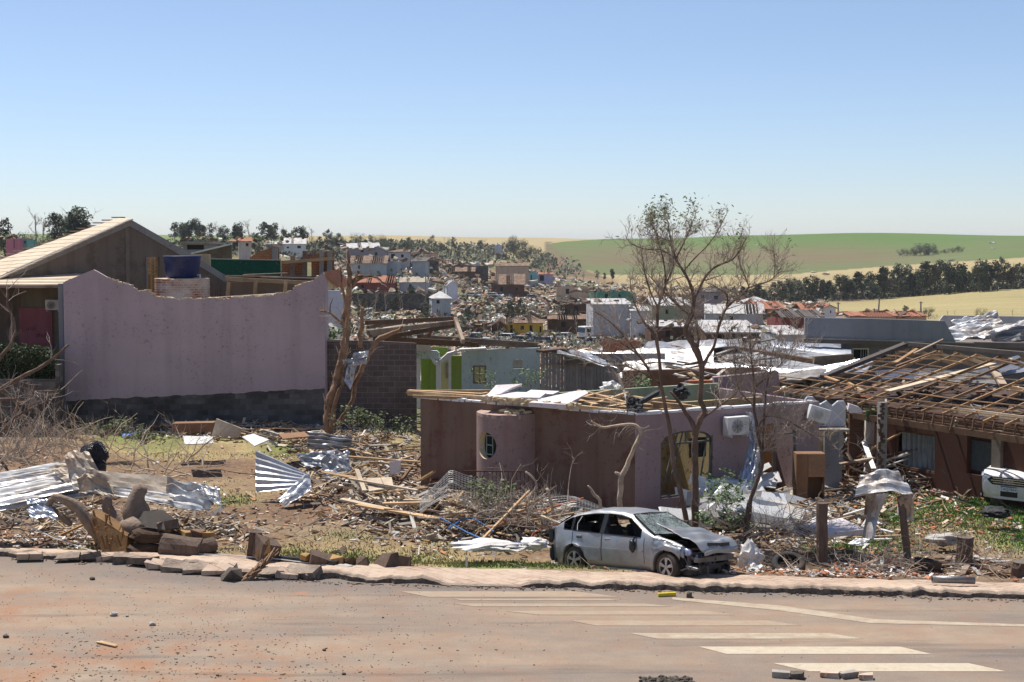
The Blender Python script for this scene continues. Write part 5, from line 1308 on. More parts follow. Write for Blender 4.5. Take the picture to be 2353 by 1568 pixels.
    for k in range(14): a_ = Vector((rnd.uniform(1.6, 1.95), rnd.uniform(-.7, .6), rnd.uniform(.3, .7))); mb.tube([a_, a_ + Vector((rnd.uniform(-.1, .15), rnd.uniform(-.2, .2), rnd.uniform(-.2, .05))), a_ + Vector((rnd.uniform(-.05, .2), rnd.uniform(-.3, .3), -rnd.uniform(.1, .35)))], .008, 4)
    rel(mb.build('torn_hoses', MATS['dirty_steel']), root)
    for y_, z_, m_ in ((-.62, .62, 'lens'), (.6, .6, 'lens')):
        mb = MB(); mb.rock((1.74, y_, z_), (.11, .09, .085), 3, 2); rel(mb.build('headlight', simple('lamp_glass', (.42, .48, .7), .12, .3), smooth=True), root)
    mb = MB(); mb.box((1.86, -.42, .5), (.08, .2, .13), .2, jit=.02); mb.rock((1.92, -.42, .5), (.04, .06, .06), 1, 1); rel(mb.build('fog_lamp', MATS['lamp_glass']), root)
    # crumpled wing
    def wing(u, v):
        x = lerp(.95, 1.72, u); z = lerp(interp([(0, .64), (.3, .66), (.7, .62), (1, .5)], u), lerp(.90, .74, u), v)
        return Vector((x, -.835 + .11 * u * u + .035 * nz(u * 5, v * 4, 3, 1.5) - .03 * math.exp(-((u - .7) ** 2) * 30) + .05 * v * v, z))
    mb = MB(); mb.sheet(wing, 20, 10); rel(mb.build('crumpled_wing', M['silver'], solid=.01, smooth=True), root)
    mb = MB(); mb.prism([(1.75, -.72, .36), (2.0, -.66, .3), (1.98, -.6, .26), (1.8, -.7, .28)], (.02, .05, .02)); rel(mb.build('bumper_shard', M['silver']), root)
    for x_, st in ((-1.28, 0), (1.32, -.12)):
        for sd in (-1, 1): rel(wheel(root, (x_, sd * .72, .30), .305, .19, sd, steer=st if x_ > 0 else 0), root)
        # inner arch liner
    mb = MB()
    for x_ in (-1.28, 1.32):
        for sd in (-1, 1):
            mb.lathe([(.37, -.16), (.37, .16)], (x_, sd * .62, .3), Matrix.Rotation(math.pi / 2, 3, 'X'), 20, 0, math.pi); mb.poly([(x_ + .37 * math.cos(a * .314), sd * .47, .3 + .37 * math.sin(a * .314)) for a in range(11)])
    rel(mb.build('arch_liner', M['dark']), root)
    return root
wrecked_car()

def suv():
    c0 = P(2318, 1168, 38.3); th = math.radians(-90 - 40)
    h = Vector((math.cos(th), math.sin(th), 0)); org = Vector((c0.x, c0.y, -.38)) - h * 2.2 + Vector((.0, 0, 0))
    root = thing('parked_car', 'dusty white off-road car with black slatted grille cut off by the right picture edge', 'car', org, rot=(0, 0, th))
    top = [(-2.2, .9), (-2.1, 1.3), (-1.7, 1.66), (-1, 1.72), (0, 1.70), (.35, 1.64), (1.0, 1.25), (1.15, 1.16), (1.6, 1.12), (2.0, 1.05), (2.15, .97), (2.22, .85)]
    belt = [(-2.2, .85), (-1.5, 1.15), (1.1, 1.06), (2.0, .99), (2.22, .8)]; hw = [(-2.2, .7), (-1.9, .86), (1.4, .9), (1.9, .87), (2.1, .8), (2.22, .66)]
    pm = paint('dusty_white_paint', (.72, .72, .72), dirt=(.5, .36, .25), da=.35, metal=0, rough=.3)
    ring, X, bo = loft_car(root, top, belt, hw, [(-1.35, .36), (1.35, .36)], .36, -2.2, 2.22, None, {'rear': (-1.3, -.3), 'front': (-.29, .9)}, pm, roofw=.64, wr=.42, cut_top=((.36, 1.12),), windows=((-1.75, -1.35), (-1.28, -.35), (-.25, .8)))
    mb = MB(); mb.sheet(lambda u, v: Vector((lerp(1.13, .36, v), lerp(-.75, .75, u) * lerp(1, .82, v), interp(top, lerp(1.13, .36, v)) + .02)), 10, 8); rel(mb.build('windscreen', simple('dusty_glass', (.12, .11, .1), .3), smooth=True), root)
    mb = MB(); mb.boxmm((-1.9, -.8, .5), (1.05, .8, .6)); mb.boxmm((.2, -.7, .6), (1.0, .7, 1.05)); rel(mb.build('cabin_floor', M['dark']), root)
    fx = 2.235
    mb = MB(); mb.prism([(fx - .05, y, z) for y, z in ((-.5, .93), (.5, .93), (.6, .84), (.46, .72), (-.46, .72), (-.6, .84))], (.055, 0, -.01)); gr = rel(mb.build('grille', M['black']), root)
    ch = simple('chrome', (.6, .6, .6), .25, .9)
    for z_ in (.765, .825, .885):
        mb = MB(); mb.bar((fx + .012, -.5 + abs(z_ - .83), z_), (fx + .012, .5 - abs(z_ - .83), z_), .012, .022); rel(mb.build('grille_bar', ch), gr)
    def text(s, size, loc, mat, nm, par, ext=.002):
        cu = bpy.data.curves.new(nm, 'FONT'); cu.body = s; cu.size = size; cu.align_x = 'CENTER'; cu.align_y = 'CENTER'; cu.extrude = ext
        to = bpy.data.objects.new(nm, cu); COL.objects.link(to); dg = bpy.context.evaluated_depsgraph_get(); me = bpy.data.meshes.new_from_object(to.evaluated_get(dg)); bpy.data.objects.remove(to)
        me.materials.clear(); me.materials.append(mat); o = bpy.data.objects.new(nm, me); COL.objects.link(o); o.rotation_euler = (math.pi / 2, 0, math.pi / 2); o.location = loc; o.parent = par; return o
    mb = MB(); mb.boxmm((fx + .005, -.16, .765), (fx + .016, .16, .885)); em = rel(mb.build('emblem_plate', simple('dark_badge', (.12, .09, .1), .5)), gr)
    e2 = text('FIAT', .13, (fx + .02, 0, .825), ch, 'emblem', gr)
    mb = MB(); mb.boxmm((fx - .01, -.22, .55), (fx + .012, .22, .69)); pl = rel(mb.build('number_plate', simple('plate_white', (.7, .7, .7), .4)), root)
    mb = MB(); mb.boxmm((fx + .012, -.22, .665), (fx + .015, .22, .69)); rel(mb.build('plate_band', simple('plate_blue', (.02, .05, .3), .4)), pl)
    text('TAQ7B54', .105, (fx + .016, 0, .607), M['black'], 'plate_number', pl)
    mb = MB(); mb.sheet(lambda u, v: Vector((fx - .02 - .2 * abs(2 * u - 1) ** 3, lerp(-.84, .84, u), lerp(.40, .56, v))), 16, 3); rel(mb.build('lower_grille', M['black'], solid=.02), root)
    mb = MB(); mb.sheet(lambda u, v: Vector((fx - .0 - .22 * abs(2 * u - 1) ** 3, lerp(-.86, .86, u), lerp(.33, .40, v))), 16, 2); rel(mb.build('bumper_edge', pm, solid=.02), root)
    for sd in (-1, 1):
        mb = MB(); mb.prism([(fx - .1, sd * .6, .95), (fx - .1, sd * .62, .86), (fx - .34, sd * .87, .88), (fx - .4, sd * .87, .97)], (.04, sd * .02, 0)); rel(mb.build('headlight', MATS['lamp_glass']), root)
        mb = MB(); mb.rock((fx - .14, sd * .7, .62), (.06, .07, .06), 1, 1); rel(mb.build('fog_lamp', M['glassd']), root)
        mb = MB(); mb.rock((.85, sd * 1.0, 1.12), (.07, .12, .09), 1, 1); rel(mb.build('mirror', pm, smooth=True), root)
    for x_ in (-1.35, 1.35):
        for sd in (-1, 1): rel(wheel(root, (x_, sd * .78, .36), .36, .22, sd), root)
    mb = MB(); mb.boxmm((-2, -.8, .3), (2.1, .8, .42)); rel(mb.build('underbody', M['dark']), root)
suv()

# ------------------------------------------------------------------ far cars
def far_car(name, label, c, rz, col, kind=0, group='cars parked in the street at the foot of the valley'):
    t = thing(name, label, 'car', c, group, (0, 0, rz)); L, W = (4.2, 1.7) if kind != 1 else (4.9, 1.8)
    pm = paint('far_paint_%d' % int(sum(col) * 100), col, da=.2, metal=.1)
    H = 1.45 if kind != 1 else 1.7
    mb = MB(); prof = [(-L / 2, .3), (-L / 2, .85), (-L / 2 + .1, .95), (L / 2 - 1.2, .95), (L / 2 - .15, .78), (L / 2, .6), (L / 2, .3)]
    mb.prism([(x, -W / 2, z) for x, z in prof][::-1], (0, W, 0)); rel(mb.build('body', pm, bev=.05), t)
    cb = [(-L / 2 + .25, .95), (-L / 2 + .6, H), (.45, H), (1.0, .95)] if kind != 1 else [(-.7, .95), (-.55, H), (.7, H), (1.25, .95)]
    mb = MB(); n = len(cb)
    lo = [(x, y) for x, y in cb]
    b_ = [(lo[0][0], -W / 2 + .05, .95), (lo[3][0], -W / 2 + .05, .95), (lo[3][0], W / 2 - .05, .95), (lo[0][0], W / 2 - .05, .95)]
    t_ = [(lo[1][0], -W / 2 + .22, H), (lo[2][0], -W / 2 + .22, H), (lo[2][0], W / 2 - .22, H), (lo[1][0], W / 2 - .22, H)]
    mb.hexa(b_, t_); g = rel(mb.build('windows', M['glassd']), t)
    mb = MB(); mb.box(((lo[1][0] + lo[2][0]) / 2, 0, H + .015), (lo[2][0] - lo[1][0] + .06, W - .38, .04))
    for i, j in ((0, 0), (1, 1), (2, 2), (3, 3)): mb.bar(b_[i], t_[j], .07, .07)
    rel(mb.build('roof', pm), t)
    for x_ in (-L * .31, L * .31):
        for sd in (-1, 1): mb = MB(); mb.lathe([(0, -.1), (.2, -.1), (.32, -.09), (.32, .09), (.2, .1), (0, .1)], (x_, sd * (W / 2 - .08), .32), Matrix.Rotation(math.pi / 2, 3, 'X'), 14); rel(mb.build('wheel', M['rubber']), t)
    for sd in (-1, 1): mb = MB(); mb.box((L / 2 - .06, sd * W * .36, .66), (.12, .3, .14)); rel(mb.build('headlight', MATS['lamp_glass']), t)
    return t
WHT, SIL, DRK, GRY = (.75, .75, .75), (.5, .52, .55), (.03, .035, .045), (.25, .26, .28)
for px, py, col, rz, kd, lab in [(1096, 789, SIL, 2.8, 1, 'silver pickup leftmost in the street row below the yellow house'), (1158, 786, WHT, 2.7, 0, 'small white car second in the street row by a railing'), (1190, 792, GRY, 2.6, 0, 'grey hatchback with white reflections in front of the yellow house'),
        (1222, 789, WHT, 2.5, 1, 'white utility car facing left in front of the yellow house right end'), (1240, 795, DRK, 2.4, 0, 'black car tight behind the white utility car'), (1286, 784, WHT, 2.9, 0, 'white car half hidden by branches between yellow house and truck'),
        (1356, 797, SIL, 3.2, 0, 'silver car parked just in front of the white truck'), (1398, 796, WHT, .1, 0, 'white car to the right of the truck cab')]:
    g = G(px, py, 180, 400); far_car('parked_car', lab, g, rz, col, kd)
for i, (px, py, col) in enumerate([(1088, 684, SIL), (1128, 684, WHT), (1150, 682, SIL), (1164, 686, DRK), (1200, 683, SIL), (1218, 688, GRY), (1138, 690, DRK), (920, 668, DRK), (1008, 700, SIL), (978, 622, SIL)]):
    g = G(px, py, 250, 700); far_car('wrecked_car', 'tiny car among the rubble on the far slope', g, U(-.5, .5) + (3.1 if i % 2 else 0), col, 0, 'cars among the rubble on the far slope')
def truck():
    g = G(1366, 788, 200, 330); t = thing('truck', 'white cab-over truck parked beside the cars behind bare tree branches', 'truck', g, rot=(0, 0, -.25 + math.pi * 1.28))
    pm = paint('truck_white', (.75, .75, .76), da=.2, metal=0)
    mb = MB(); mb.hexa([(1.0, -1.1, .9), (3.0, -1.1, .9), (3.0, 1.1, .9), (1.0, 1.1, .9)], [(1.0, -1.05, 2.9), (2.8, -1.05, 2.9), (2.8, 1.05, 2.9), (1.0, 1.05, 2.9)]); rel(mb.build('cab', pm, bev=.08), t)
    mb = MB(); mb.hexa([(2.9, -.95, 1.9), (3.0, -.95, 1.9), (3.0, .95, 1.9), (2.9, .95, 1.9)], [(2.75, -.92, 2.7), (2.86, -.92, 2.7), (2.86, .92, 2.7), (2.75, .92, 2.7)]); rel(mb.build('windscreen', M['glassd']), t)
    for sd in (-1, 1): mb = MB(); mb.box((2.1, sd * 1.09, 2.25), (.9, .04, .65)); rel(mb.build('side_window', M['glassd']), t)
    mb = MB(); mb.box((-1.6, 0, 1.0), (5.4, 2.1, .25)); rel(mb.build('bed', M['black']), t)
    mb = MB(); mb.box((3.02, 0, 1.0), (.12, 2.1, .3)); rel(mb.build('bumper', M['black']), t)
    for x_ in (2.2, -2.6, -3.6):
        for sd in (-1, 1): mb = MB(); mb.lathe([(0, -.14), (.3, -.14), (.5, -.12), (.5, .12), (.3, .14), (0, .14)], (x_, sd * .95, .5), Matrix.Rotation(math.pi / 2, 3, 'X'), 16); rel(mb.build('wheel', M['rubber']), t)
truck()
# ================================================================== trees
def kink(p, d, L, r, n, wob, grav=0, rend=.35):
    pts = [Vector(p)]; rad = [r]; d = Vector(d).normalized()
    for i in range(n):
        d = (d + Vector((U(-wob, wob), U(-wob, wob), U(-wob, wob) + grav))).normalized(); pts.append(pts[-1] + d * (L / n)); rad.append(lerp(r, r * rend, (i + 1) / n))
    return pts, rad
TOPY = None
def twigs(mb, pts, rad, n, L, lev, wob=.28, up=.25, leaf=None, ends=None, spread=1.0, rmin=.004):
    for k in range(n):
        i = random.randrange(max(1, len(pts) // 4), len(pts)); t = U(0, 1); a = pts[i - 1].lerp(pts[i], t)
        ax = (pts[i] - pts[i - 1]).normalized(); o = ax.orthogonal().normalized(); o = Matrix.Rotation(U(0, 6.28), 3, ax) @ o
        d = (ax * U(.35, .9) + o * spread * U(.5, 1) + Vector((0, 0, up))).normalized()
        l = L * U(.5, 1.15) * (min(1, max(.16, (proj(*a)[1] - TOPY) / 120)) if TOPY else 1); r0 = max(rmin, min(rad[i] * .6, l * .022))
        q, rr = kink(a, d, l, r0, 5 if lev else 4, wob, .03); mb.tube(q, rr, 5 if r0 > .012 else 4, False)
        if lev: twigs(mb, q, rr, random.randint(2, 4), L * .55, lev - 1, wob, up, leaf, ends, spread, rmin)
        elif ends is not None: ends.append((q[-1], q[-2]))
def leaves(mb, pts, n, r, size):
    for p in pts:
        for k in range(n):
            c = p + Vector((U(-r, r), U(-r, r), U(-r, r))); s = size * U(.6, 1.3)
            a = Vector((U(-1, 1), U(-1, 1), U(-.6, .6))).normalized(); b_ = a.orthogonal().normalized() * .38
            mb.poly([c - a * s, c + b_ * s, c + a * s, c - b_ * s])
def trunk_tube(mb, lst, Y, n=10, wig=.0, rough=.4):
    """lst of (px, py, radius_px[, Y]) -> tube resampled with a little irregularity"""
    pts, rad = [], []
    for e in lst:
        yy = e[3] if len(e) > 3 else Y; pts.append(P(e[0], e[1], yy)); rad.append(e[2] * yy / FPX * TK)
    P2, R2 = [], []
    for i in range(len(pts) - 1):
        m = max(2, int((pts[i + 1] - pts[i]).length / .12))
        m = min(m, 10)
        p0, p1, p2, p3 = pts[max(0, i - 1)], pts[i], pts[i + 1], pts[min(len(pts) - 1, i + 2)]
        for j in range(m):
            t = j / m; q = .5 * ((2 * p1) + (p2 - p0) * t + (2 * p0 - 5 * p1 + 4 * p2 - p3) * t * t + (3 * p1 - p0 - 3 * p2 + p3) * t ** 3)
            P2.append(q + Vector((nz(q.x, q.z, 1, 3), nz(q.x, q.z, 5, 3), 0)) * wig * WG); R2.append(lerp(rad[i], rad[i + 1], t) * (1 + .12 * nz(q.x, q.y, q.z, 5)))
    P2.append(pts[-1]); R2.append(rad[-1]); mb.tube(P2, R2, n, True, rough); return P2, R2

TK = .55; WG = 1
# big half bare tree beside the car --------------------------------------
random.seed(21); TOPY = 445
YT_ = 34.6
tr1 = thing('bare_tree', 'tall forked half bare tree behind the wrecked car with few leaves at its top', 'tree', P(1597, 1212, YT_))
mb = MB(); L = []
def limb(lst, Y=YT_, n=10): L.append(trunk_tube(mb, lst, Y, n, .02))
limb([(1597, 1216, 16), (1597, 1130, 15), (1598, 1010, 13), (1608, 965, 12), (1620, 944, 11), (1609, 920, 10), (1611, 880, 10), (1612, 844, 11), (1603, 812, 14), (1585, 780, 13), (1575, 754, 11), (1588, 728, 9), (1594, 693, 8), (1589, 659, 7), (1571, 624, 6), (1554, 595, 5), (1542, 556, 3.5), (1534, 514, 2.2), (1526, 478, 1.2)])
limb([(1598, 1000, 11), (1590, 972, 9), (1576, 949, 8), (1556, 918, 7), (1540, 900, 5)])
limb([(1593, 700, 6), (1618, 641, 5), (1647, 612, 4.5), (1684, 596, 3.5), (1702, 572, 2.6), (1716, 545, 1.4)])
limb([(1611, 850, 8), (1626, 820, 7), (1641, 795, 6), (1652, 751, 5.5), (1670, 708, 5), (1699, 682, 4.3), (1722, 661, 3.6), (1766, 647, 2.6), (1786, 630, 1.6), (1798, 622, .8)])
limb([(1722, 661, 3), (1713, 638, 2.6), (1702, 612, 2.2), (1696, 588, 1.2)]); limb([(1670, 708, 4), (1671, 679, 3.4), (1652, 664, 2.6), (1627, 650, 1.4)]); limb([(1778, 638, 2), (1781, 600, 1.8), (1776, 568, .9)])
limb([(1554, 595, 4), (1570, 560, 3), (1586, 525, 2.2), (1598, 490, 1.4), (1590, 466, .8)]); limb([(1571, 624, 3), (1600, 590, 2.6), (1630, 560, 2), (1655, 520, 1.5), (1675, 482, .8)])
limb([(1554, 595, 3.5), (1520, 575, 3), (1480, 572, 2.6), (1450, 560, 2), (1436, 540, 1)]); limb([(1542, 556, 2.6), (1510, 540, 2), (1498, 505, 1)]); limb([(1588, 728, 5), (1545, 690, 4), (1520, 665, 3), (1498, 640, 2), (1480, 620, 1)])
limb([(1600, 812, 6), (1606, 780, 5), (1600, 756, 3), (1604, 740, 1.5)]); limb([(1580, 1207, 11), (1563, 1128, 10), (1549, 1072, 9.5), (1541, 1000, 9), (1532, 950, 8), (1523, 909, 7.5), (1517, 842, 7.5), (1509, 774, 7), (1513, 707, 6), (1530, 650, 4.5), (1523, 595, 3), (1510, 545, 1.5), (1500, 500, .8)], 34.2)
limb([(1521, 895, 6), (1496, 859, 5.5), (1469, 819, 5), (1446, 788, 4), (1410, 747, 3), (1366, 716, 1.4)], 34.2); limb([(1518, 880, 4), (1480, 858, 3.5), (1433, 841, 3), (1385, 838, 2.2), (1340, 820, 1.4), (1308, 812, .8)], 34.2)
limb([(1509, 780, 4), (1480, 740, 3.4), (1455, 690, 2.4), (1448, 640, 1.2)], 34.2); limb([(1513, 707, 4), (1490, 660, 3), (1478, 600, 1.8), (1470, 560, .8)], 34.2); limb([(1469, 819, 3.2), (1430, 790, 2.6), (1380, 772, 1.8), (1335, 775, .8)], 34.2)
limb([(1530, 650, 3), (1548, 610, 2.2), (1540, 560, 1.2)], 34.2); limb([(1610, 965, 5), (1650, 935, 4.5), (1690, 905, 3.4), (1705, 860, 2), (1712, 820, 1)]); limb([(1496, 859, 3), (1470, 880, 2.4), (1440, 890, 1.4), (1410, 912, .6)], 34.2)
rel_t = mb.build('trunk', M['bark'], tr1, smooth=True)
mb = MB(); ends = []
for i, (p, r) in enumerate(L):
    if i in (1,): continue
    n = int(max(5, sum((a - b_).length for a, b_ in zip(p, p[1:])) * (3.2 if i not in (0, 13) else 2.0)))
    q = p if i not in (0, 13) else p[len(p) // 2:]
    rr = r if i not in (0, 13) else r[len(p) // 2:]
    twigs(mb, q, rr, int(n * 3.1), .74, 2, .32, .3, ends=ends, rmin=.0055)
mb.build('twigs', M['twig'], tr1)
mb = MB(); pts = [e[0] for e in ends if proj(*e[0])[1] < 520 and 1490 < proj(*e[0])[0] < 1610 and random.random() < .3 or (proj(*e[0])[1] < 560 and random.random() < .12)] + [L[7][0][-1], L[0][0][-1], L[8][0][-1]]
for k in range(26): pts.append(P(random.gauss(1558, 44), random.gauss(494, 20), YT_ + U(-.6, .6)))
leaves(mb, pts, 3, .17, .05); mb.build('leaves', M['leafy'], tr1)
# right small bare tree
tr2 = thing('bare_tree', 'slender bare tree right of the wrecked car with a metal strip wrapped round it', 'tree', P(1719, 1254, 33.7))
mb = MB(); L = []
limb([(1719, 1256, 11), (1719, 1197, 10), (1726, 1145, 9), (1742, 1100, 8.5), (1752, 1059, 8), (1745, 1014, 7.5), (1738, 973, 7), (1733, 935, 6), (1735, 886, 4.5), (1728, 840, 3.2), (1724, 790, 2), (1722, 745, 1)], 33.7)
limb([(1752, 1055, 5), (1754, 1010, 5), (1756, 960, 4.6), (1760, 900, 3), (1770, 850, 1.8), (1778, 800, .8)], 33.7); limb([(1709, 1250, 6), (1712, 1190, 5), (1720, 1150, 4)], 33.7)
limb([(1742, 985, 4), (1758, 958, 3.6), (1800, 962, 3), (1840, 985, 2.4), (1870, 1000, 1.6), (1905, 1005, .8)], 33.6); limb([(1733, 935, 3), (1700, 900, 2.4), (1690, 860, 1.6), (1690, 800, .8)], 33.7); limb([(1735, 890, 3), (1770, 860, 2), (1800, 830, 1.4), (1830, 790, .7)], 33.7)
limb([(1748, 1040, 2.5), (1770, 1020, 2), (1785, 1008, 1.2)], 33.6)
mb.build('trunk', M['barkd'], tr2, smooth=True)
mb = MB()
for i, (p, r) in enumerate(L):
    if i == 2: continue
    q = p[len(p) // 2:] if i == 0 else p; rr = r[len(p) // 2:] if i == 0 else r
    twigs(mb, q, rr, 30, .8, 2, .25, .45, rmin=.0055)
mb.build('twigs', M['twig'], tr2)
TK = .6; TOPY = None
# torn tree in front of the block wall
tr3 = thing('torn_tree', 'torn leafless tree with orange stripped wood and metal scraps caught at its fork', 'tree', P(762, 1000, 47))
mb = MB(); L = []; yy = 47
WG = 5
limb([(760, 1002, 13), (752, 968, 16), (757, 930, 17), (768, 895, 18), (780, 855, 17), (790, 815, 16), (793, 770, 14), (798, 720, 14), (801, 680, 12), (803, 640, 9), (800, 600, 6), (799, 575, 4)], yy, 14)
limb([(770, 978, 13), (790, 955, 9), (810, 920, 8), (818, 885, 9), (832, 850, 10), (842, 825, 8), (856, 800, 9), (868, 782, 9), (895, 768, 8), (918, 758, 6), (925, 750, 4)], yy, 12)
limb([(802, 670, 7), (812, 655, 7), (828, 640, 6), (855, 635, 5), (878, 648, 3), (890, 652, 1.5)], yy); limb([(806, 668, 6), (815, 642, 4), (830, 634, 3), (850, 634, 1.5)], yy); limb([(790, 748, 6), (775, 735, 5), (758, 720, 4), (735, 714, 3)], yy)
limb([(830, 800, 9), (828, 770, 9), (832, 740, 7), (833, 706, 5)], 47.3); limb([(796, 700, 6), (788, 670, 5), (784, 640, 4), (783, 612, 3)], yy); limb([(758, 720, 3), (762, 700, 2), (765, 680, 1)], yy); limb([(760, 985, 12), (775, 900, 7), (800, 870, 7), (815, 860, 6)], 46.8)
mb.build('trunk', M['barks'], tr3, smooth=True)
mb = MB()
for p, r in L[1:6]: twigs(mb, p, r, 6, .8, 1, .3, .2)
mb.build('twigs', M['twig'], tr3)
mb = MB()
for k in range(60): i = random.randrange(4, len(L[0][0]) - 3); p = L[0][0][i]; r = L[0][1][i]; a = U(0, 6.28); q = p + Vector((math.cos(a) * r, math.sin(a) * r, 0)); mb.bar(q, q + Vector((U(-.2, .2), U(-.1, .1), U(.1, .45))), .03, .01)
mb.build('peeling_bark', M['twigl'], tr3)
WG = 2.5
# far left tree, mostly branches reaching into frame
tr4 = thing('broken_tree', 'broken bare tree reaching into the picture from the left edge', 'tree', P(-60, 1090, 40))
mb = MB(); L = []
limb([(-90, 1120, 16), (-70, 1040, 14), (-40, 930, 11), (-10, 905, 9), (20, 882, 8), (60, 862, 7), (110, 832, 6), (140, 808, 5), (158, 792, 4)], 40); limb([(-20, 850, 8), (5, 818, 7), (25, 790, 6), (34, 760, 5), (30, 735, 4.5), (16, 700, 4), (18, 660, 3)], 40)
limb([(-50, 900, 7), (0, 893, 6), (40, 925, 3), (80, 933, 2)], 40.5); limb([(-60, 925, 8), (10, 918, 6), (58, 918, 4.5)], 39.5); limb([(-40, 1030, 8), (0, 1000, 7), (20, 975, 6), (40, 955, 5), (80, 935, 4), (115, 920, 2)], 39.8); limb([(15, 1000, 6), (30, 960, 7), (45, 920, 4)], 40.6)
limb([(-30, 1000, 7), (-5, 1045, 6), (25, 1095, 4)], 39.6); limb([(30, 885, 3), (60, 895, 3), (95, 900, 3), (140, 896, 2)], 40)
mb.build('trunk', M['bark'], tr4, smooth=True)
mb = MB()
for p, r in L: twigs(mb, p, r, 7, .9, 1, .3, .1)
mb.build('twigs', M['twig'], tr4)
TK = .62
# bleached snapped tree in front of the mauve wall, two stubs
tr5 = thing('snapped_tree', 'bleached snapped tree with hooked top in front of the mauve wall', 'tree', P(1426, 1170, 35.4))
mb = MB(); L = []
limb([(1428, 1185, 9), (1425, 1160, 10), (1427, 1120, 10), (1430, 1095, 11), (1445, 1058, 8), (1458, 1030, 7), (1470, 1000, 7), (1472, 988, 7), (1462, 978, 6), (1440, 975, 5), (1410, 980, 4.5), (1385, 983, 4.5), (1372, 978, 4), (1358, 968, 3)], 35.4, 12)
limb([(1430, 1095, 6), (1420, 1088, 5), (1413, 1086, 4)], 35.4); limb([(1463, 980, 3), (1480, 985, 1.6), (1492, 978, .8)], 35.4)
mb.build('trunk', M['twigl'], tr5, smooth=True); mb = MB(); twigs(mb, L[0][0][-24:], L[0][1][-24:], 14, .5, 1, .35, -.3); mb.build('twigs', M['twig'], tr5)
for pts, lab in (([(1384, 1180, 7), (1378, 1150, 7), (1365, 1138, 7), (1358, 1125, 4), (1350, 1116, 2)], 'short splintered stub leaning left behind the car roof'), ([(1210, 1180, 4), (1218, 1140, 5), (1232, 1120, 5), (1222, 1095, 4), (1208, 1085, 4)], 'thin bleached broken stem standing in front of the iron railing'), ([(1275, 1230, 6), (1272, 1180, 6), (1262, 1140, 6), (1256, 1122, 5)], 'bleached peeled stem standing in debris right of the railing')):
    mb = MB(); L = []; limb(pts, 34.8, 8); tag(mb.build('tree_stub', M['twigl'], local=P(*pts[0][:2], 34.8), smooth=True), lab, 'stub')
# brush pile on the left
def brush(name, lab, cx, cy, Y, rx, n, mat, h=1.0, group=None, L_=1.2, r0=.014):
    c = P(cx, cy, Y); t = thing(name, lab, 'brush pile', c, group); mb = MB()
    for k in range(n):
        a = U(0, 6.28); p = c + Vector((random.gauss(0, rx * .5), random.gauss(0, .7), U(0, .25) * h)); d = Vector((U(-1, 1), U(-.6, .6), U(0, .8) * h))
        q, rr = kink(p, d, L_ * U(.5, 1.4), r0 * U(.5, 1.5), 6, .35, -.02); mb.tube(q, rr, 5, False); twigs(mb, q, rr, 3, L_ * .45, 1, .35, .15)
    mb.build('branches', mat, t); return t
brush('brush_pile', 'tangle of bleached bare twigs in front of the low block wall', 120, 1040, 41, 2.4, 90, M['twigl'], 1.3)
brush('brush_pile', 'grey tangle of fine twigs at the left edge under the broken tree', 30, 1070, 38, 1.4, 60, M['twig'], 1.2)
brush('brush_pile', 'sprawling crooked branches on the grass right of the crumpled sheet', 360, 1090, 37.6, 1.6, 26, M['twigl'], .9, L_=1.6, r0=.022)
brush('brush_pile', 'heap of thin broken branches and canes in front of the iron railing', 1180, 1200, 34.6, 1.4, 46, M['twig'], 1.0)
brush('brush_pile', 'dry brush and sticks heaped beside the slender bare tree', 1790, 1230, 33, 1.5, 46, M['twig'], .8, L_=.9)
brush('brush_pile', 'low brown brush strewn along the verge behind the tyre', 2010, 1290, 31.2, 1.9, 50, M['twig'], .35, L_=.9, r0=.01)
brush('brush_pile', 'sparse twigs between the short stump and the right edge', 2260, 1290, 31.0, 1.0, 24, M['twig'], .3, L_=.8, r0=.01)
# leafy sprigs
def sprig(px, py, Y, w_, h_, n, lab, mat='leafb', size=.06):
    c = P(px, py, Y); t = thing('leafy_shrub', lab, 'shrub', c); mb = MB(); e = []
    for k in range(n):
        q, rr = kink(c + Vector((U(-w_, w_) * .4, U(-.2, .2), 0)), (U(-1, 1) * w_, U(-.5, .5), h_), h_ * U(.6, 1.2), .012, 5, .2); mb.tube(q, rr, 4, False); twigs(mb, q, rr, 5, h_ * .4, 0, ends=e)
    mb.build('stems', M['twig'], t); mb = MB(); leaves(mb, [a for a, b_ in e], 9, .1, size); mb.build('leaves', M[mat], t)
sprig(1650, 1175, 34.5, 1.0, .8, 9, 'leafy green sprig behind the car between the tree trunks'); sprig(1640, 1215, 33.9, 1.3, .5, 8, 'sparse drooping foliage low behind the shattered windscreen'); sprig(840, 985, 45, 1.3, .7, 12, 'olive shrub at the foot of the torn tree', 'leafy'); sprig(905, 1000, 45, 1.2, .5, 9, 'low leafy bush between the torn tree and mauve house', 'leafy')
sprig(1480, 905, 43.5, .5, .5, 6, 'bushy dry sprig showing over the mauve wall'); sprig(762, 790, 54, .9, .9, 10, 'leafy branch spilling over the block wall by the white house', 'leafb', .08); sprig(1215, 890, 55, .6, .7, 5, 'small green plant below the turquoise wall vent'); sprig(1120, 895, 56, .4, .8, 3, 'thin sprig below the turquoise house window')
sprig(330, 1020, 43, .9, .5, 9, 'weedy dry shrub on the grass beyond the crumpled sheet', 'leafy'); sprig(1130, 1160, 35.5, .7, .6, 9, 'grey green foliage caught in the wire mesh', 'leafy'); sprig(2000, 965, 42.8, .5, .3, 5, 'leafy tuft hanging under the roof grid beside the green board', 'leafy'); sprig(250, 1000, 46, 1.5, .5, 12, 'dark uprooted foliage along the foot of the lilac house', 'leafy')
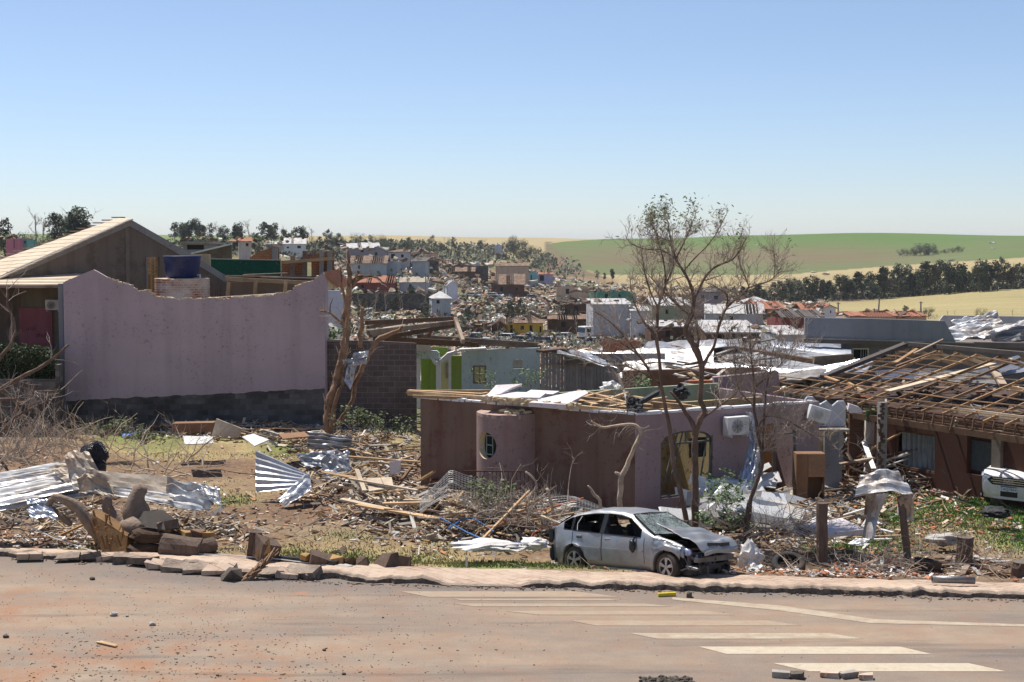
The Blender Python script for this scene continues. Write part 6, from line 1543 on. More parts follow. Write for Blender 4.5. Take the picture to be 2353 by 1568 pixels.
# hedge
hg = thing('hedge', 'clipped dark green hedge behind the low block wall at left edge', 'hedge', P(60, 872, 50.9))
mb = MB()
for k in range(15000):
    px = U(-140, 136); d = 51.2 + U(-.45, .45); y0_ = interp([(-140, 790), (60, 792), (110, 798), (130, 815), (136, 850)], px) + random.gauss(0, 2)
    c = P(px, U(y0_, 880), d); s = U(.03, .06); a = Vector((U(-1, 1), U(-1, 1), U(-1, 1))).normalized(); b_ = a.orthogonal().normalized() * .5; mb.poly([c - a * s, c + b_ * s, c + a * s, c - b_ * s])
mb.build('foliage', M['hedge'], hg)
mb = MB()
for px in (-60, 10, 70, 115): mb.tube([P(px, 905, 51.2), P(px, 850, 51.2)], .04, 6)
mb.build('stems', M['twig'], hg)
# ================================================================== the town beyond
random.seed(5)
def solidwall(mb, A, B, z0, z1, th=.2): 
    A, B = Vector(A), Vector(B); mb.bar((A.x, A.y, (z0 + z1) / 2), (B.x, B.y, (z0 + z1) / 2), th, z1 - z0)
def strips(mb, q, ax):          # a roof slope in sheets, some torn off or lifted, rafters showing between
    a, b_, c, d = [Vector(p) for p in (q if not ax else [q[3], q[0], q[1], q[2]])]; n = 9
    for i in range(n):
        if random.random() < .3:
            for t in (i + .2, i + .7): mb.bar(a.lerp(b_, t / n), d.lerp(c, t / n), .12, .12)
            continue
        t0, t1 = i / n, (i + 1) / n; k = U(.75, 1) if random.random() < .4 else 1; up = Vector((0, 0, U(.02, .12))); l_ = Vector((0, 0, U(0, .5) if random.random() < .2 else 0))
        p = [a.lerp(b_, t0), a.lerp(b_, t1), a.lerp(b_, t1).lerp(d.lerp(c, t1), k), a.lerp(b_, t0).lerp(d.lerp(c, t0), k) + l_]; mb.hexa(p, [v + Vector((0, 0, .08)) + up for v in p])
def house(name, label, cat, px0, px1, ytop, ybase, d, wm_, roof=None, rm=None, yaw=0, depth=7, wins=(), roofh=0, group=None, hip=False, ruin=False, side=None):
    """box house whose front spans px0..px1 and rows ytop..ybase at distance d; roof: None open / gable / flat / hip / shed"""
    x0, x1 = XP(px0, d), XP(px1, d); W = x1 - x0; z0, z1 = zy(ybase, d), zy(ytop, d)
    t = thing(name, label, cat, ((x0 + x1) / 2, d, z0), group); c, s = math.cos(yaw), math.sin(yaw)
    def Q(a, b_, z): return Vector((x0 + a * c - b_ * s, d + a * s + b_ * c, z))
    A, B = Q(0, 0, 0).xy, Q(W, 0, 0).xy; k = 3268 / d
    ops = []
    for (a, b_, ya, yb) in wins: ops.append(((a - px0) / k, (b_ - px0) / k, zy(yb, d), zy(ya, d)))
    gz_ = min(gz(*A), gz(*B)) - 1.5
    top = z1
    if roof == 'gable': top = [(0, z1), (W / 2, z1 + roofh / k), (W, z1)]
    if ruin: top = rag([(0, z1), (W, z1 + U(-.4, .2))], .35, .8, px0)
    wall('wall', wm_, t, A, B, min(z0, gz_), top, .2, ops=ops)
    for i, o in enumerate(ops):
        mb = MB(); p = [Q(o[0], .12, o[2]), Q(o[1], .12, o[2]), Q(o[1], .12, o[3]), Q(o[0], .12, o[3])]; mb.poly(p); mb.build('window', M['dark'], t)
    for a in (0, W): wall('side_wall', side or wm_, t, Q(a if a == 0 else a - .2, .2, 0).xy, Q(a if a == 0 else a - .2, depth, 0).xy, min(z0, gz_), z1 if not ruin else rag([(0, z1), (depth, z1 - U(0, 1))], .3, .8, px0 + a), .2)
    wall('back_wall', wm_, t, Q(0, depth, 0).xy, Q(W, depth, 0).xy, min(z0, gz_), z1 - .01 if roof != 'gable' else [(0, z1), (W / 2, z1 + roofh / k), (W, z1)], .2)
    rh_ = roofh / k; e = .35
    mb = MB()
    if roof == 'gable':
        for (a, za), (b_, zb) in (((-e, z1 - e * rh_ / W * 2), (W / 2, z1 + rh_)), ((W + e, z1 - e * rh_ / W * 2), (W / 2, z1 + rh_))):
            strips(mb, [Q(a, -e, za), Q(b_, -e, zb), Q(b_, depth + e, zb), Q(a, depth + e, za)], 1)
    elif roof == 'front':      # ridge parallel to the front
        for (b0, za), (b1, zb) in (((-e, z1), (depth / 2, z1 + rh_)), ((depth + e, z1), (depth / 2, z1 + rh_))):
            strips(mb, [Q(-e, b0, za), Q(W + e, b0, za), Q(W + e, b1, zb), Q(-e, b1, zb)], 0)
    elif roof == 'hip':
        r = min(W, depth) / 2; R0, R1 = Q(r * .9, depth / 2, z1 + rh_), Q(max(W - r * .9, r), depth / 2, z1 + rh_); c4 = [Q(-e, -e, z1), Q(W + e, -e, z1), Q(W + e, depth + e, z1), Q(-e, depth + e, z1)]
        mb.poly([c4[0], c4[1], R1, R0]); mb.poly([c4[1], c4[2], R1]); mb.poly([c4[2], c4[3], R0, R1]); mb.poly([c4[3], c4[0], R0]); mb.poly(c4[::-1])
    elif roof == 'flat': q = [Q(-e, -e, z1), Q(W + e, -e, z1), Q(W + e, depth, z1 + rh_), Q(-e, depth, z1 + rh_)]; mb.hexa(q, [p + Vector((0, 0, .15)) for p in q])
    if mb.f: mb.build('roof', rm, t)
    if d > 110:
        mb = MB()
        for k_ in range(int(10 + W * 2.2)):
            mb.col = mul(random.choice([(.66, .64, .6), (.5, .38, .27), (.3, .19, .12), (.2, .13, .1)]), U(.5, 1)); s = d * U(.0008, .0034); low = random.random() < .55
            mb.box(Q(U(-1, W + 1), U(-1.6, -.2) if low else U(0, depth), (min(z0, gz(*Q(W / 2, -1, 0).xy)) + U(0, d * .004)) if low else z1 + U(.1, .5) + rh_ * .5 * random.random()), (s * U(.6, 3), s, s * U(.2, .7)), M=Euler((U(-.6, .6), U(-.6, .6), U(0, 3))).to_matrix(), jit=s * .15)
        mb.build('debris', M['plankmix'], t)['kind'] = 'stuff'
    if roof is None and ruin:
        mb = MB()
        for k_ in range(5): mb.bar(Q(U(0, W), 0, z1), Q(U(0, W), depth, z1 + U(-.5, .8)), .12, .16)
        mb.build('broken_rafters', M['woodg'], t)
    return t
farb = M['brickd']; zw_ = generic('bright_sheet_roof', (.56, .56, .56), (.34, .33, .32), 1.1, rough=.6, dirt=(.35, .3, .26), dscale=.9, dirt_amt=.9)
darkroof = generic('dark_fibre_roof', (.12, .1, .09), (.08, .07, .06), 1); brn = generic('brown_debris_roof', (.2, .12, .075), (.12, .075, .05), 1.2, bump=.8, bdist=.2, dirt=(.35, .27, .2), dscale=.8); tl = generic('far_clay_tiles', (.36, .15, .09), (.25, .1, .06), 1)
pale = plaster('pale_far_plaster', (.5, .5, .52), streak=.2); pur = plaster('greyed_purple_plaster', (.3, .27, .3), streak=.3); bei = plaster('beige_far_plaster', (.5, .4, .3), streak=.3); lb = plaster('light_blue_plaster', (.42, .45, .49), streak=.2); red = plaster('dull_red_plaster', (.25, .07, .06), streak=.2)
H = [
 ('two_storey_house', 'white two storey house with rubble covered roof above the brick ruin', 655, 702, 562, 586, 400, M['white'], 'front', zw_, .12, 9, ((684, 692, 565, 571), (660, 665, 567, 571)), 14, 0),
 ('two_storey_house', 'left wing of the white two storey house, lower and partly roofless', 616, 652, 562, 586, 405, pale, 'front', zw_, .1, 8, ((624, 629, 566, 571),), 7, 0),
 ('small_house', 'small pale pink house with orange tile roof and one window left of the white house', 552, 578, 556, 576, 330, plaster('pale_pink', (.6, .48, .45)), 'front', tl, .2, 7, ((566, 572, 559, 566),), 9, 0),
 ('garage', 'grey flat roofed garage with wide black opening behind the gabled building', 427, 474, 560, 584, 118, M['grey'], 'flat', M['concrete'], 0, 6, ((431, 470, 563, 574),), -2, 0),
 ('house', 'pink and turquoise house at the far left edge among trees', 18, 52, 549, 570, 300, M['rose'], None, None, 0, 6, ((34, 36, 551, 570),), 0, 0),
 ('house', 'small turquoise house adjoining the pink house at far left', 52, 66, 551, 569, 302, plaster('teal_far', (.2, .42, .4)), None, None, 0, 5, ((58, 62, 554, 560),), 0, 0),
 ('house', 'house with long shiny white roof below the dark trees of the skyline', 800, 872, 571, 590, 430, pur, 'front', zw_, .15, 12, ((830, 836, 574, 580),), 12, 0),
 ('house', 'purple gabled house end right of the shiny white roof', 848, 886, 577, 592, 415, pur, 'gable', darkroof, 0, 8, ((862, 868, 580, 587),), 9, 0),
 ('house', 'low grey house with dark window right of the purple gable', 894, 940, 580, 598, 430, pale, 'front', brn, 0, 8, ((899, 908, 584, 594), (922, 928, 585, 592)), 5, 1),
 ('wall_ruin', 'small beige roofless ruin standing alone right of the grey house', 979, 1006, 584, 600, 480, bei, None, None, .1, 5, ((988, 992, 588, 598),), 0, 1),
 ('house', 'light blue walled house with collapsed dark brown roof', 806, 888, 607, 629, 380, lb, 'front', brn, 0, 9, ((822, 828, 610, 618),), 18, 0),
 ('house', 'pale blue box building joined to the collapsed brown roof', 890, 914, 600, 629, 385, lb, None, None, -.1, 7, (), 0, 1),
 ('house', 'light blue wall house with slanting roof in front of the dark trees', 949, 978, 602, 627, 390, lb, 'flat', darkroof, -.1, 7, (), 8, 0),
 ('low_wall', 'dark block wall right of the slanting roofed blue house', 979, 1008, 600, 612, 440, M['blockd'], None, None, 0, .5, (), 0, 1),
 ('long_wall', 'long dark block wall across the far slope', 1020, 1122, 611, 624, 540, M['blockd'], None, None, 0, .5, (), 0, 1),
 ('house', 'low maroon house under an orange tile strewn roof', 812, 905, 651, 668, 340, red, 'front', tl, 0, 9, ((830, 836, 655, 662),), 15, 0),
 ('house', 'low white walled house with beige roof left of the white tent', 920, 984, 650, 668, 345, lb, 'front', generic('beige_roof', (.38, .32, .25), (.28, .24, .19), 1), 0, 8, ((940, 946, 654, 661),), 11, 0),
 ('shed', 'white sheet covered shed in the middle of the rubble slope', 1029, 1052, 655, 670, 340, M['whitew'], 'gable', zw_, .2, 6, (), 9, 0),
 ('hut', 'small hut with white hipped roof and pale side wall in the valley', 995, 1036, 686, 708, 290, lb, 'hip', zw_, .15, 6, ((1003, 1010, 690, 698),), 15, 0),
 ('long_wall', 'long dark wall crossing below the orange tiled house', 810, 988, 675, 687, 300, M['blockd'], None, None, 0, .5, (), 0, 1),
 ('house', 'small turquoise house near the foot of the green hill', 1212, 1235, 627, 648, 600, plaster('aqua_far', (.25, .5, .55)), None, None, 0, 6, ((1219, 1222, 632, 645),), 0, 0),
 ('house', 'lilac and dark purple house beside the small turquoise house', 1238, 1270, 631, 648, 605, plaster('lilac_far', (.42, .38, .55)), 'front', tl, 0, 7, ((1240, 1250, 633, 646),), 4, 0),
 ('house', 'wide brown house buried under debris covered roof', 1130, 1205, 655, 676, 470, farb, 'front', brn, 0, 14, ((1150, 1156, 660, 672), (1185, 1190, 661, 668)), 24, 0),
 ('house', 'teal green roofless house left of the bare tree', 1366, 1462, 672, 692, 400, M['green'] if False else plaster('teal_green', (.07, .26, .19)), None, None, .1, 8, ((1390, 1398, 676, 690), (1420, 1427, 677, 684)), 0, 1),
 ('warehouse', 'tall plain white walled building with bright flat roof behind the bare tree', 1366, 1452, 701, 752, 250, pale, 'flat', zw_, .05, 12, (), 7, 0),
 ('annex', 'lower white annex right of the plain white walled building', 1453, 1492, 716, 748, 247, plaster('bluish_far', (.55, .56, .6)), 'flat', zw_, 0, 8, (), 6, 0),
 ('yellow_house', 'yellow house with two dark doors and a window behind the parked cars', 1164, 1248, 744, 772, 262, M['yellow'], 'front', brn, 0, 8, ((1172, 1178, 747, 771), (1196, 1204, 749, 758), (1217, 1224, 748, 771), (1240, 1244, 750, 771)), 7, 0),
 ('house', 'brown gabled house joined to the left of the yellow house', 1132, 1163, 748, 772, 260, farb, 'gable', brn, 0, 8, ((1140, 1146, 752, 762), (1152, 1157, 752, 762)), 10, 0),
 ('house', 'grey walled house with white sheet hip roof and two small windows', 1624, 1752, 722, 742, 232, pale, 'front', zw_, -.12, 10, ((1652, 1660, 727, 737), (1676, 1684, 727, 737)), 19, 0),
 ('house', 'house with bright white roof at the foot of the windbreak', 1704, 1782, 699, 712, 300, pale, 'hip', zw_, 0, 9, (), 15, 0),
 ('house', 'wrecked brown house with orange tiles exposed right of the white roofs', 1736, 1806, 712, 735, 262, farb, 'front', tl, .15, 9, ((1760, 1768, 716, 728),), 16, 1),
 ('house', 'white house with orange clay tile roof right of the wrecked brown house', 1846, 1900, 714, 735, 255, M['white'], 'front', tl, 0, 9, (), 13, 0),
 ('house', 'white blank gable end beside the clay tile roof', 1893, 1921, 708, 735, 250, M['white'], 'gable', tl, 0, 7, ((1908, 1911, 714, 720),), 6, 0),
 ('house', 'maroon gabled house with dark grey roof in front of the clay tile roof', 1800, 1892, 731, 748, 215, red, 'front', darkroof, .1, 8, (), 14, 0),
 ('shed', 'long low shed with white sheet roof behind the fallen zinc roofs', 1628, 1746, 766, 788, 178, farb, 'flat', zw_, 0, 12, ((1640, 1660, 770, 785),), 16, 0),
 ('house', 'small pale house with white roof left of the grey parapet building', 1795, 1850, 772, 790, 150, pale, 'flat', zw_, .1, 7, (), 12, 0),
 ('two_storey_house', 'grey purple two storey house with dark gable behind the bare tree crown', 1598, 1668, 672, 704, 300, pur, 'front', darkroof, -.1, 9, ((1610, 1618, 678, 686), (1640, 1650, 680, 688)), 8, 0),
 ('house', 'white house with torn reflective roof between bare tree branches', 1502, 1588, 704, 735, 270, M['mint'], 'front', zw_, .1, 9, ((1530, 1537, 712, 722),), 16, 0),
 ('house', 'flat brown house seen between the tree trunks below the white torn roof', 1500, 1600, 752, 785, 200, farb, 'flat', zw_, 0, 9, ((1530, 1540, 760, 775),), 6, 1),
 ('house', 'row of low orange tiled roofs behind the grey parapet', 1958, 2060, 728, 740, 200, bei, 'front', tl, 0, 9, (), 6, 0),
 ('house', 'low house with blue and orange roof patches near the right field', 2062, 2130, 728, 740, 205, bei, 'front', tl, 0, 9, (), 7, 1),
 ('ruin', 'brown roofless ruin left of the yellow house among bare trees', 1060, 1128, 752, 774, 258, farb, None, None, .1, 7, ((1080, 1086, 756, 770),), 0, 1),
 ('ruin', 'brown brick ruin in the debris left of the white warehouse', 1300, 1360, 700, 722, 300, farb, None, None, -.1, 8, ((1320, 1328, 704, 716),), 0, 1),
 ('ruin', 'dark ruin with debris strewn roof above the truck', 1262, 1358, 735, 755, 275, farb, 'front', brn, 0, 8, ((1290, 1300, 740, 752),), 8, 1),
 ('ruin', 'collapsed brown house in the middle of the rubble slope', 1010, 1090, 625, 642, 520, farb, 'front', brn, 0, 9, ((1030, 1036, 629, 638),), 10, 1),
 ('ruin', 'collapsed brown house right of the green slope', 1140, 1215, 612, 626, 590, bei, 'front', brn, 0, 9, (), 7, 1),
 ('ruin', 'beige ruin below the green hill corner', 1280, 1352, 660, 680, 460, bei, None, None, 0, 9, ((1300, 1308, 664, 676),), 0, 1),
 ('hut', 'tiny hut with bright blue roof among dark trees below the skyline', 1137, 1153, 566, 571, 900, pale, 'gable', simple('bright_blue_sheet', (.05, .25, .7), .4), 0, 8, (), 4, 0),
]
for nm, lab, a, b_, yt, yb, d, wmx, rf, rmx, yaw, dep, wins, rh_, ru in H:
    cat = {'two_storey_house': 'house', 'small_house': 'house', 'wall_ruin': 'ruin', 'low_wall': 'wall', 'long_wall': 'wall', 'yellow_house': 'house', 'annex': 'building', 'warehouse': 'building'}.get(nm, nm)
    house(nm, lab, cat, a, b_, yt, yb, d, wmx, rf, rmx, yaw, dep, wins, rh_, None, ruin=bool(ru))
# grey parapet building
pb = thing('parapet_building', 'grey building with long plain parapet and two cream framed windows', 'building', (XP(2000, 76), 76, -1))
D = 76.0
par = [(1851, 733), (1852, 730.5), (2000, 732.5), (2172, 738), (2182, 750), (2200, 786)]
xA = XP(1851, D)
mb = MB(); q = [(XP(a, D), D, zy(b_, D)) for a, b_ in [(1851, 776), (2000, 781), (2200, 788), (2190, 770), (2172, 738), (2000, 732.5), (1851, 730.5)]]; mb.prism(q, (0, .3, 0)); mb.build('parapet', M['grey'], pb)
mb = MB(); q = [(XP(a, D), D - .12, zy(b_, D)) for a, b_ in [(1851, 779), (2240, 790), (2240, 787), (1851, 776)]]; mb.prism(q, (0, .3, 0)); mb.build('coping', M['concrete'], pb)
mb = MB(); q = [(XP(a, D), D + .2, zy(b_, D)) for a, b_ in [(1851, 789), (2500, 805), (2500, 792), (1851, 779)]]; mb.prism(q, (0, .5, 0)); mb.build('eave_beam', M['greywarm'], pb)  # plain warm grey beam below the coping, same plaster as the wall
fw = [(1963, 1966), (2003, 2006)]
x0 = XP(1950, D)
wall('wall', M['greywarm'], pb, (x0, D + .5), (XP(2500, D), D + .5), -1.5, zy(788, D), .2, ops=[(XP(1966, D) - x0, XP(2003, D) - x0, zy(832, D), zy(803, D)), (XP(2029, D) - x0, XP(2067, D) - x0, zy(832, D), zy(806, D))])
wall('side_wall', M['grey'], pb, (x0, D + .7), (x0, D + 9), -1.5, zy(785, D), .2)
fp = Fr((x0, D + .5), (XP(2500, D), D + .5))
for a, b_, yt in ((1966, 2003, 803), (2029, 2067, 806)):
    frame_obj('window_frame', fp, XP(a, D) - x0 - .02, XP(b_, D) - x0 + .02, zy(834, D), zy(yt - 1, D), -.04, M['cream'], pb, .07, .1)
    mb = MB(); fp.box(mb, XP(a, D) - x0, XP(b_, D) - x0, .15, .19, zy(834, D), zy(yt, D)); g_ = mb.build('window', M['dark'], pb)
    mb = MB()
    for k in range(3): s = XP(lerp(a, b_, .55 + k * .15), D) - x0; fp.box(mb, s, s + .04, .1, .14, zy(834, D), zy(yt, D))
    mb.build('window_bar', M['fibre'], g_)
mb = MB(); mb.prism([P(1786, 765, 90), P(1852, 765, 90), P(1852, 790, 90), P(1786, 800, 90)], (0, .3, 0)); 
lw2 = thing('long_wall', 'long pale grey wall behind the grey parapet building at the right edge', 'wall', (XP(2260, 115), 115, 0))
wall('wall', pale, lw2, (XP(2152, 115), 115), (XP(2600, 115), 115), -2, [(0, zy(748, 115)), (.6, zy(725, 115)), (XP(2600, 115) - XP(2152, 115), zy(731, 115))], .2)
# blackened roof heap at the right edge, white sheets beside it
# power poles
for px, yb, yt, d, lab in ((2017, 732, 683, 215, 'leaning tall pole behind the grey parapet'), (2009, 730, 709, 215, 'short thin pole left of the leaning pole'), (1926, 722, 695, 235, 'pole standing in front of the round dark bush'), (2116, 724, 693, 215, 'thin pole among bushes before the pale field'), (1005 - 27, 690, 628, 300, 'slim grey pole in the rubble slope'), (1068, 640, 610, 560, 'short pole near the long dark wall'), (1500, 745, 700, 240, 'thin pole behind the bare tree')):
    mb = MB(); mb.tube([P(px, yb + 6, d), P(px + (4 if px == 2017 else 0), yt, d)], [.16, .1], 8); mb.bar(P(px + (3 if px == 2017 else -1) - 3, yt + 3, d), P(px + 5, yt + 3, d), .1, .1); tag(mb.build('utility_pole', M['bandgrey'], local=P(px, yb, d)), lab, 'pole')

# ------------------------------------------------------------------ far trees
def crown_mb(kind, n, h, w_):
    mb = MB(); lobes = []
    for k in range(14 if kind != 'strip' else 15):
        t = U(.0 if kind != 'strip' else .15, 1); a = U(0, 6.28); r = w_ * (.75 if kind == 'round' else (.5 if kind == 'tall' else .45)) * U(.2, 1) * math.sin(min(1, (1.15 - t) * 2.2) * 1.57)
        lobes.append((Vector((r * math.cos(a), r * math.sin(a), h * lerp(.1 if kind != 'strip' else .2, .95, t))), U(.35, .7) * w_ * (.6 if kind != 'strip' else .4)))
    for k in range(n):
        c, r = random.choice(lobes); v = Vector((random.gauss(0, 1), random.gauss(0, 1), random.gauss(0, 1.1))).normalized() * r * U(.45, 1.12); p = c + v
        s = h * U(.012, .034); a = Vector((U(-1, 1), U(-1, 1), U(-1, 1))).normalized(); b_ = a.orthogonal().normalized(); g = U(.55, 1.4); mb.poly([p - a * s, p + b_ * s, p + a * s, p - b_ * s])
    return mb
def proto(kind, n, h=10, w_=5, leaf='leafd'):
    t = thing('tree', '', 'tree', (0, -500, -50)); mb = MB(); pts, rad = kink((0, 0, -1), (U(-.1, .1), U(-.1, .1), 1), h * .95, h * .022, 7, .12); mb.tube(pts, rad, 5); twigs(mb, pts[2:], rad[2:], 7, h * .3, 1 if kind != 'bare' else 2, .25, .5, rmin=.03)
    rel(mb.build('trunk', M['barkd'] if kind != 'bare' else M['twig']), t)
    if kind != 'bare': rel(crown_mb(kind, n, h, w_).build('crown', M[leaf]), t)
    return t
PR = {'tall': [proto('tall', 1500, 10, 4.2) for _ in range(3)], 'round': [proto('round', 1400, 8, 6.5) for _ in range(2)], 'strip': [proto('strip', 750, 10, 5, 'leafm') for _ in range(4)], 'bare': [proto('bare', 0) for _ in range(3)]}
KC = {o.name: kids(o) for l in PR.values() for o in l}; used = set()
def tree_at(kind, px, py, hpx, d, label, group, name='tree'):
    o = random.choice(PR[kind]); g = P(px, py, d); z = gz(g.x, d); hh = 10 if kind != 'round' else 8
    s = hpx * d / FPX / hh; loc = (g.x, d, z + .2)
    r = copy_tree(o, loc, U(0, 6.28), (s * U(.85, 1.2), s * U(.85, 1.2), s), label, KC[o.name]); r['group'] = group; return r
def d_of(px, py):
    return G(px, py, 70, 2600).y
def band(n, kindf, line, jy, hr, label, group):
    for i in range(n):
        t = (i + U(-.4, .4)) / n; px = lerp(line[0][0], line[-1][0], t); py = interp(line, px) + U(-jy, jy)
        tree_at(kindf(), px, py, U(*hr), d_of(px, py), label, group)
pick = lambda *a: random.choice(a)
# windbreak on the right
for i in range(72):
    px = lerp(1640, 2400, (i + U(-.4, .4)) / 72); py = interp([(1640, 698), (1800, 698), (1900, 693), (2020, 688), (2150, 678), (2353, 664), (2420, 660)], px)
    hp = interp([(1640, 44), (1750, 56), (1900, 70), (2050, 78), (2150, 84), (2300, 80), (2400, 80)], px) * .84 * U(.6, 1.1); tree_at(pick('tall', 'tall', 'strip'), px, py + U(-3, 1), hp, d_of(px, py + U(-3, 1)), 'tall dark tree in the windbreak row below the green hill', 'trees of the windbreak row')
for i in range(16): px = lerp(2068, 2210, i / 15); py = interp([(2066, 589), (2130, 587), (2210, 580)], px); tree_at('round', px, py, (15 if px < 2150 else 11) + 13 * math.exp(-((px - 2125) / 20) ** 2) + U(-4, 3), d_of(px, py), 'dark tree in the small clump on the green hillside', 'trees of the hillside clump')
band(32, lambda: pick('strip', 'strip', 'tall', 'bare'), [(404, 566), (500, 568), (640, 572), (785, 580)], 4, (30, 62), 'ragged dark tree on the left skyline behind the white two storey house', 'trees on the left skyline')
band(18, lambda: pick('round', 'strip', 'tall'), [(420, 574), (640, 584), (785, 596)], 5, (16, 30), 'leafy tree filling in below the left skyline trees', 'lower trees of the left slope')
band(44, lambda: pick('strip', 'bare', 'round', 'strip', 'round'), [(770, 570), (880, 570), (1000, 578), (1150, 585), (1250, 600), (1290, 625)], 8, (16, 34), 'dark stripped tree in the belt between the town and pale skyline', 'trees of the belt below the skyline')
band(22, lambda: pick('strip', 'round'), [(870, 585), (1000, 592), (1150, 602), (1260, 630)], 9, (14, 28), 'bushy tree on the slope above the long dark wall', 'trees above the long dark wall')
for px, py, hp, k in ((1182, 575, 33, 'round'), (1200, 577, 28, 'round'), (1215, 582, 22, 'round'), (1170, 578, 24, 'round')): tree_at(k, px, py, hp, d_of(px, py + 6), 'large rounded dark tree standing out above the tree belt', 'rounded trees above the belt')
for px, py, hp, k, d in ((82, 566, 116, 'bare', 335), (100, 575, 90, 'bare', 340), (125, 560, 102, 'strip', 345), (140, 560, 96, 'strip', 350), (168, 560, 114, 'tall', 340), (186, 560, 110, 'tall', 345), (12, 556, 86, 'strip', 350), (36, 575, 56, 'round', 320), (60, 575, 50, 'round', 330), (110, 575, 52, 'round', 325)): tree_at(k, px, py, hp, d, 'dark tree rising at the far left behind the sheathed roof', 'trees at the far left')
band(12, lambda: pick('round', 'strip'), [(-20, 590), (230, 590)], 8, (18, 36), 'bushy green tree low at the far left', 'low trees at the far left')
band(10, lambda: 'round', [(1060, 735), (1160, 730), (1260, 738)], 8, (18, 32), 'green bushy tree behind the yellow house', 'green trees behind the yellow house')
band(28, lambda: pick('bare', 'bare', 'strip'), [(830, 735), (1000, 745), (1120, 765), (1300, 770), (1370, 760)], 24, (26, 60), 'bare broken tree in the rubble of the valley', 'bare trees in the valley')
band(26, lambda: pick('bare', 'strip', 'bare'), [(800, 660), (1000, 660), (1200, 690), (1380, 700), (1600, 700)], 22, (14, 34), 'bare tree scattered among the far ruined houses', 'bare trees among the far houses')
for px, py, hp, k in ((1372, 640, 26, 'strip'), (1389, 642, 22, 'strip'), (1407, 640, 28, 'tall'), (1450, 640, 14, 'round'), (1340, 645, 34, 'bare'), (1325, 650, 30, 'bare')): tree_at(k, px, py, hp, d_of(px, py + 8), 'lone stripped tree standing at the edge of the pale stubble', 'lone trees at the stubble edge')
tree_at('round', 1938, 731, 34, 228, 'dense round dark bush behind the grey parapet building', 'round bush')
band(9, lambda: pick('bare', 'strip', 'round'), [(2085, 733), (2353, 736)], 2, (16, 32), 'half bare bush along the pale field behind the long grey wall', 'bushes along the pale field')
tree_at('strip', 2028, 722, 30, 240, 'crooked young tree right of the leaning pole', 'young trees by the pole')
for l in PR.values():
    for o in l:
        for c in kids(o): bpy.data.objects.remove(c)
        bpy.data.objects.remove(o)
# scraps on the green hill
for px, py, s in ((2281, 560, 2.6), (2282, 573, 1.6), (1870, 627, 1.8), (1898, 632, 3), (2186, 600, 2.2), (2072, 590, 1.2), (1740, 565, 1.3), (1608, 553, 1)):
    g = G(px, py, 300); mb = MB(); mb.box(g + Vector((0, 0, .6)), (s * 1.6, s, .5), U(0, 3), jit=.5); tag(mb.build('sheet_scrap', M['zincw'], local=g), 'tiny white sheet scrap lying on the green hillside', 'scrap', 'scraps on the green hillside')

# ------------------------------------------------------------------ rubble of the town: far too much to count
PALF = [(.66, .63, .58), (.52, .42, .31), (.34, .23, .15), (.5, .38, .26), (.72, .72, .72), (.36, .17, .1), (.33, .31, .29), (.14, .1, .08), (.5, .4, .28)]
mb = MB(); n = 0
while n < 22000:
    d = math.exp(U(math.log(72), math.log(720))); px = U(745, 1900) if random.random() < .93 else U(200, 760); x = XP(px, d); z = gz(x, d); a, py = proj(x, d, z)
    dens = .5 + .9 * nz(x, d, 4, .03) + .7 * nz(x, d, 8, .11)
    if py < 600 or (py < 640 and px < 900 and px > 1300) or (d > 560 and px > 1300): dens -= .5
    if px > 1250: dens *= .8
    if px < 745 or py > 800 and px > 1500: dens *= .5
    if random.random() > dens: continue
    n += 1; s = (.35 + d * .0016) * U(.35, 1.5); mb.col = mul(random.choice(PALF), U(.75, 1.25))
    mb.box((x, d, z + U(0, .5)), (s * U(.5, 2.6), s * U(.3, 1), s * U(.12, .5)), U(0, 3.14), M=Euler((U(-.5, .5), U(-.5, .5), U(0, 3.14))).to_matrix(), jit=s * .12)
tag(mb.build('rubble', M['plankmix']), 'scattered rubble and splintered building scraps covering the ruined valley town', 'rubble', kind='stuff')
mb = MB()
for k in range(2600):
    d = math.exp(U(math.log(80), math.log(620))); px = U(760, 1620); x = XP(px, d); z = gz(x, d)
    if nz(x, d, 14, .04) < -.05: continue
    s = .4 + d * .0022
    q, rr = kink((x, d, z), (U(-1, 1), U(-.6, .6), U(.1, 1)), s * U(1, 3.4), s * .055, 4, .4); mb.tube(q, rr, 3, False)
tag(mb.build('brushwood', M['twig']), 'broken twigs and brushwood scattered over the valley slope', 'brushwood', kind='stuff')
WBD = {}; mb = MB()
for k in range(6500):
    d = math.exp(U(math.log(170), math.log(560))); px = U(745, 1700); x = XP(px, d); z = gz(x, d); 
    if nz(x, d, 24, .035) < .02: continue
    s = (.1 + d * .0011) * U(.6, 1.4); c = Vector((x, d, z + U(0, 1.4 + d * .003))); a = Vector((U(-1, 1), U(-1, 1), U(-1, 1))).normalized(); b_ = a.orthogonal().normalized(); mb.poly([c - a * s, c + b_ * s * .7, c + a * s, c - b_ * s * .7])
for k in range(20000):
    px = U(400, 1320); d = math.exp(U(math.log(380), math.log(1150))); x = XP(px, d); z = gz(x, d); py = proj(x, d, z)[1]; cy_ = interp([(400, 572), (640, 578), (900, 572), (1150, 582), (1290, 612)], px)
    if not -12 < py - cy_ < (30 if px > 640 else 18) or nz(px, py, 3, .05) < -.2: continue
    s = d * .0011 * U(.6, 1.6); c = Vector((x + U(-6, 6), d + U(-8, 8), z + U(0, d * .0035))); a = Vector((U(-1, 1), U(-1, 1), U(-1, 1))).normalized(); b_ = a.orthogonal().normalized(); mb.poly([c - a * s, c + b_ * s * .7, c + a * s, c - b_ * s * .7])
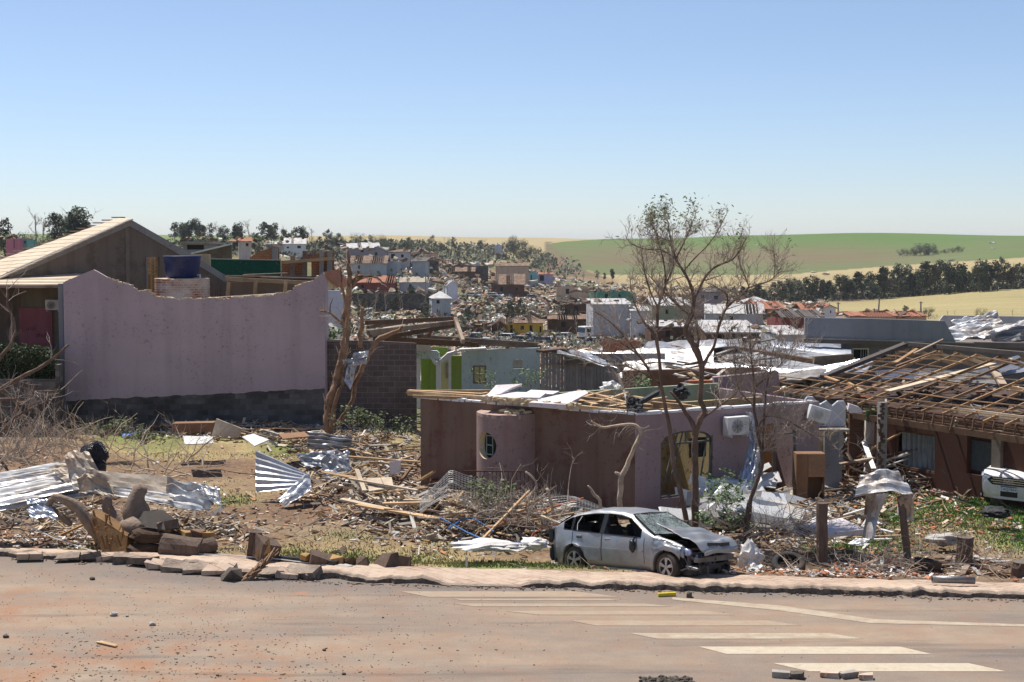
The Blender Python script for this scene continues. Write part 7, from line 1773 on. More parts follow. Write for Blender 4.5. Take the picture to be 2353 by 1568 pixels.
for k in range(9000):
    px = U(1640, 2420); py = interp([(1640, 698), (1800, 697), (1900, 692), (2020, 687), (2150, 677), (2353, 663), (2420, 659)], px) - 2; q = int((px - 1640) // 8)
    if q not in WBD: WBD[q] = d_of(px, py)
    d = WBD[q] + U(-6, 6); x = XP(px, d); h_ = interp([(1640, 3), (1800, 5), (2150, 8.5), (2420, 9)], px) * (.62 + .5 * nz(px * .05, 3)); s = U(.3, .8); c = Vector((x, d, gz(x, d) + U(0, 1) ** 1.3 * h_)); a = Vector((U(-1, 1), U(-1, 1), U(-1, 1))).normalized(); b_ = a.orthogonal().normalized(); mb.poly([c - a * s, c + b_ * s * .7, c + a * s, c - b_ * s * .7])
tag(mb.build('undergrowth', M['leafm']), 'low green undergrowth between the ruined houses of the valley', 'undergrowth', kind='stuff')
# ================================================================== sheets, boards and litter of the foreground
random.seed(11)
def csheet(mb, c, waves=9, amp=.02, crum=.0, nu=None, nv=14, seed=0, fold=0, along=True):
    """corrugated sheet over corners c[0..3] (around); waves across the 0-1 side"""
    c = [Vector(q) for q in c]; nrm = (c[1] - c[0]).cross(c[3] - c[0]).normalized(); nu = nu or max(14, waves * 4)
    def f(u, v):
        p = c[0] * (1 - u) * (1 - v) + c[1] * u * (1 - v) + c[2] * u * v + c[3] * (1 - u) * v
        a = amp * math.sin(2 * math.pi * waves * u) if waves else 0
        k = crum * .5 * (.9 * abs(nz(u * 2.2, v * 2.2, seed, 1.3)) + .55 * abs(nz(u * 5, v * 4, seed + 5)) + .12 * nz(u * 11, v * 9, seed)) + fold * math.sin(v * 3.14159) ** 2
        return p + nrm * (a + k) + Vector((0, 0, .25 * crum * nz(u * 2, v * 2, seed + 9)))
    mb.sheet(f, nu, nv)
def sheet(lab, pts, mat='zinc', waves=9, amp=.02, crum=.05, fold=0, name='roofing_sheet', group=None, th=.004, seed=None, cat='metal sheet'):
    mb = MB(); csheet(mb, [P(*q) for q in pts], waves, amp, crum, seed=seed if seed is not None else random.randint(0, 99), fold=fold)
    return tag(mb.build(name, M[mat], local=P(*pts[0]), solid=th), lab, cat, group)
# --- left: crumpled metal on the grass verge
for k in range(6): sheet('long bright metal strip in the ribbed stack running out at the left edge', [(-40, 1096 + 13 * k, 34.4 - .33 * k), (-40, 1108 + 13 * k, 34.0 - .33 * k), (150 + 8 * k, 1080 + 9 * k, 33.8 - .2 * k), (132 + 8 * k, 1068 + 9 * k, 34.2 - .2 * k)], ('whitemetal', 'zincw', 'zinc')[k % 3], 1, .06, .1, group='ribbed metal strips at the left edge')
sheet('lower flattened white sheet strip under the ribbed sheet at left', [(-30, 1140, 33.4), (-30, 1180, 32.2), (230, 1135, 32.8), (215, 1128, 33.6)], 'zinc', 3, .04, .12)
sheet('tan upright crumpled panel with shiny top edge on the left scrap', [(112, 1075, 33.6), (160, 1120, 33.0), (218, 1115, 33.0), (205, 1046, 33.6)], 'zincbrown', 0, 0, .22, .05)
sheet('muddy buckled panel folded over in the middle of the left scrap', [(150, 1048, 33.5), (170, 1130, 32.9), (262, 1142, 32.7), (205, 1040, 33.5)], 'zincbrown', 1, .05, .35, .12)
sheet('brown creased flap hanging over the big log', [(180, 1105, 32.9), (185, 1142, 32.5), (262, 1150, 32.5), (250, 1092, 32.9)], 'zincbrown', 1, .06, .4, .2)
sheet('long muddy corrugated sheet right of the folded panel', [(215, 1085, 33.8), (230, 1128, 32.9), (400, 1160, 32.7), (388, 1098, 34.0)], 'zincbrown', 4, .055, .12)
sheet('bright lower edge strip of the long muddy sheet', [(260, 1122, 33.0), (262, 1140, 32.6), (470, 1178, 32.6), (455, 1150, 33.1)], 'zincw', 2, .04, .15)
sheet('white crumpled sheet end sticking out over the grass', [(385, 1105, 33.6), (380, 1155, 32.8), (478, 1176, 32.7), (508, 1132, 33.2)], 'zincw', 3, .08, .35)
sheet('thin reflective shred at the tip of the crumpled sheet', [(440, 1118, 33.3), (452, 1135, 33), (508, 1165, 32.8), (505, 1125, 33.2)], 'zinc', 1, .03, .3)
sheet('blue grey plastic panel under the branches at far left', [(60, 1150, 32.6), (70, 1190, 32.2), (135, 1195, 32.2), (110, 1150, 32.6)], 'zincb', 0, 0, .2, name='plastic_sheet', cat='plastic')
bagm = thing('rubbish_bag', 'black and dark blue rubbish bag hanging among the twigs at left', 'bag', P(215, 1085, 37)); mb = MB(); mb.rock(P(215, 1050, 37), (.36, .3, .45), 5, 3); mb.rock(P(228, 1075, 36.9), (.2, .2, .25), 8, 2); mb.build('sack', generic('glossy_black_plastic', (.02, .022, .035), (.01, .01, .02), 4, rough=.25, bump=1, bdist=.1), bagm)
sheet('bright blue plastic scrap on litter by the lilac house', [(280, 1000, 44), (282, 1006, 43.5), (326, 1004, 43.5), (322, 996, 44)], 'bluecord', 0, 0, .25, name='plastic_scrap', cat='plastic')
# --- centre: leaning triangular sheet and metal round the torn tree
sheet('leaning ribbed metal sheet with slanting top edge left of the torn tree', [(587, 1034, 40), (588, 1132, 39.4), (712, 1118, 39.2), (700, 1085, 39.9)], 'zinc', 6, .022, .05)
sheet('curled metal strip on the ground below the leaning sheet', [(636, 1150, 38.6), (660, 1165, 38.2), (716, 1125, 38.8), (712, 1088, 39.6)], 'zinc', 2, .05, .3)
sheet('dark grey corrugated sheet wrapped round the torn tree trunk', [(706, 994, 46.4), (706, 1032, 46), (806, 1042, 45.8), (810, 1004, 46.2)], 'zincd', 5, .035, .18)
sheet('folded grey sheet below the trunk of the torn tree', [(680, 1050, 44), (700, 1075, 43.5), (775, 1080, 43.5), (770, 1036, 44.4)], 'zincd', 3, .04, .35)
sheet('crushed dark sheet at the foot of the torn tree', [(735, 1060, 43), (750, 1108, 42), (820, 1110, 42), (795, 1045, 43.2)], 'zincd', 4, .05, .45)
sheet('torn grey sheet corner right of the trunk', [(765, 1042, 43.6), (760, 1075, 43), (800, 1080, 43), (805, 1045, 43.6)], 'zinc', 2, .05, .4)
sheet('crumpled reflective scrap caught high in the fork of the torn tree', [(812, 812, 46.7), (806, 842, 46.6), (842, 838, 46.5), (848, 806, 46.7)], 'zinc', 0, 0, .35); sheet('shiny strip scrap on the left side of the torn trunk', [(786, 828, 46.6), (790, 838, 46.6), (818, 832, 46.5), (812, 822, 46.6)], 'zincw', 0, 0, .25)
sheet('hanging dented sheet in the crook of the torn tree', [(800, 838, 46.8), (790, 875, 46.8), (806, 895, 46.8), (820, 842, 46.8)], 'zincb', 0, 0, .3)
# --- right: strip on the house, draped sheet over the post
sheet('long crumpled reflective strip hanging beside the air conditioner', [(1712, 945, 38.9), (1728, 950, 38.6), (1742, 1010, 38.4), (1722, 1020, 38.7)], 'zincb', 1, .03, .35)
sheet('lower part of the reflective strip fanning out to the ground', [(1722, 1010, 38.6), (1746, 1012, 38.3), (1722, 1118, 37.6), (1688, 1130, 37.8)], 'zincb', 3, .05, .35); sheet('narrow silvery shred right of the hanging strip', [(1740, 1000, 37.9), (1752, 1030, 37.8), (1738, 1065, 37.7), (1732, 1030, 37.9)], 'zincw', 1, .03, .3)
sheet('white metal sheet draped over the leaning fence post', [(1978, 1098, 31.9), (1962, 1142, 31.3), (2104, 1140, 31.1), (2060, 1086, 32.0)], 'zincw', 2, .05, .22, .12); sheet('drooping left end of the draped sheet', [(1990, 1135, 31.4), (2030, 1132, 31.3), (2014, 1190, 31.3), (1985, 1186, 31.5)], 'zincbrown', 1, .05, .2)
sheet('curved white sheet tail hanging down to the grass from the post', [(2012, 1136, 31.25), (2040, 1134, 31.25), (2008, 1240, 31.1), (1980, 1236, 31.25)], 'zincw', 1, .03, .06, .15); sheet('dark curled end of the sheet touching the grass', [(1935, 1246, 31.3), (1980, 1236, 31.4), (2008, 1238, 31.0), (1975, 1252, 31)], 'zincd', 1, .03, .15); sheet('curled brown right end of the draped sheet', [(2072, 1135, 31.3), (2066, 1190, 31.2), (2098, 1198, 31.2), (2106, 1135, 31.1)], 'zincbrown', 1, .08, .3)
for a, w0, w1, lab in (((2086, 1286, 31.0), (2070, 1140, 31.3), 9, 'leaning round wooden post carrying the draped white sheet'), ((1889, 1290, 30.9), (1889, 1156, 30.9), 13, 'thick dark upright wooden fence post right of the bare trees')):
    mb = MB(); pts = [P(*a).lerp(P(*w0), k / 8) + Vector((.015 * nz(k, 2), 0, 0)) for k in range(9)]; mb.tube(pts, [w1 * 31 / FPX * (1 + .08 * nz(k, 5)) for k in range(9)], 10, True, .2); o = tag(mb.build('fence_post', M['barkd'], local=P(*a)), lab, 'post')
def stump(lab, px, py, Y, r, h, tilt=0, mat='barkd'):
    c = P(px, py, Y); c.z = gz(c.x, c.y) - .05; t = thing('tree_stump', lab, 'stump', c); mb = MB(); mb.tube([c + Vector((tilt * z, 0, z)) for z in (0, h * .3, h * .7, h)], [r * 1.1, r * 1.03, r, r * .97], 20, False, .35); mb.build('bark', M[mat], t)
    mb = MB(); mb.lathe([(0, h + .01), (r * .98, h - .0)], c + Vector((tilt * h, 0, 0)), None, 20); mb.build('cut_face', M['cutgrey'], t)
stump('short thick stump with flat sawn top on the right grass', 2217, 1265, 31.6, .17, .68); stump('brown stump block cut off by the right picture edge', 2350, 1325, 29.7, .22, .42)
def tyre(lab, px, py, Y, rx, ry, r=.31):
    c = P(px, py, Y); c.z = gz(c.x, c.y) + .17; t = MB(); R = Euler((rx, ry, 0)).to_matrix(); wd = .2
    t.lathe([(r * .62, -wd * .35), (r * .68, -wd / 2), (r * .92, -wd / 2), (r, -wd * .3), (r, wd * .3), (r * .92, wd / 2), (r * .68, wd / 2), (r * .62, wd * .35), (r * .9, wd * .2), (r * .9, -wd * .2), (r * .62, -wd * .35)], c, R, 40); tag(t.build('tyre', M['rubber'], local=c, smooth=True), lab, 'tyre')
tyre('worn tyre tilted towards the road with muddy inside, right of the car', 1812, 1312, 30.3, .45, -.1, .36); tyre('black tyre half sunk in grass beside the leaning post', 2132, 1281, 31, -.1, .15, .3)
mb = MB(); c = P(2190, 1358, 28.1); c.z = .12 + .06; mb.lathe([(.065, -.42), (.075, -.42), (.075, .42), (.065, .42), (.064, -.42)], c, Euler((0, math.pi / 2 + .02, -.05)).to_matrix(), 20); tag(mb.build('metal_pipe', generic('dull_steel_pipe', (.28, .26, .25), (.18, .16, .15), 5, rough=.4, metal=.6), local=c, smooth=True), 'short grey metal pipe lying on the pavement at right', 'pipe')
pp = thing('pipe_post', 'short galvanised pipe standing in the grass at the pavement edge', 'post', P(1073, 1315, 29.9)); mb = MB(); mb.tube([P(1073, 1316, 29.9), P(1072, 1280, 29.9)], .028, 12); mb.build('pipe', M['zincd'], pp); mb = MB(); mb.tube([P(1073, 1316, 29.9), P(1073, 1308, 29.9)], .045, 10); mb.build('base_clamp', simple('green_fitting', (.05, .15, .12)), pp)
for (a, b_, w_, c_) in (((1512, 1371), (1552, 1369), .05, 'yellow plastic strip lying against the broken kerb'),):
    mb = MB(); mb.bar(onroad(*a) + Vector((0, .0, .035)), onroad(*b_) + Vector((0, 0, .035)), .06, .06); tag(mb.build('plastic_strip', simple('yellow_plastic', (.65, .5, .02)), local=onroad(*a)), c_, 'strip')
sheet('small yellow plastic scrap beside the big log', [(200, 1270, 31.2), (205, 1276, 31.1), (242, 1274, 31.1), (236, 1268, 31.3)], 'plasticy' if 'plasticy' in M else 'lime', 0, 0, .1, name='plastic_scrap', cat='plastic') if False else None
# --- big felled trunk with cut faces
TK = .85
lg = thing('felled_tree', 'big felled grey tree trunk with torn orange split and sawn end under the metal', 'tree trunk', P(270, 1270, 32))
mb = MB(); L = []
limb([(345, 1215, 30), (320, 1190, 34), (310, 1165, 32), (315, 1140, 22), (330, 1120, 15)], 32.3, 16); limb([(250, 1245, 34), (285, 1225, 36), (330, 1215, 36), (370, 1208, 30)], 32.0, 18); limb([(300, 1215, 26), (262, 1195, 20), (248, 1165, 15), (243, 1140, 12)], 32.4, 14); limb([(240, 1240, 22), (200, 1195, 17), (170, 1160, 14), (140, 1145, 10), (120, 1140, 6)], 32.1, 14); limb([(130, 1145, 8), (110, 1160, 8), (150, 1195, 8), (165, 1205, 6)], 32.5, 8)
mb.build('trunk', generic('grey_log_bark', (.28, .21, .16), (.17, .12, .085), 5, bump=.9, bscale=14, bdist=.04), lg, smooth=True)
mb = MB(); q = [(330, 1175), (375, 1172), (405, 1195), (412, 1208), (380, 1218), (335, 1212), (318, 1195)]; mb.prism([P(a, b_, 31.7 + (b_ - 1172) * -.006) for a, b_ in q][::-1], (0, .05, -.02)); mb.build('cut_face', M['cutgrey'], lg)
mb = MB(); q = [P(208, 1180, 31.7), P(250, 1205, 31.6), (P(290, 1232, 31.5)), P(296, 1278, 31.3), P(235, 1272, 31.3), P(222, 1230, 31.5)]; mb.prism(q[::-1], (.05, .35, .05))
for k in range(30): a = P(U(215, 290), U(1200, 1270), 31.3 + U(-.05, .1)); mb.bar(a, a + Vector((U(-.1, .1), U(-.05, .05), U(.1, .35))), .05, .02)
mb.build('split_wood', generic('torn_orange_wood', (.30, .17, .07), (.14, .075, .035), 4, bump=.8), lg); mb = MB(); mb.rock(P(352, 1232, 31.6), (.62, .3, .17), 3, 3); mb.rock(P(335, 1262, 31.5), (.5, .3, .14), 6, 3); mb.build('torn_wood', generic('dark_rotten_wood', (.10, .055, .03), (.05, .03, .02), 4, bump=.9, bdist=.05), lg)
def log(lab, a, b_, ra, name='log', mat='barkd', Y=31.5):
    t = thing(name, lab, 'log', P(*a)); mb = MB(); A, B = P(*a), P(*b_); mb.tube([A.lerp(B, k / 4) for k in range(5)], ra, 14, True, .3); mb.build('bark', M[mat], t)
    for e, d in ((A, A - B), (B, B - A)): mb = MB(); d.normalize(); mb.tube([e + d * .001, e + d * .012], ra * .95, 14); mb.build('cut_end', M['cutgrey'], t)
log('thick short log lying against the base of the felled trunk', (375, 1258, 31.3), (462, 1268, 31.2), .30); log('round sawn log end facing right beside the felled trunk', (440, 1262, 31.1), (492, 1252, 31.4), .17)
# --- cut blocks of the dark broken trunk in the middle
def chunk(lab, px, py, Y, w_, h_, mat, rz=0, tilt=0, nm='wood_block', cat='block'):
    c = P(px, py, Y); c.z = max(c.z, gz(c.x, c.y) + h_ * .3); mb = MB(); mb.box(c, (w_, w_ * .8, h_), M=Euler((tilt, tilt * .7, rz)).to_matrix(), jit=w_ * .12, taper=U(.7, 1)); tag(mb.build(nm, M[mat], local=c), lab, cat)
chunk('dark upright half of a split trunk block near the pavement', 585, 1250, 30.8, .28, .6, 'barkd', .2, .1); chunk('split trunk block with triangular orange cut face near the pavement', 612, 1262, 30.6, .52, .42, 'barkd', .7, .25)
mb = MB(); mb.prism([P(583, 1277, 30.35), P(618, 1237, 30.35), P(622, 1268, 30.3), P(600, 1279, 30.3)][::-1], (.0, .04, 0)); tag(mb.build('wood_slab', M['cutwood'], local=P(600, 1270, 30.3)), 'orange brown triangular wood face leaning on the split block', 'wood')
for i, (px, py, s, m_, lab) in enumerate([(470, 1205, .3, 'barkd', 'dark log piece on top of the chopped wood heap'), (455, 1222, .28, 'cutwood', 'orange cut wood piece left in the chopped heap'), (505, 1230, .34, 'cutwood', 'large tan wedge in the chopped wood heap'), (540, 1228, .32, 'woodd', 'brown wedge right in the chopped wood heap'), (560, 1235, .34, 'cutwood', 'tan rounded piece at the right of the chopped heap'), (520, 1255, .3, 'woodd', 'long dark offcut below the chopped heap'), (495, 1250, .26, 'barkd', 'bark covered piece low in the chopped heap'),
        (433, 1205, .26, 'barkd', 'stripy grey log piece at the left of the chopped heap'), (700, 1280, .2, 'cutwood', 'small orange wedge right of the split block'), (735, 1288, .42, 'barkd', 'charred rough trunk piece behind the dark kerb bar'), (775, 1292, .34, 'cutwood', 'bright orange cut wedge behind the dark kerb bar'), (805, 1290, .22, 'woodd', 'small brown wedge right of the orange wedge'), (835, 1297, .32, 'barkd', 'dark angular block at the right end of the kerb bar'), (895, 1305, .5, 'barkd', 'dark broken bark slab on the grass edge'), (930, 1310, .36, 'barkd', 'low dark bark slab beside white paper')]): chunk(lab, px * .845 if px < 600 else px * 1.0, py, 31.6 if px < 600 else 30.2, s, s * .65, m_, U(0, 3), U(-.4, .4))
# dark bar on the pavement back edge, leaning splintered stake, heaved slabs
def bar_(lab, a, b_, w_, h_, mat, name='beam', cat='beam', grp=None, rag=.01): mb = MB(); mb.bar(P(*a), P(*b_), w_, h_, rag=rag); return tag(mb.build(name, M[mat], local=P(*a)), lab, cat, grp)
bar_('long charred dark beam lying on the rear edge of the pavement', (642, 1285, 30.5), (775, 1297, 30.0), .12, .14, 'black'); bar_('pale flat stone at the right end of the charred beam', (775, 1301, 29.95), (800, 1306, 29.8), .35, .06, 'fibre', 'stone', 'stone')
mb = MB(); q, rr = [P(550, 1350, 28.75), P(570, 1328, 28.9), P(600, 1300, 29.0), P(628, 1272, 29.1)], [.1, .09, .07, .035]; mb.tube(q, rr, 9, True, .5)
for k in range(50): a = q[0].lerp(q[3], U(0, .8)); mb.bar(a + Vector((U(-.08, .08), U(-.1, 0), U(-.05, .05))), a + (q[3] - q[0]).normalized() * U(.1, .4) + Vector((U(-.1, .12), U(-.08, 0), U(-.08, .08))), .03, .012)
tag(mb.build('splintered_stake', M['barks'], local=q[0]), 'splintered stake leaning out of the broken kerb', 'stake')
chunk('dark square kerb block tipped on its side by the splintered stake', 536, 1335, 28.85, .34, .3, 'concd', .5, .6, 'kerb_block', 'kerb block'); M['pale'] = M['concrete']
for i, (px, py, w_, d_, tz_, m_) in enumerate([(250, 1288, .5, .4, .12, 'concrete'), (285, 1293, .55, .35, .2, 'concrete'), (325, 1300, .6, .35, -.1, 'pale'), (360, 1308, .5, .3, .25, 'concd'), (400, 1313, .5, .3, .3, 'concd'), (445, 1318, .6, .32, .2, 'concrete'), (500, 1322, .7, .3, .22, 'concd'), (625, 1325, .6, .3, .25, 'concrete'), (690, 1328, .75, .32, .3, 'concd'), (60, 1289, .5, .25, .05, 'concd'), (150, 1290, .5, .3, .1, 'concrete'), (205, 1288, .4, .3, -.15, 'concrete'), (660, 1330, .4, .25, .1, 'concd')]):
    c = onroad(px, py + 4); c.y += .2; c.z = .11; mb = MB(); mb.box(c, (w_, d_, .09), M=Euler((tz_, U(-.1, .1), U(-.5, .3))).to_matrix(), jit=.05); tag(mb.build('paving_slab', M['kerb' if i % 3 else 'pave'], local=c), 'cracked paving slab heaved up along the broken left kerb', 'slab', 'heaved slabs along the broken kerb')
for i, (px, py, w_, m_) in enumerate([(1795, 1556, .28, 'concrete'), (1830, 1558, .2, 'concd'), (1905, 1555, .3, 'brickw'), (1950, 1556, .28, 'concrete'), (1990, 1560, .22, 'brickw'), (1585, 1372, .1, 'concd')]):
    c = onroad(px, py); mb = MB(); mb.box(c + Vector((0, 0, .04)), (w_, .13, .09), U(-.3, .3), jit=.02); tag(mb.build('brick', M[m_], local=c), 'brick lying on the road at the bottom picture edge' if i < 5 else 'small dark block at the kerb right of the yellow strip', 'brick', 'bricks at the bottom edge' if i < 5 else None)
mb = MB(); c = onroad(1530, 1566)
for k in range(160): mb.rock(c + Vector((U(-.42, .42), U(-.25, .12), U(0, .05))), (U(.02, .06), U(.02, .05), U(.01, .04)), k, 1)
tag(mb.build('asphalt_crumbs', M['concd']), 'dark broken asphalt crumbs round a pothole at the bottom edge', 'asphalt crumbs', kind='stuff')
for i, (px, py, s) in enumerate([(262, 1415, .11), (292, 1417, .05), (350, 1437, .09), (212, 1332, .09), (14, 1465, .08), (745, 1495, .05), (790, 1550, .05), (500, 1553, .04), (880, 1420, .03), (1010, 1490, .03)]):
    s *= .7; c = onroad(px, py) + Vector((0, 0, s * .35)); mb = MB(); mb.rock(c, (s, s * .8, s * .6), i * 3, 2); tag(mb.build('stone', M['concd'] if i > 2 else M['fibre'], local=c), 'small stone lying loose on the left half of the road', 'stone', 'stones on the road')
chunk('thin pale wood chip lying on the road near the bottom left', 245, 1480, 25, .01, .01, 'wood') if False else None
mb = MB(); mb.bar(onroad(228, 1478) + Vector((0, 0, .02)), onroad(268, 1487) + Vector((0, 0, .02)), .1, .02, rag=.05); tag(mb.build('wood_chip', M['wood'], local=onroad(228, 1478)), 'pale splinter of wood lying on the road at lower left', 'wood chip')
# --- furniture and boards by the lilac wall
bar_('brown wooden drawer front lying on the litter by the block wall', (400, 982, 46), (495, 980, 46), .5, .3, 'cabw', 'drawer', 'drawer')
sheet('open tan drawer box tilted on edge left of the torn tree', [(487, 1002, 45), (498, 962, 45), (556, 985, 44.6), (548, 1005, 44.6)], 'roofbatten', 0, 0, .02, name='drawer', cat='drawer', th=.05)
for lab, pts, mt in (('flat white panel with dark hole lying among litter', [(556, 1005, 44), (585, 1026, 43), (618, 1012, 43.4), (582, 998, 44.4)], 'whitemetal'), ('long off white lid lying below the brown drawer', [(420, 1003, 45), (425, 1022, 44), (492, 1020, 44), (488, 1005, 45)], 'whitemetal'), ('orange brown board lying left of the torn tree', [(640, 998, 46), (650, 1010, 45), (712, 1004, 45), (700, 994, 46)], 'cabw'), ('pale round topped board among planks left of the mauve house', [(842, 1100, 39), (848, 1130, 38.4), (905, 1122, 38.4), (900, 1098, 39)], 'roofbatten'), ('grey pink upright panel left of the mauve house', [(895, 1060, 40), (896, 1090, 40), (920, 1088, 40), (922, 1058, 40)], 'slabm')):
    sheet(lab, pts, mt, 0, 0, .03, name='board', cat='board', th=.03)
# --- individually visible planks
PL = [((785, 1148, 37.5), (1008, 1196, 35.6), .2), ((820, 1160, 37), (1005, 1192, 35.4), .22), ((880, 1158, 36.4), (988, 1155, 36.2), .16), ((930, 1150, 37), (990, 1152, 36.6), .1), ((800, 1050, 41), (965, 1062, 40.5), .12), ((850, 1062, 41), (955, 1072, 40), .08), ((820, 1080, 40), (838, 1130, 39), .12), ((1215, 1130, 35), (1110, 1238, 33.6), .06), ((1320, 1180, 34.6), (1100, 1215, 34), .06), ((1240, 1185, 34), (1290, 1205, 33.6), .1), ((1235, 1205, 34), (1288, 1220, 33.6), .08), ((865, 1040, 42), (955, 1032, 42), .06), ((800, 1100, 39), (960, 1128, 38), .1)]
for i, (a, b_, w_) in enumerate(PL): bar_('pale sawn plank thrown down between the torn tree and the iron railing', a, b_, w_, .05, 'wood' if i % 3 else 'roofbatten', 'plank', 'plank', 'long planks left of the railing', .04)
WB = []
for k in range(64):
    px, py = random.gauss(1700, 70), U(1105, 1235); px = min(1860, max(1600, px)); g = G(px, py, 29, 44); l_ = U(.5, 1.9); ang = U(-.9, .5) if k % 3 else U(-2, 2); d = Vector((math.cos(ang), U(-.3, .3), -math.sin(ang) * .55)).normalized() * l_ * .5; h_ = .2 + .7 * max(0, 1 - abs(px - 1690) / 130) * U(.2, 1)
    c = g + Vector((0, 0, h_)); mb = MB(); mb.bar(c - d, c + d, U(.14, .5), U(.02, .05), up=(U(-.4, .4), -.7, U(.3, 1)), rag=.08); tag(mb.build('ceiling_board', M['whitemetal' if k % 4 else 'fibre'], local=c), 'white ceiling board jumbled in the heap behind the car and the bare trees', 'board', 'white boards heaped behind the car')
def heap(n, line, jx, jy, L_, lab, grp, mats, w_=(.05, .14), hmax=.4, flat=.35):
    for k in range(n):
        t = U(0, 1); px = lerp(line[0][0], line[-1][0], t) + random.gauss(0, jx); py = interp(line, px) + U(-jy, jy); g = G(px, py, 28, 52); a = U(0, 6.28); l_ = U(*L_); d = Vector((math.cos(a), math.sin(a) * .7, U(-flat, flat))).normalized() * l_ / 2; c = g + Vector((0, 0, U(.05, hmax) + abs(d.z)))
        mb = MB(); mb.bar(c - d, c + d, U(*w_), U(.02, .06), up=(U(-.3, .3), U(-.3, .3), 1), rag=.05); tag(mb.build('plank', M[random.choice(mats)], local=c), lab, 'plank', grp)
heap(62, [(730, 1090), (860, 1110), (960, 1160), (1050, 1190)], 30, 38, (.4, 1.9), 'splintered plank in the heap between the torn tree and the mauve house', 'planks left of the mauve house', ['wood', 'woodg', 'roofbatten', 'woodd'])
heap(50, [(1010, 1200), (1150, 1205), (1290, 1220)], 20, 28, (.4, 1.6), 'splintered timber in the heap in front of the iron railing', 'timbers before the railing', ['wood', 'woodg', 'woodd', 'cutwood'], hmax=.55)
heap(34, [(400, 1000), (600, 1005), (740, 1000)], 20, 12, (.4, 1.8), 'board lying in the litter along the foot of the lilac house', 'boards below the lilac house', ['woodg', 'woodd', 'wood', 'fibre'], hmax=.2, flat=.15)
heap(60, [(1930, 1100), (2050, 1095), (2240, 1110)], 20, 26, (.4, 2.0), 'broken timber in the rubble before the maroon house', 'timbers before the maroon house', ['wood', 'woodg', 'woodd', 'whitemetal'], hmax=.7, flat=.6)
heap(30, [(1850, 1190), (1950, 1225), (2060, 1240)], 20, 22, (.3, 1.4), 'stick or lath near the dark fence post', 'laths near the fence post', ['woodg', 'whitemetal', 'wood'], (.03, .1), .25)
heap(26, [(1780, 1300), (2000, 1300), (2340, 1310)], 30, 18, (.2, .9), 'small board scrap on the verge at right', 'board scraps on the right verge', ['woodg', 'fibre', 'woodd'], (.04, .14), .06, .1)
heap(18, [(0, 1220), (180, 1240), (420, 1225)], 20, 22, (.3, 1.3), 'stick among litter round the felled trunk', 'sticks round the felled trunk', ['woodd', 'woodg', 'cutwood'], (.03, .08), .12, .15)
# hollow wall panel, crate frame, buckets, bundles
sheet('fallen hollow brick panel lying in the grass behind the fence post', [(1845, 1210, 33), (1900, 1232, 32.2), (1990, 1222, 32), (1935, 1196, 33.4)], 'slabm', 0, 0, .02, name='brick_slab', cat='slab', th=.1); sheet('large cream slab leaning in front of the mauve window sill', [(1740, 1168, 36), (1842, 1200, 34.4), (1852, 1178, 35.2), (1780, 1150, 36.8)], 'fibre', 0, 0, .02, name='wall_slab', cat='slab', th=.08)
cf = thing('wire_rack', 'bent grey wire rack lying left of the dark fence post', 'rack', P(1850, 1190, 33)); mb = MB(); A = [P(1828, 1165, 33.5), P(1806, 1210, 32.6), P(1870, 1240, 32), P(1890, 1180, 33)]
for a, b_ in zip(A, A[1:] + A[:1]): mb.tube([a, b_], .014, 5)
mb.build('frame', M['fibre'], cf); mb = MB()
for k in range(1, 12): mb.tube([A[0].lerp(A[1], k / 12), A[3].lerp(A[2], k / 12)], .006, 4)
mb.build('wires', M['wire'], cf)
for px, py, Y, r, mt, lab in ((2242, 1124, 40.5, .17, 'whitemetal', 'white bucket upright in the rubble left of the parked car'), (2212, 1120, 41, .15, 'bluetank', 'dark blue bucket on its side in the rubble'), (2070, 1180, 34, .12, 'fibre', 'pale tin near the curled sheet')):
    c = P(px, py, Y); mb = MB(); mb.lathe([(0, 0), (r * .8, 0), (r, r * 2.0), (r * .95, r * 2.0), (r * .75, .03)], c, Euler((U(-.5, .2), U(-.3, .3), 0)).to_matrix(), 18); tag(mb.build('bucket', M[mt], local=c), lab, 'bucket')
for px, py, Y, s, mt, lab in ((1406, 897, 44, (.33, .25, .26), 'bag', 'white knotted sack standing on the mauve house wall head'), (1110, 1253, 31.5, (.75, .4, .1), 'bag', 'crumpled white sheet lying on the grass left of the car'), (1160, 1258, 31.4, (.5, .3, .08), 'bag', 'flat white plastic on the grass next to the crumpled sheet'), (1228, 1250, 31.6, (.32, .25, .13), 'bag', 'white cloth bundle on the grass just left of the car'), (1725, 1290, 31.0, (.26, .22, .42), 'bag', 'white crumpled plastic pressed against the front of the car'), (1735, 1318, 30.4, (.2, .2, .2), 'bag', 'white foil scrap on the ground at the car front'), (2290, 1178, 35.5, (.4, .3, .14), 'fabric', 'black bag lying in front of the parked car'), (905, 1315, 29.9, (.16, .12, .1), 'bag', 'crumpled white paper at the pavement edge'), (2170, 1240, 33, (.4, .25, .14), 'fibre', 'grey rolled bundle on the grass left of the sawn stump'), (1565, 902, 38, (.2, .2, .2), 'fabric', 'black knotted cloth hooked in the bare tree')):
    c = P(px, py, Y); mb = MB(); bm = bmesh.new(); bmesh.ops.create_icosphere(bm, subdivisions=3, radius=1)
    for v in bm.verts: k = 1 + .5 * noise.noise(v.co * 2.2 + Vector((px, py, 0))) + .25 * noise.noise(v.co * 6 + Vector((py, 1, 0))); mb.v.append((c.x + v.co.x * k * s[0], c.y + v.co.y * k * s[1], c.z + v.co.z * k * s[2]))
    for f in bm.faces: mb.f.append(tuple(v.index for v in f.verts)); mb.c.append(None)
    bm.free(); tag(mb.build('bundle', M[mt], local=c), lab, 'bundle')
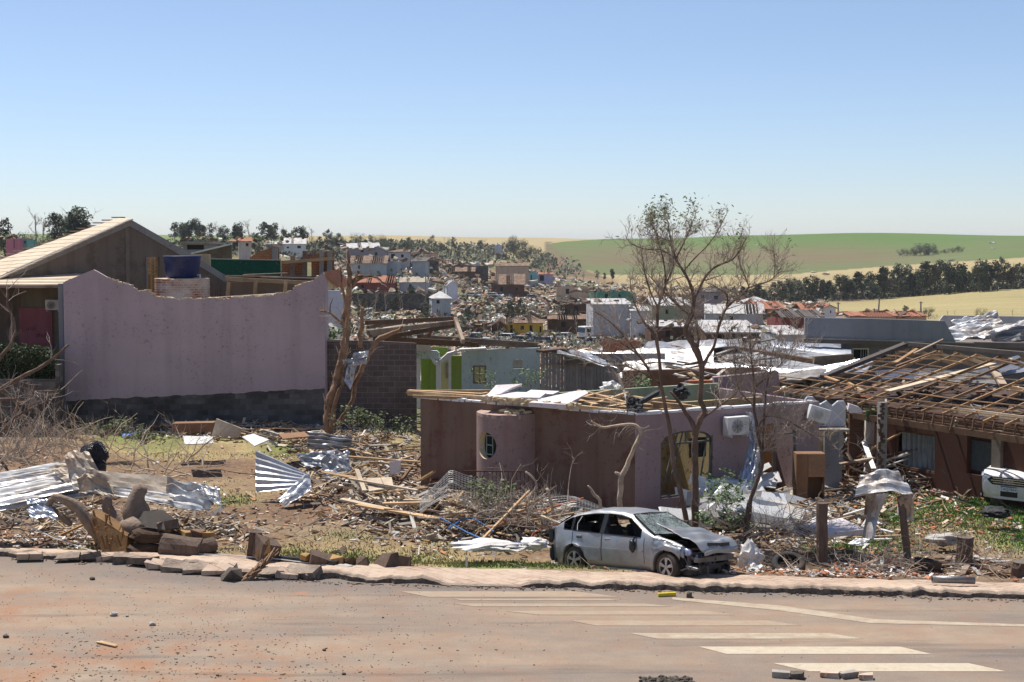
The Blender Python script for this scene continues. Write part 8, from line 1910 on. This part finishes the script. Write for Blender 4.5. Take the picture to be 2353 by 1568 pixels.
# black cloth bar across the wall head
bc = thing('torn_cloth', 'black torn cloth and rail draped over the mauve wall beside the tree', 'cloth', P(1460, 935, 38)); mb = MB(); mb.bar(P(1448, 938, 37.6), P(1512, 902, 38.4), .12, .1, rag=.05)
for a, b_ in (((1440, 915), (1478, 950)),): csheet(mb, [P(1438, 912, 37.8), P(1440, 950, 37.4), P(1476, 948, 37.2), P(1480, 918, 37.7)], 0, 0, .35, 20, 16, 3)
mb.build('cloth', M['fabric'], bc, solid=.01); mb = MB(); mb.tube([P(1420, 860, 40), P(1436, 905, 39.4), P(1447, 945, 38)], .035, 8); tag(mb.build('pole', M['concrete'], local=P(1436, 905, 39)), 'pale leaning pole stub above the mauve wall head', 'pole')
# iron railing, mesh, hose, conduit
rl = thing('iron_railing', 'rusty iron gate railing standing in debris in front of the tower', 'railing', P(1150, 1190, 36.5))
mb = MB(); mb.bar(P(1065, 1083, 36.6), P(1216, 1084, 36.2), .03, .03); mb.bar(P(1065, 1170, 36.6), P(1216, 1175, 36.2), .03, .03); mb.build('rail', M['rust'], rl)
for k in range(17): t = k / 16; mb = MB(); mb.tube([P(lerp(1066, 1214, t), 1083, lerp(36.6, 36.2, t)), P(lerp(1066, 1214, t), 1205, lerp(36.6, 36.2, t))], .011, 5); mb.build('upright_bar', M['rust'], rl)
mb = MB(); q = [P(1205, 1083, 36.2), P(1250, 1125, 35.9), P(1230, 1170, 35.8)]; mb.tube(q, .012, 5); mb.build('bent_bar', M['rust'], rl)
wmn = thing('wire_mesh', 'collapsed grey wire mesh fence billowing in front of the mauve wall', 'wire mesh', P(1150, 1160, 35.5)); mb = MB()
def wf(u, v): px = lerp(965, 1400, u); return P(px, interp([(965, 1150), (1035, 1080), (1120, 1110), (1220, 1140), (1320, 1140), (1400, 1170)], px) + v * interp([(965, 30), (1100, 75), (1250, 70), (1400, 18)], px) + 5 * nz(u * 9, v * 4, 1), 36.0 - 1.3 * v + .2 * nz(u * 7, v * 5, 3))
for i in range(64): mb.tube([wf(i / 63, j / 9) for j in range(10)], .0055, 3, False)
for j in range(15): mb.tube([wf(i / 40, j / 14) for i in range(41)], .0055, 3, False)
mb.build('mesh', M['wire'], wmn)
for lab, pts, r, mt in (('blue hose looping over the debris left of the car', [(1012, 1190), (1040, 1205), (1070, 1222), (1110, 1240), (1160, 1248), (1220, 1246)], .022, 'bluecord'), ('second blue hose arching above the first', [(1030, 1215), (1060, 1195), (1085, 1190), (1110, 1205), (1135, 1222)], .02, 'bluecord'), ('orange conduit pipe slanting through the debris heap', [(1120, 1215), (1200, 1185), (1290, 1160), (1340, 1145)], .025, 'orange'), ('bent red brown rod looping over the heap', [(1215, 1245), (1225, 1225), (1260, 1210), (1310, 1195)], .014, 'orange')):
    mb = MB(); mb.tube([P(a, b_, 33.2 + (1240 - b_) * .03) for a, b_ in pts], r, 6); tag(mb.build('hose' if 'hose' in lab else 'conduit', M[mt], local=P(*pts[0], 33.5)), lab, 'hose' if 'hose' in lab else 'conduit')
for lab, pts in (('white cable trailing from the litter to the pavement at left', [(0, 1175, 33), (60, 1205, 32.4), (120, 1235, 31.9), (200, 1262, 31.5), (235, 1272, 31.1)]), ('thin pale cable lying along the pavement rear edge', [(420, 1272, 31.1), (520, 1276, 30.9), (640, 1285, 30.4), (770, 1302, 29.9), (830, 1308, 29.8)])):
    mb = MB(); mb.tube([Vector((p.x, p.y, max(p.z, gz(p.x, p.y) + .03))) for p in [P(*q) for q in pts]], .014, 5); tag(mb.build('cable', M['whitemetal'], local=P(*pts[0])), lab, 'cable')
for k in range(14):
    cx, cy = random.choice([(850, 1110), (1000, 1195), (1180, 1215), (2060, 1110), (1900, 1200), (80, 1185), (1760, 1230)]); g = G(cx + U(-90, 90), cy + U(-30, 30), 28, 48); q = [g + Vector((0, 0, .2))]; a = U(0, 6)
    for i in range(26): a += U(.2, .9); q.append(q[-1] + Vector((math.cos(a) * .12 + U(-.05, .09), math.sin(a) * .08, U(-.05, .06))))
    mb = MB(); mb.tube([Vector((p.x, p.y, max(p.z, g.z + .05))) for p in q], .008, 4); tag(mb.build('tangled_wire', M['black' if k % 3 else 'wire'], local=g), 'curl of tangled wire lying in the debris heaps', 'wire', 'tangled wires in the debris')
# --- fallen zinc roofs between the mauve house and the parapet building
Z = [((1420, 812, 66), (1400, 842, 60), (1640, 838, 58), (1640, 800, 64), 'zincw', 'crumpled white roof sheets left of the forked bare tree'), ((1250, 800, 62), (1270, 812, 60), (1420, 850, 57), (1360, 822, 60), 'zinc', 'narrow twisted sheet on top of the grey board fence'), ((1330, 808, 66), (1345, 826, 62), (1490, 852, 59), (1500, 826, 64), 'zinc', 'tangled pale sheets right of the grey board fence'),
     ((1490, 790, 72), (1470, 822, 66), (1700, 800, 66), (1690, 786, 74), 'zinc', 'dented sheets heaped behind the forked bare tree'), ((1690, 786, 74), (1700, 798, 70), (1955, 838, 62), (1965, 826, 64), 'zincw', 'long white folded roof panel running down to the right'), ((1640, 795, 72), (1630, 828, 64), (1860, 872, 54), (1905, 848, 58), 'zincw', 'broad pale corrugated roof panel sagging in the middle'),
     ((1770, 788, 80), (1790, 812, 72), (1956, 836, 68), (1956, 790, 80), 'zincb', 'blue white corrugated roof left of the brown windowed wall'), ((1440, 845, 58), (1420, 872, 54), (1660, 866, 53), (1640, 842, 57), 'zincw', 'flat bright sheet above the mauve house rear wall'), ((1640, 840, 57), (1600, 862, 53), (1850, 880, 50), (1850, 862, 54), 'zincb', 'bluish sheet under the broad sagging panel'),  # bluish tone is the zinc sheet's own colour
     ((1780, 858, 55), (1800, 878, 50), (1990, 855, 50), (2010, 832, 54), 'zincb', 'bluish panel beside the left end of the roof grid'), ((1745, 868, 52), (1760, 884, 49), (1880, 868, 49), (1900, 852, 52), 'fibre', 'grey fibre sheets at the upper left of the roof grid'), ((2010, 856, 46.5), (2030, 872, 45), (2160, 868, 45), (2140, 850, 47), 'zincb', 'small bluish sheet lying on the roof grid'), ((2120, 852, 46.5), (2100, 872, 44.5), (2290, 884, 43), (2280, 856, 45.5), 'fibre', 'pale corrugated fibre sheet lying on the roof grid'), ((2220, 855, 46), (2260, 870, 44.5), (2380, 850, 44), (2340, 820, 47), 'zincb', 'bluish sheet at the right of the roof grid')]
for a, b_, c_, d_, mt, lab in Z: cr_ = 'corrugated' in lab or 'long' in lab; sheet(lab, [a, b_, c_, d_], mt, 26 if cr_ else 14, .05, .10 if cr_ else (.5 if a[0] < 1700 else (.3 if a[0] < 2000 else .06)), th=.01)
for px, py, s, d in ((2235, 745, 1.6, 100), (2270, 755, 2.2, 98), (2250, 765, 2.6, 95), (2200, 772, 2, 90), (2300, 770, 2.2, 90), (2330, 762, 1.5, 92)):
    c = P(px, py, d); mb = MB(); csheet(mb, [c + Vector((-s, 0, 0)), c + Vector((-s * .6, -s, -.3)), c + Vector((s, -s, U(0, .4))), c + Vector((s, 0, U(0, .8)))], 4, .05, .9, 24, 16, px); tag(mb.build('roofing_sheet', M['zincw'], local=c, solid=.02), 'crumpled white sheet on the flat roof right of the grey parapet', 'metal sheet', 'sheets on the flat roof')
mb = MB(); csheet(mb, [P(2265, 782, 85), P(2300, 792, 80), P(2500, 775, 80), P(2420, 735, 88)], 6, .1, .8, 40, 20, 4); tag(mb.build('roofing_sheet', M['black'], local=P(2300, 780, 84), solid=.05), 'black curled roof sheet rising at the right edge', 'metal sheet')
mb = MB(); mb.boxmm((XP(2140, 96), 84, -2), (XP(2500, 96), 100, zy(786, 90))); tag(mb.build('flat_roofed_block', M['greywarm']), 'low flat roofed block under the crumpled white sheets at right', 'building')
for a, b_, w_, mt, lab in (((1430, 880, 52), (1745, 872, 52), .9, 'woodd', 'dark fallen roof frame under the white sheets'), ((1580, 892, 48), (1745, 888, 47), .5, 'tile', 'heap of orange tiles on the wall behind the mauve house'), ((1640, 905, 46), (1790, 890, 46.5), 1.1, 'pinkR', 'low mauve wall top behind the bare trees'), ((1870, 838, 60), (1960, 832, 60), .7, 'woodg', 'timber wall plate above the brown windowed wall'), ((1700, 805, 68), (1945, 845, 60), .3, 'woodd', 'reddish purlin under the long folded panel'), ((1385, 800, 120), (1470, 806, 120), 1.6, 'tile', 'low red brown roof strip behind the fence')):
    bar_(lab, a, b_, .3, w_, mt, 'roof_remnant', 'ruin', rag=.1)
sheet('grey corrugated fence panel right of the board fence', [(1500, 850, 57), (1500, 900, 57), (1640, 905, 54), (1640, 872, 54)], 'zincd', 30, .03, .03); 

# ------------------------------------------------------------------ litter and grass too fine to count
PALN = [(.7, .64, .56), (.6, .5, .38), (.5, .35, .22), (.3, .18, .11), (.22, .13, .09), (.75, .73, .7), (.42, .36, .3), (.46, .2, .1), (.12, .08, .06), (.6, .45, .3)]
BL = [(560, 990, 230, 16, 2.2), (850, 1020, 120, 30, 1.3), (830, 1110, 130, 60, 1.6), (1000, 1190, 130, 45, 1.6), (1180, 1215, 150, 35, 1.8), (1700, 1180, 130, 70, 1.4), (1900, 1200, 120, 50, 1.2), (2080, 1110, 160, 36, 2.2), (2080, 1190, 200, 60, .28), (2050, 1300, 260, 28, .75), (200, 1210, 260, 50, 1.0), (600, 1200, 260, 40, .12), (60, 1110, 130, 60, .6), (2250, 1200, 130, 60, .3), (1900, 1320, 200, 18, .9)]
HP = [(830, 1110, 130, 55, .5), (1000, 1190, 130, 36, .5), (1180, 1215, 140, 30, .7), (1710, 1170, 130, 60, .5), (1900, 1200, 110, 40, .35), (2080, 1105, 150, 34, .8), (560, 992, 190, 12, .3), (480, 990, 160, 12, .3), (760, 1040, 110, 28, .25), (80, 1180, 120, 40, .2), (440, 1225, 110, 22, .2)]
mb = MB(); n = 0
while n < 5200:
    cx, cy, rx, ry, hh = random.choice(HP + HP[:3]); px, py = random.gauss(cx, rx * .62), random.gauss(cy, ry * .7); d = max(28.5, min(51, 22.55e3 / max(440, py - 560 + 0) if False else (7.2 if py > 1030 else 6.85) * FPX / max(432, py - 560))); x = XP(px, d)
    if d < walk(x) + .3: continue
    n += 1; v = math.exp(-((px - cx) / rx) ** 2 - ((py - cy) / ry) ** 2); c = Vector((x, d, gz(x, d) + hh * v * U(.1, 1) * 1.1)); l_ = U(.06, .75) * (.6 + d / 60); a = U(0, 6.28)
    mb.col = mul(random.choice([(.66, .56, .42), (.5, .36, .22), (.36, .24, .15), (.7, .66, .6), (.2, .13, .09), (.58, .44, .28), (.36, .32, .28)]), U(.6, 1.15)); dd = Vector((math.cos(a), math.sin(a) * .7, U(-.5, .5))).normalized() * l_ * .5; mb.bar(c - dd, c + dd, U(.02, .1), U(.01, .03), up=(U(-1, 1), U(-1, 1), 1), rag=.02)
for k in range(320):
    t = U(0, 1); px = U(1530, 1760); py = lerp(800, 880, t) + U(-10, 10); Y = lerp(74, 51, t); c = P(px, py, Y) + Vector((0, 0, U(0, .3))); a = U(0, 6.28); l_ = U(.2, 1.8); mb.col = mul(random.choice([(.5, .36, .22), (.25, .16, .1), (.12, .08, .06), (.6, .55, .5)]), U(.5, 1.1)); dd = Vector((math.cos(a), math.sin(a), U(-.3, .3))).normalized() * l_ * .5; mb.bar(c - dd, c + dd, U(.05, .22), .05, rag=.04)
tag(mb.build('splinters', M['plankmix']), 'countless short splinters and lath pieces bulking out the debris heaps', 'splinters', kind='stuff')
mb = MB(); n = 0; tries = 0
while n < 21000 and tries < 260000:
    tries += 1; d = U(28.3, 52); px = U(-30, 2380); x = XP(px, d)
    if d < walk(x) + .05: continue
    z = gz(x, d); a, py = proj(x, d, z); v = .025 + sum(k * math.exp(-((a - cx) / rx) ** 2 - ((py - cy) / ry) ** 2) for cx, cy, rx, ry, k in BL)
    if random.random() > v * (.6 + .9 * nz(x, d, 2, 1.1)): continue
    n += 1; s = U(.02, .075) * (1.5 if random.random() < .12 else 1)
    c = random.choice(PALN[-7:] if a < 1850 else PALN + [(.5, .2, .1)] * 5)
    if v > .5 and random.random() < .2: c = (.75, .74, .72)
    mb.col = mul(c, U(.7, 1.25)); mb.box((x, d, z + U(0, .05) + .2 * max(0, v - .8) * U(0, 1)), (s * U(.6, 3), s * U(.4, 1.2), s * U(.1, .5)), M=Euler((U(-.4, .4), U(-.4, .4), U(0, 3.14))).to_matrix(), jit=s * .15)
tag(mb.build('litter', M['plankmix']), 'fine litter of wood, plaster and brick chips strewn over the lot', 'litter', kind='stuff')
mb = MB()
for k in range(1300):
    px, d = U(-20, 2380), U(28.6, 44); x = XP(px, d)
    if d < walk(x): continue
    z = gz(x, d); a, py = proj(x, d, z); v = sum(q * math.exp(-((a - cx) / rx) ** 2 - ((py - cy) / ry) ** 2) for cx, cy, rx, ry, q in BL)
    if random.random() > v + .08: continue
    q, rr = kink((x, d, z + .02), (U(-1, 1), U(-.7, .7), U(-.02, .5)), U(.2, 1.1), U(.006, .018), 4, .3, -.03); mb.tube(q, rr, 4, False)
tag(mb.build('sticks', M['twigl']), 'loose sticks and twigs strewn across the lot', 'sticks', kind='stuff')
mb = MB(); n = 0
while n < 24000:
    d = U(28.8, 47); px = U(-10, 2380); x = XP(px, d)
    if d < walk(x) + .22: continue
    z = gz(x, d); c = ground_col(x, d, z); g = (c[1] - c[0] * .72) * 9
    if random.random() > g: continue
    n += 1; h_ = U(.03, .09) * (1.5 if random.random() < .1 else 1); w_ = U(.008, .02); o = Vector((U(-.05, .05), U(-.05, .05), h_)); b0 = Vector((x, d, z - .01)); sx = Vector((w_, U(-.01, .01), 0)); k_ = U(.75, 1.35)
    mb.col = (c[0] * k_ * 1.05, c[1] * k_ * 1.12, c[2] * k_); mb.poly([b0 - sx, b0 + sx, b0 + o])
tag(mb.build('grass', M['plankmix']), 'short dry grass blades on the empty lot and verge', 'grass', kind='stuff')
mb = MB()
for k in range(4200):
    y = 17.5 + 12.5 * random.random() ** 1.2; x = U(-11, 11) if random.random() < .6 else random.gauss(-5.5, 3); 
    if y > kerb(x) - .05: continue
    a, py = proj(x, y, 0); 
    if a > 1200 and random.random() < .75: continue
    s = U(.004, .013); mb.rock((x, y, s * .3), (s, s * .8, s * .6), k, 0) if False else mb.box((x, y, s * .4), (s * U(.8, 2), s, s * .8), U(0, 3), jit=s * .3)
for k in range(1800):
    y = 17 + 8 * random.random() ** 1.5; x = random.gauss(-5.2, 1.8) * y / 20; s = U(.006, .024); mb.box((x, y, s * .3), (s * U(.6, 3), s, s * .5), U(0, 3), jit=s * .3)
for k in range(500):
    x = U(-11, 11); y = kerb(x) - abs(random.gauss(0, .12)) - .02; s = U(.01, .035); mb.box((x, y, s * .3), (s * U(.6, 3), s, s * .5), U(0, 3), jit=s * .3)
tag(mb.build('road_grit', generic('road_grit', (.24, .17, .13), (.12, .09, .07), 2)), 'small grit and stones scattered on the dusty road', 'grit', kind='stuff')
# ------------------------------------------------------------------ thin summer haze over the valley
mb = MB(); mb.boxmm((-2500, -320, -60), (3000, 9600, 60)); hz = mb.build('haze', M['ground'])
hm = bpy.data.materials.new('haze_air'); hm.use_nodes = True; t = hm.node_tree; t.nodes.clear(); o_ = t.nodes.new('ShaderNodeOutputMaterial'); pv = t.nodes.new('ShaderNodeVolumePrincipled')
pv.inputs['Color'].default_value = (.9, .94, 1, 1); pv.inputs['Density'].default_value = .00008; t.links.new(pv.outputs[0], o_.inputs['Volume']); hz.data.materials.clear(); hz.data.materials.append(hm); hz['kind'] = 'stuff'; hz['label'] = 'thin pale haze over the valley'; hz['category'] = 'haze'
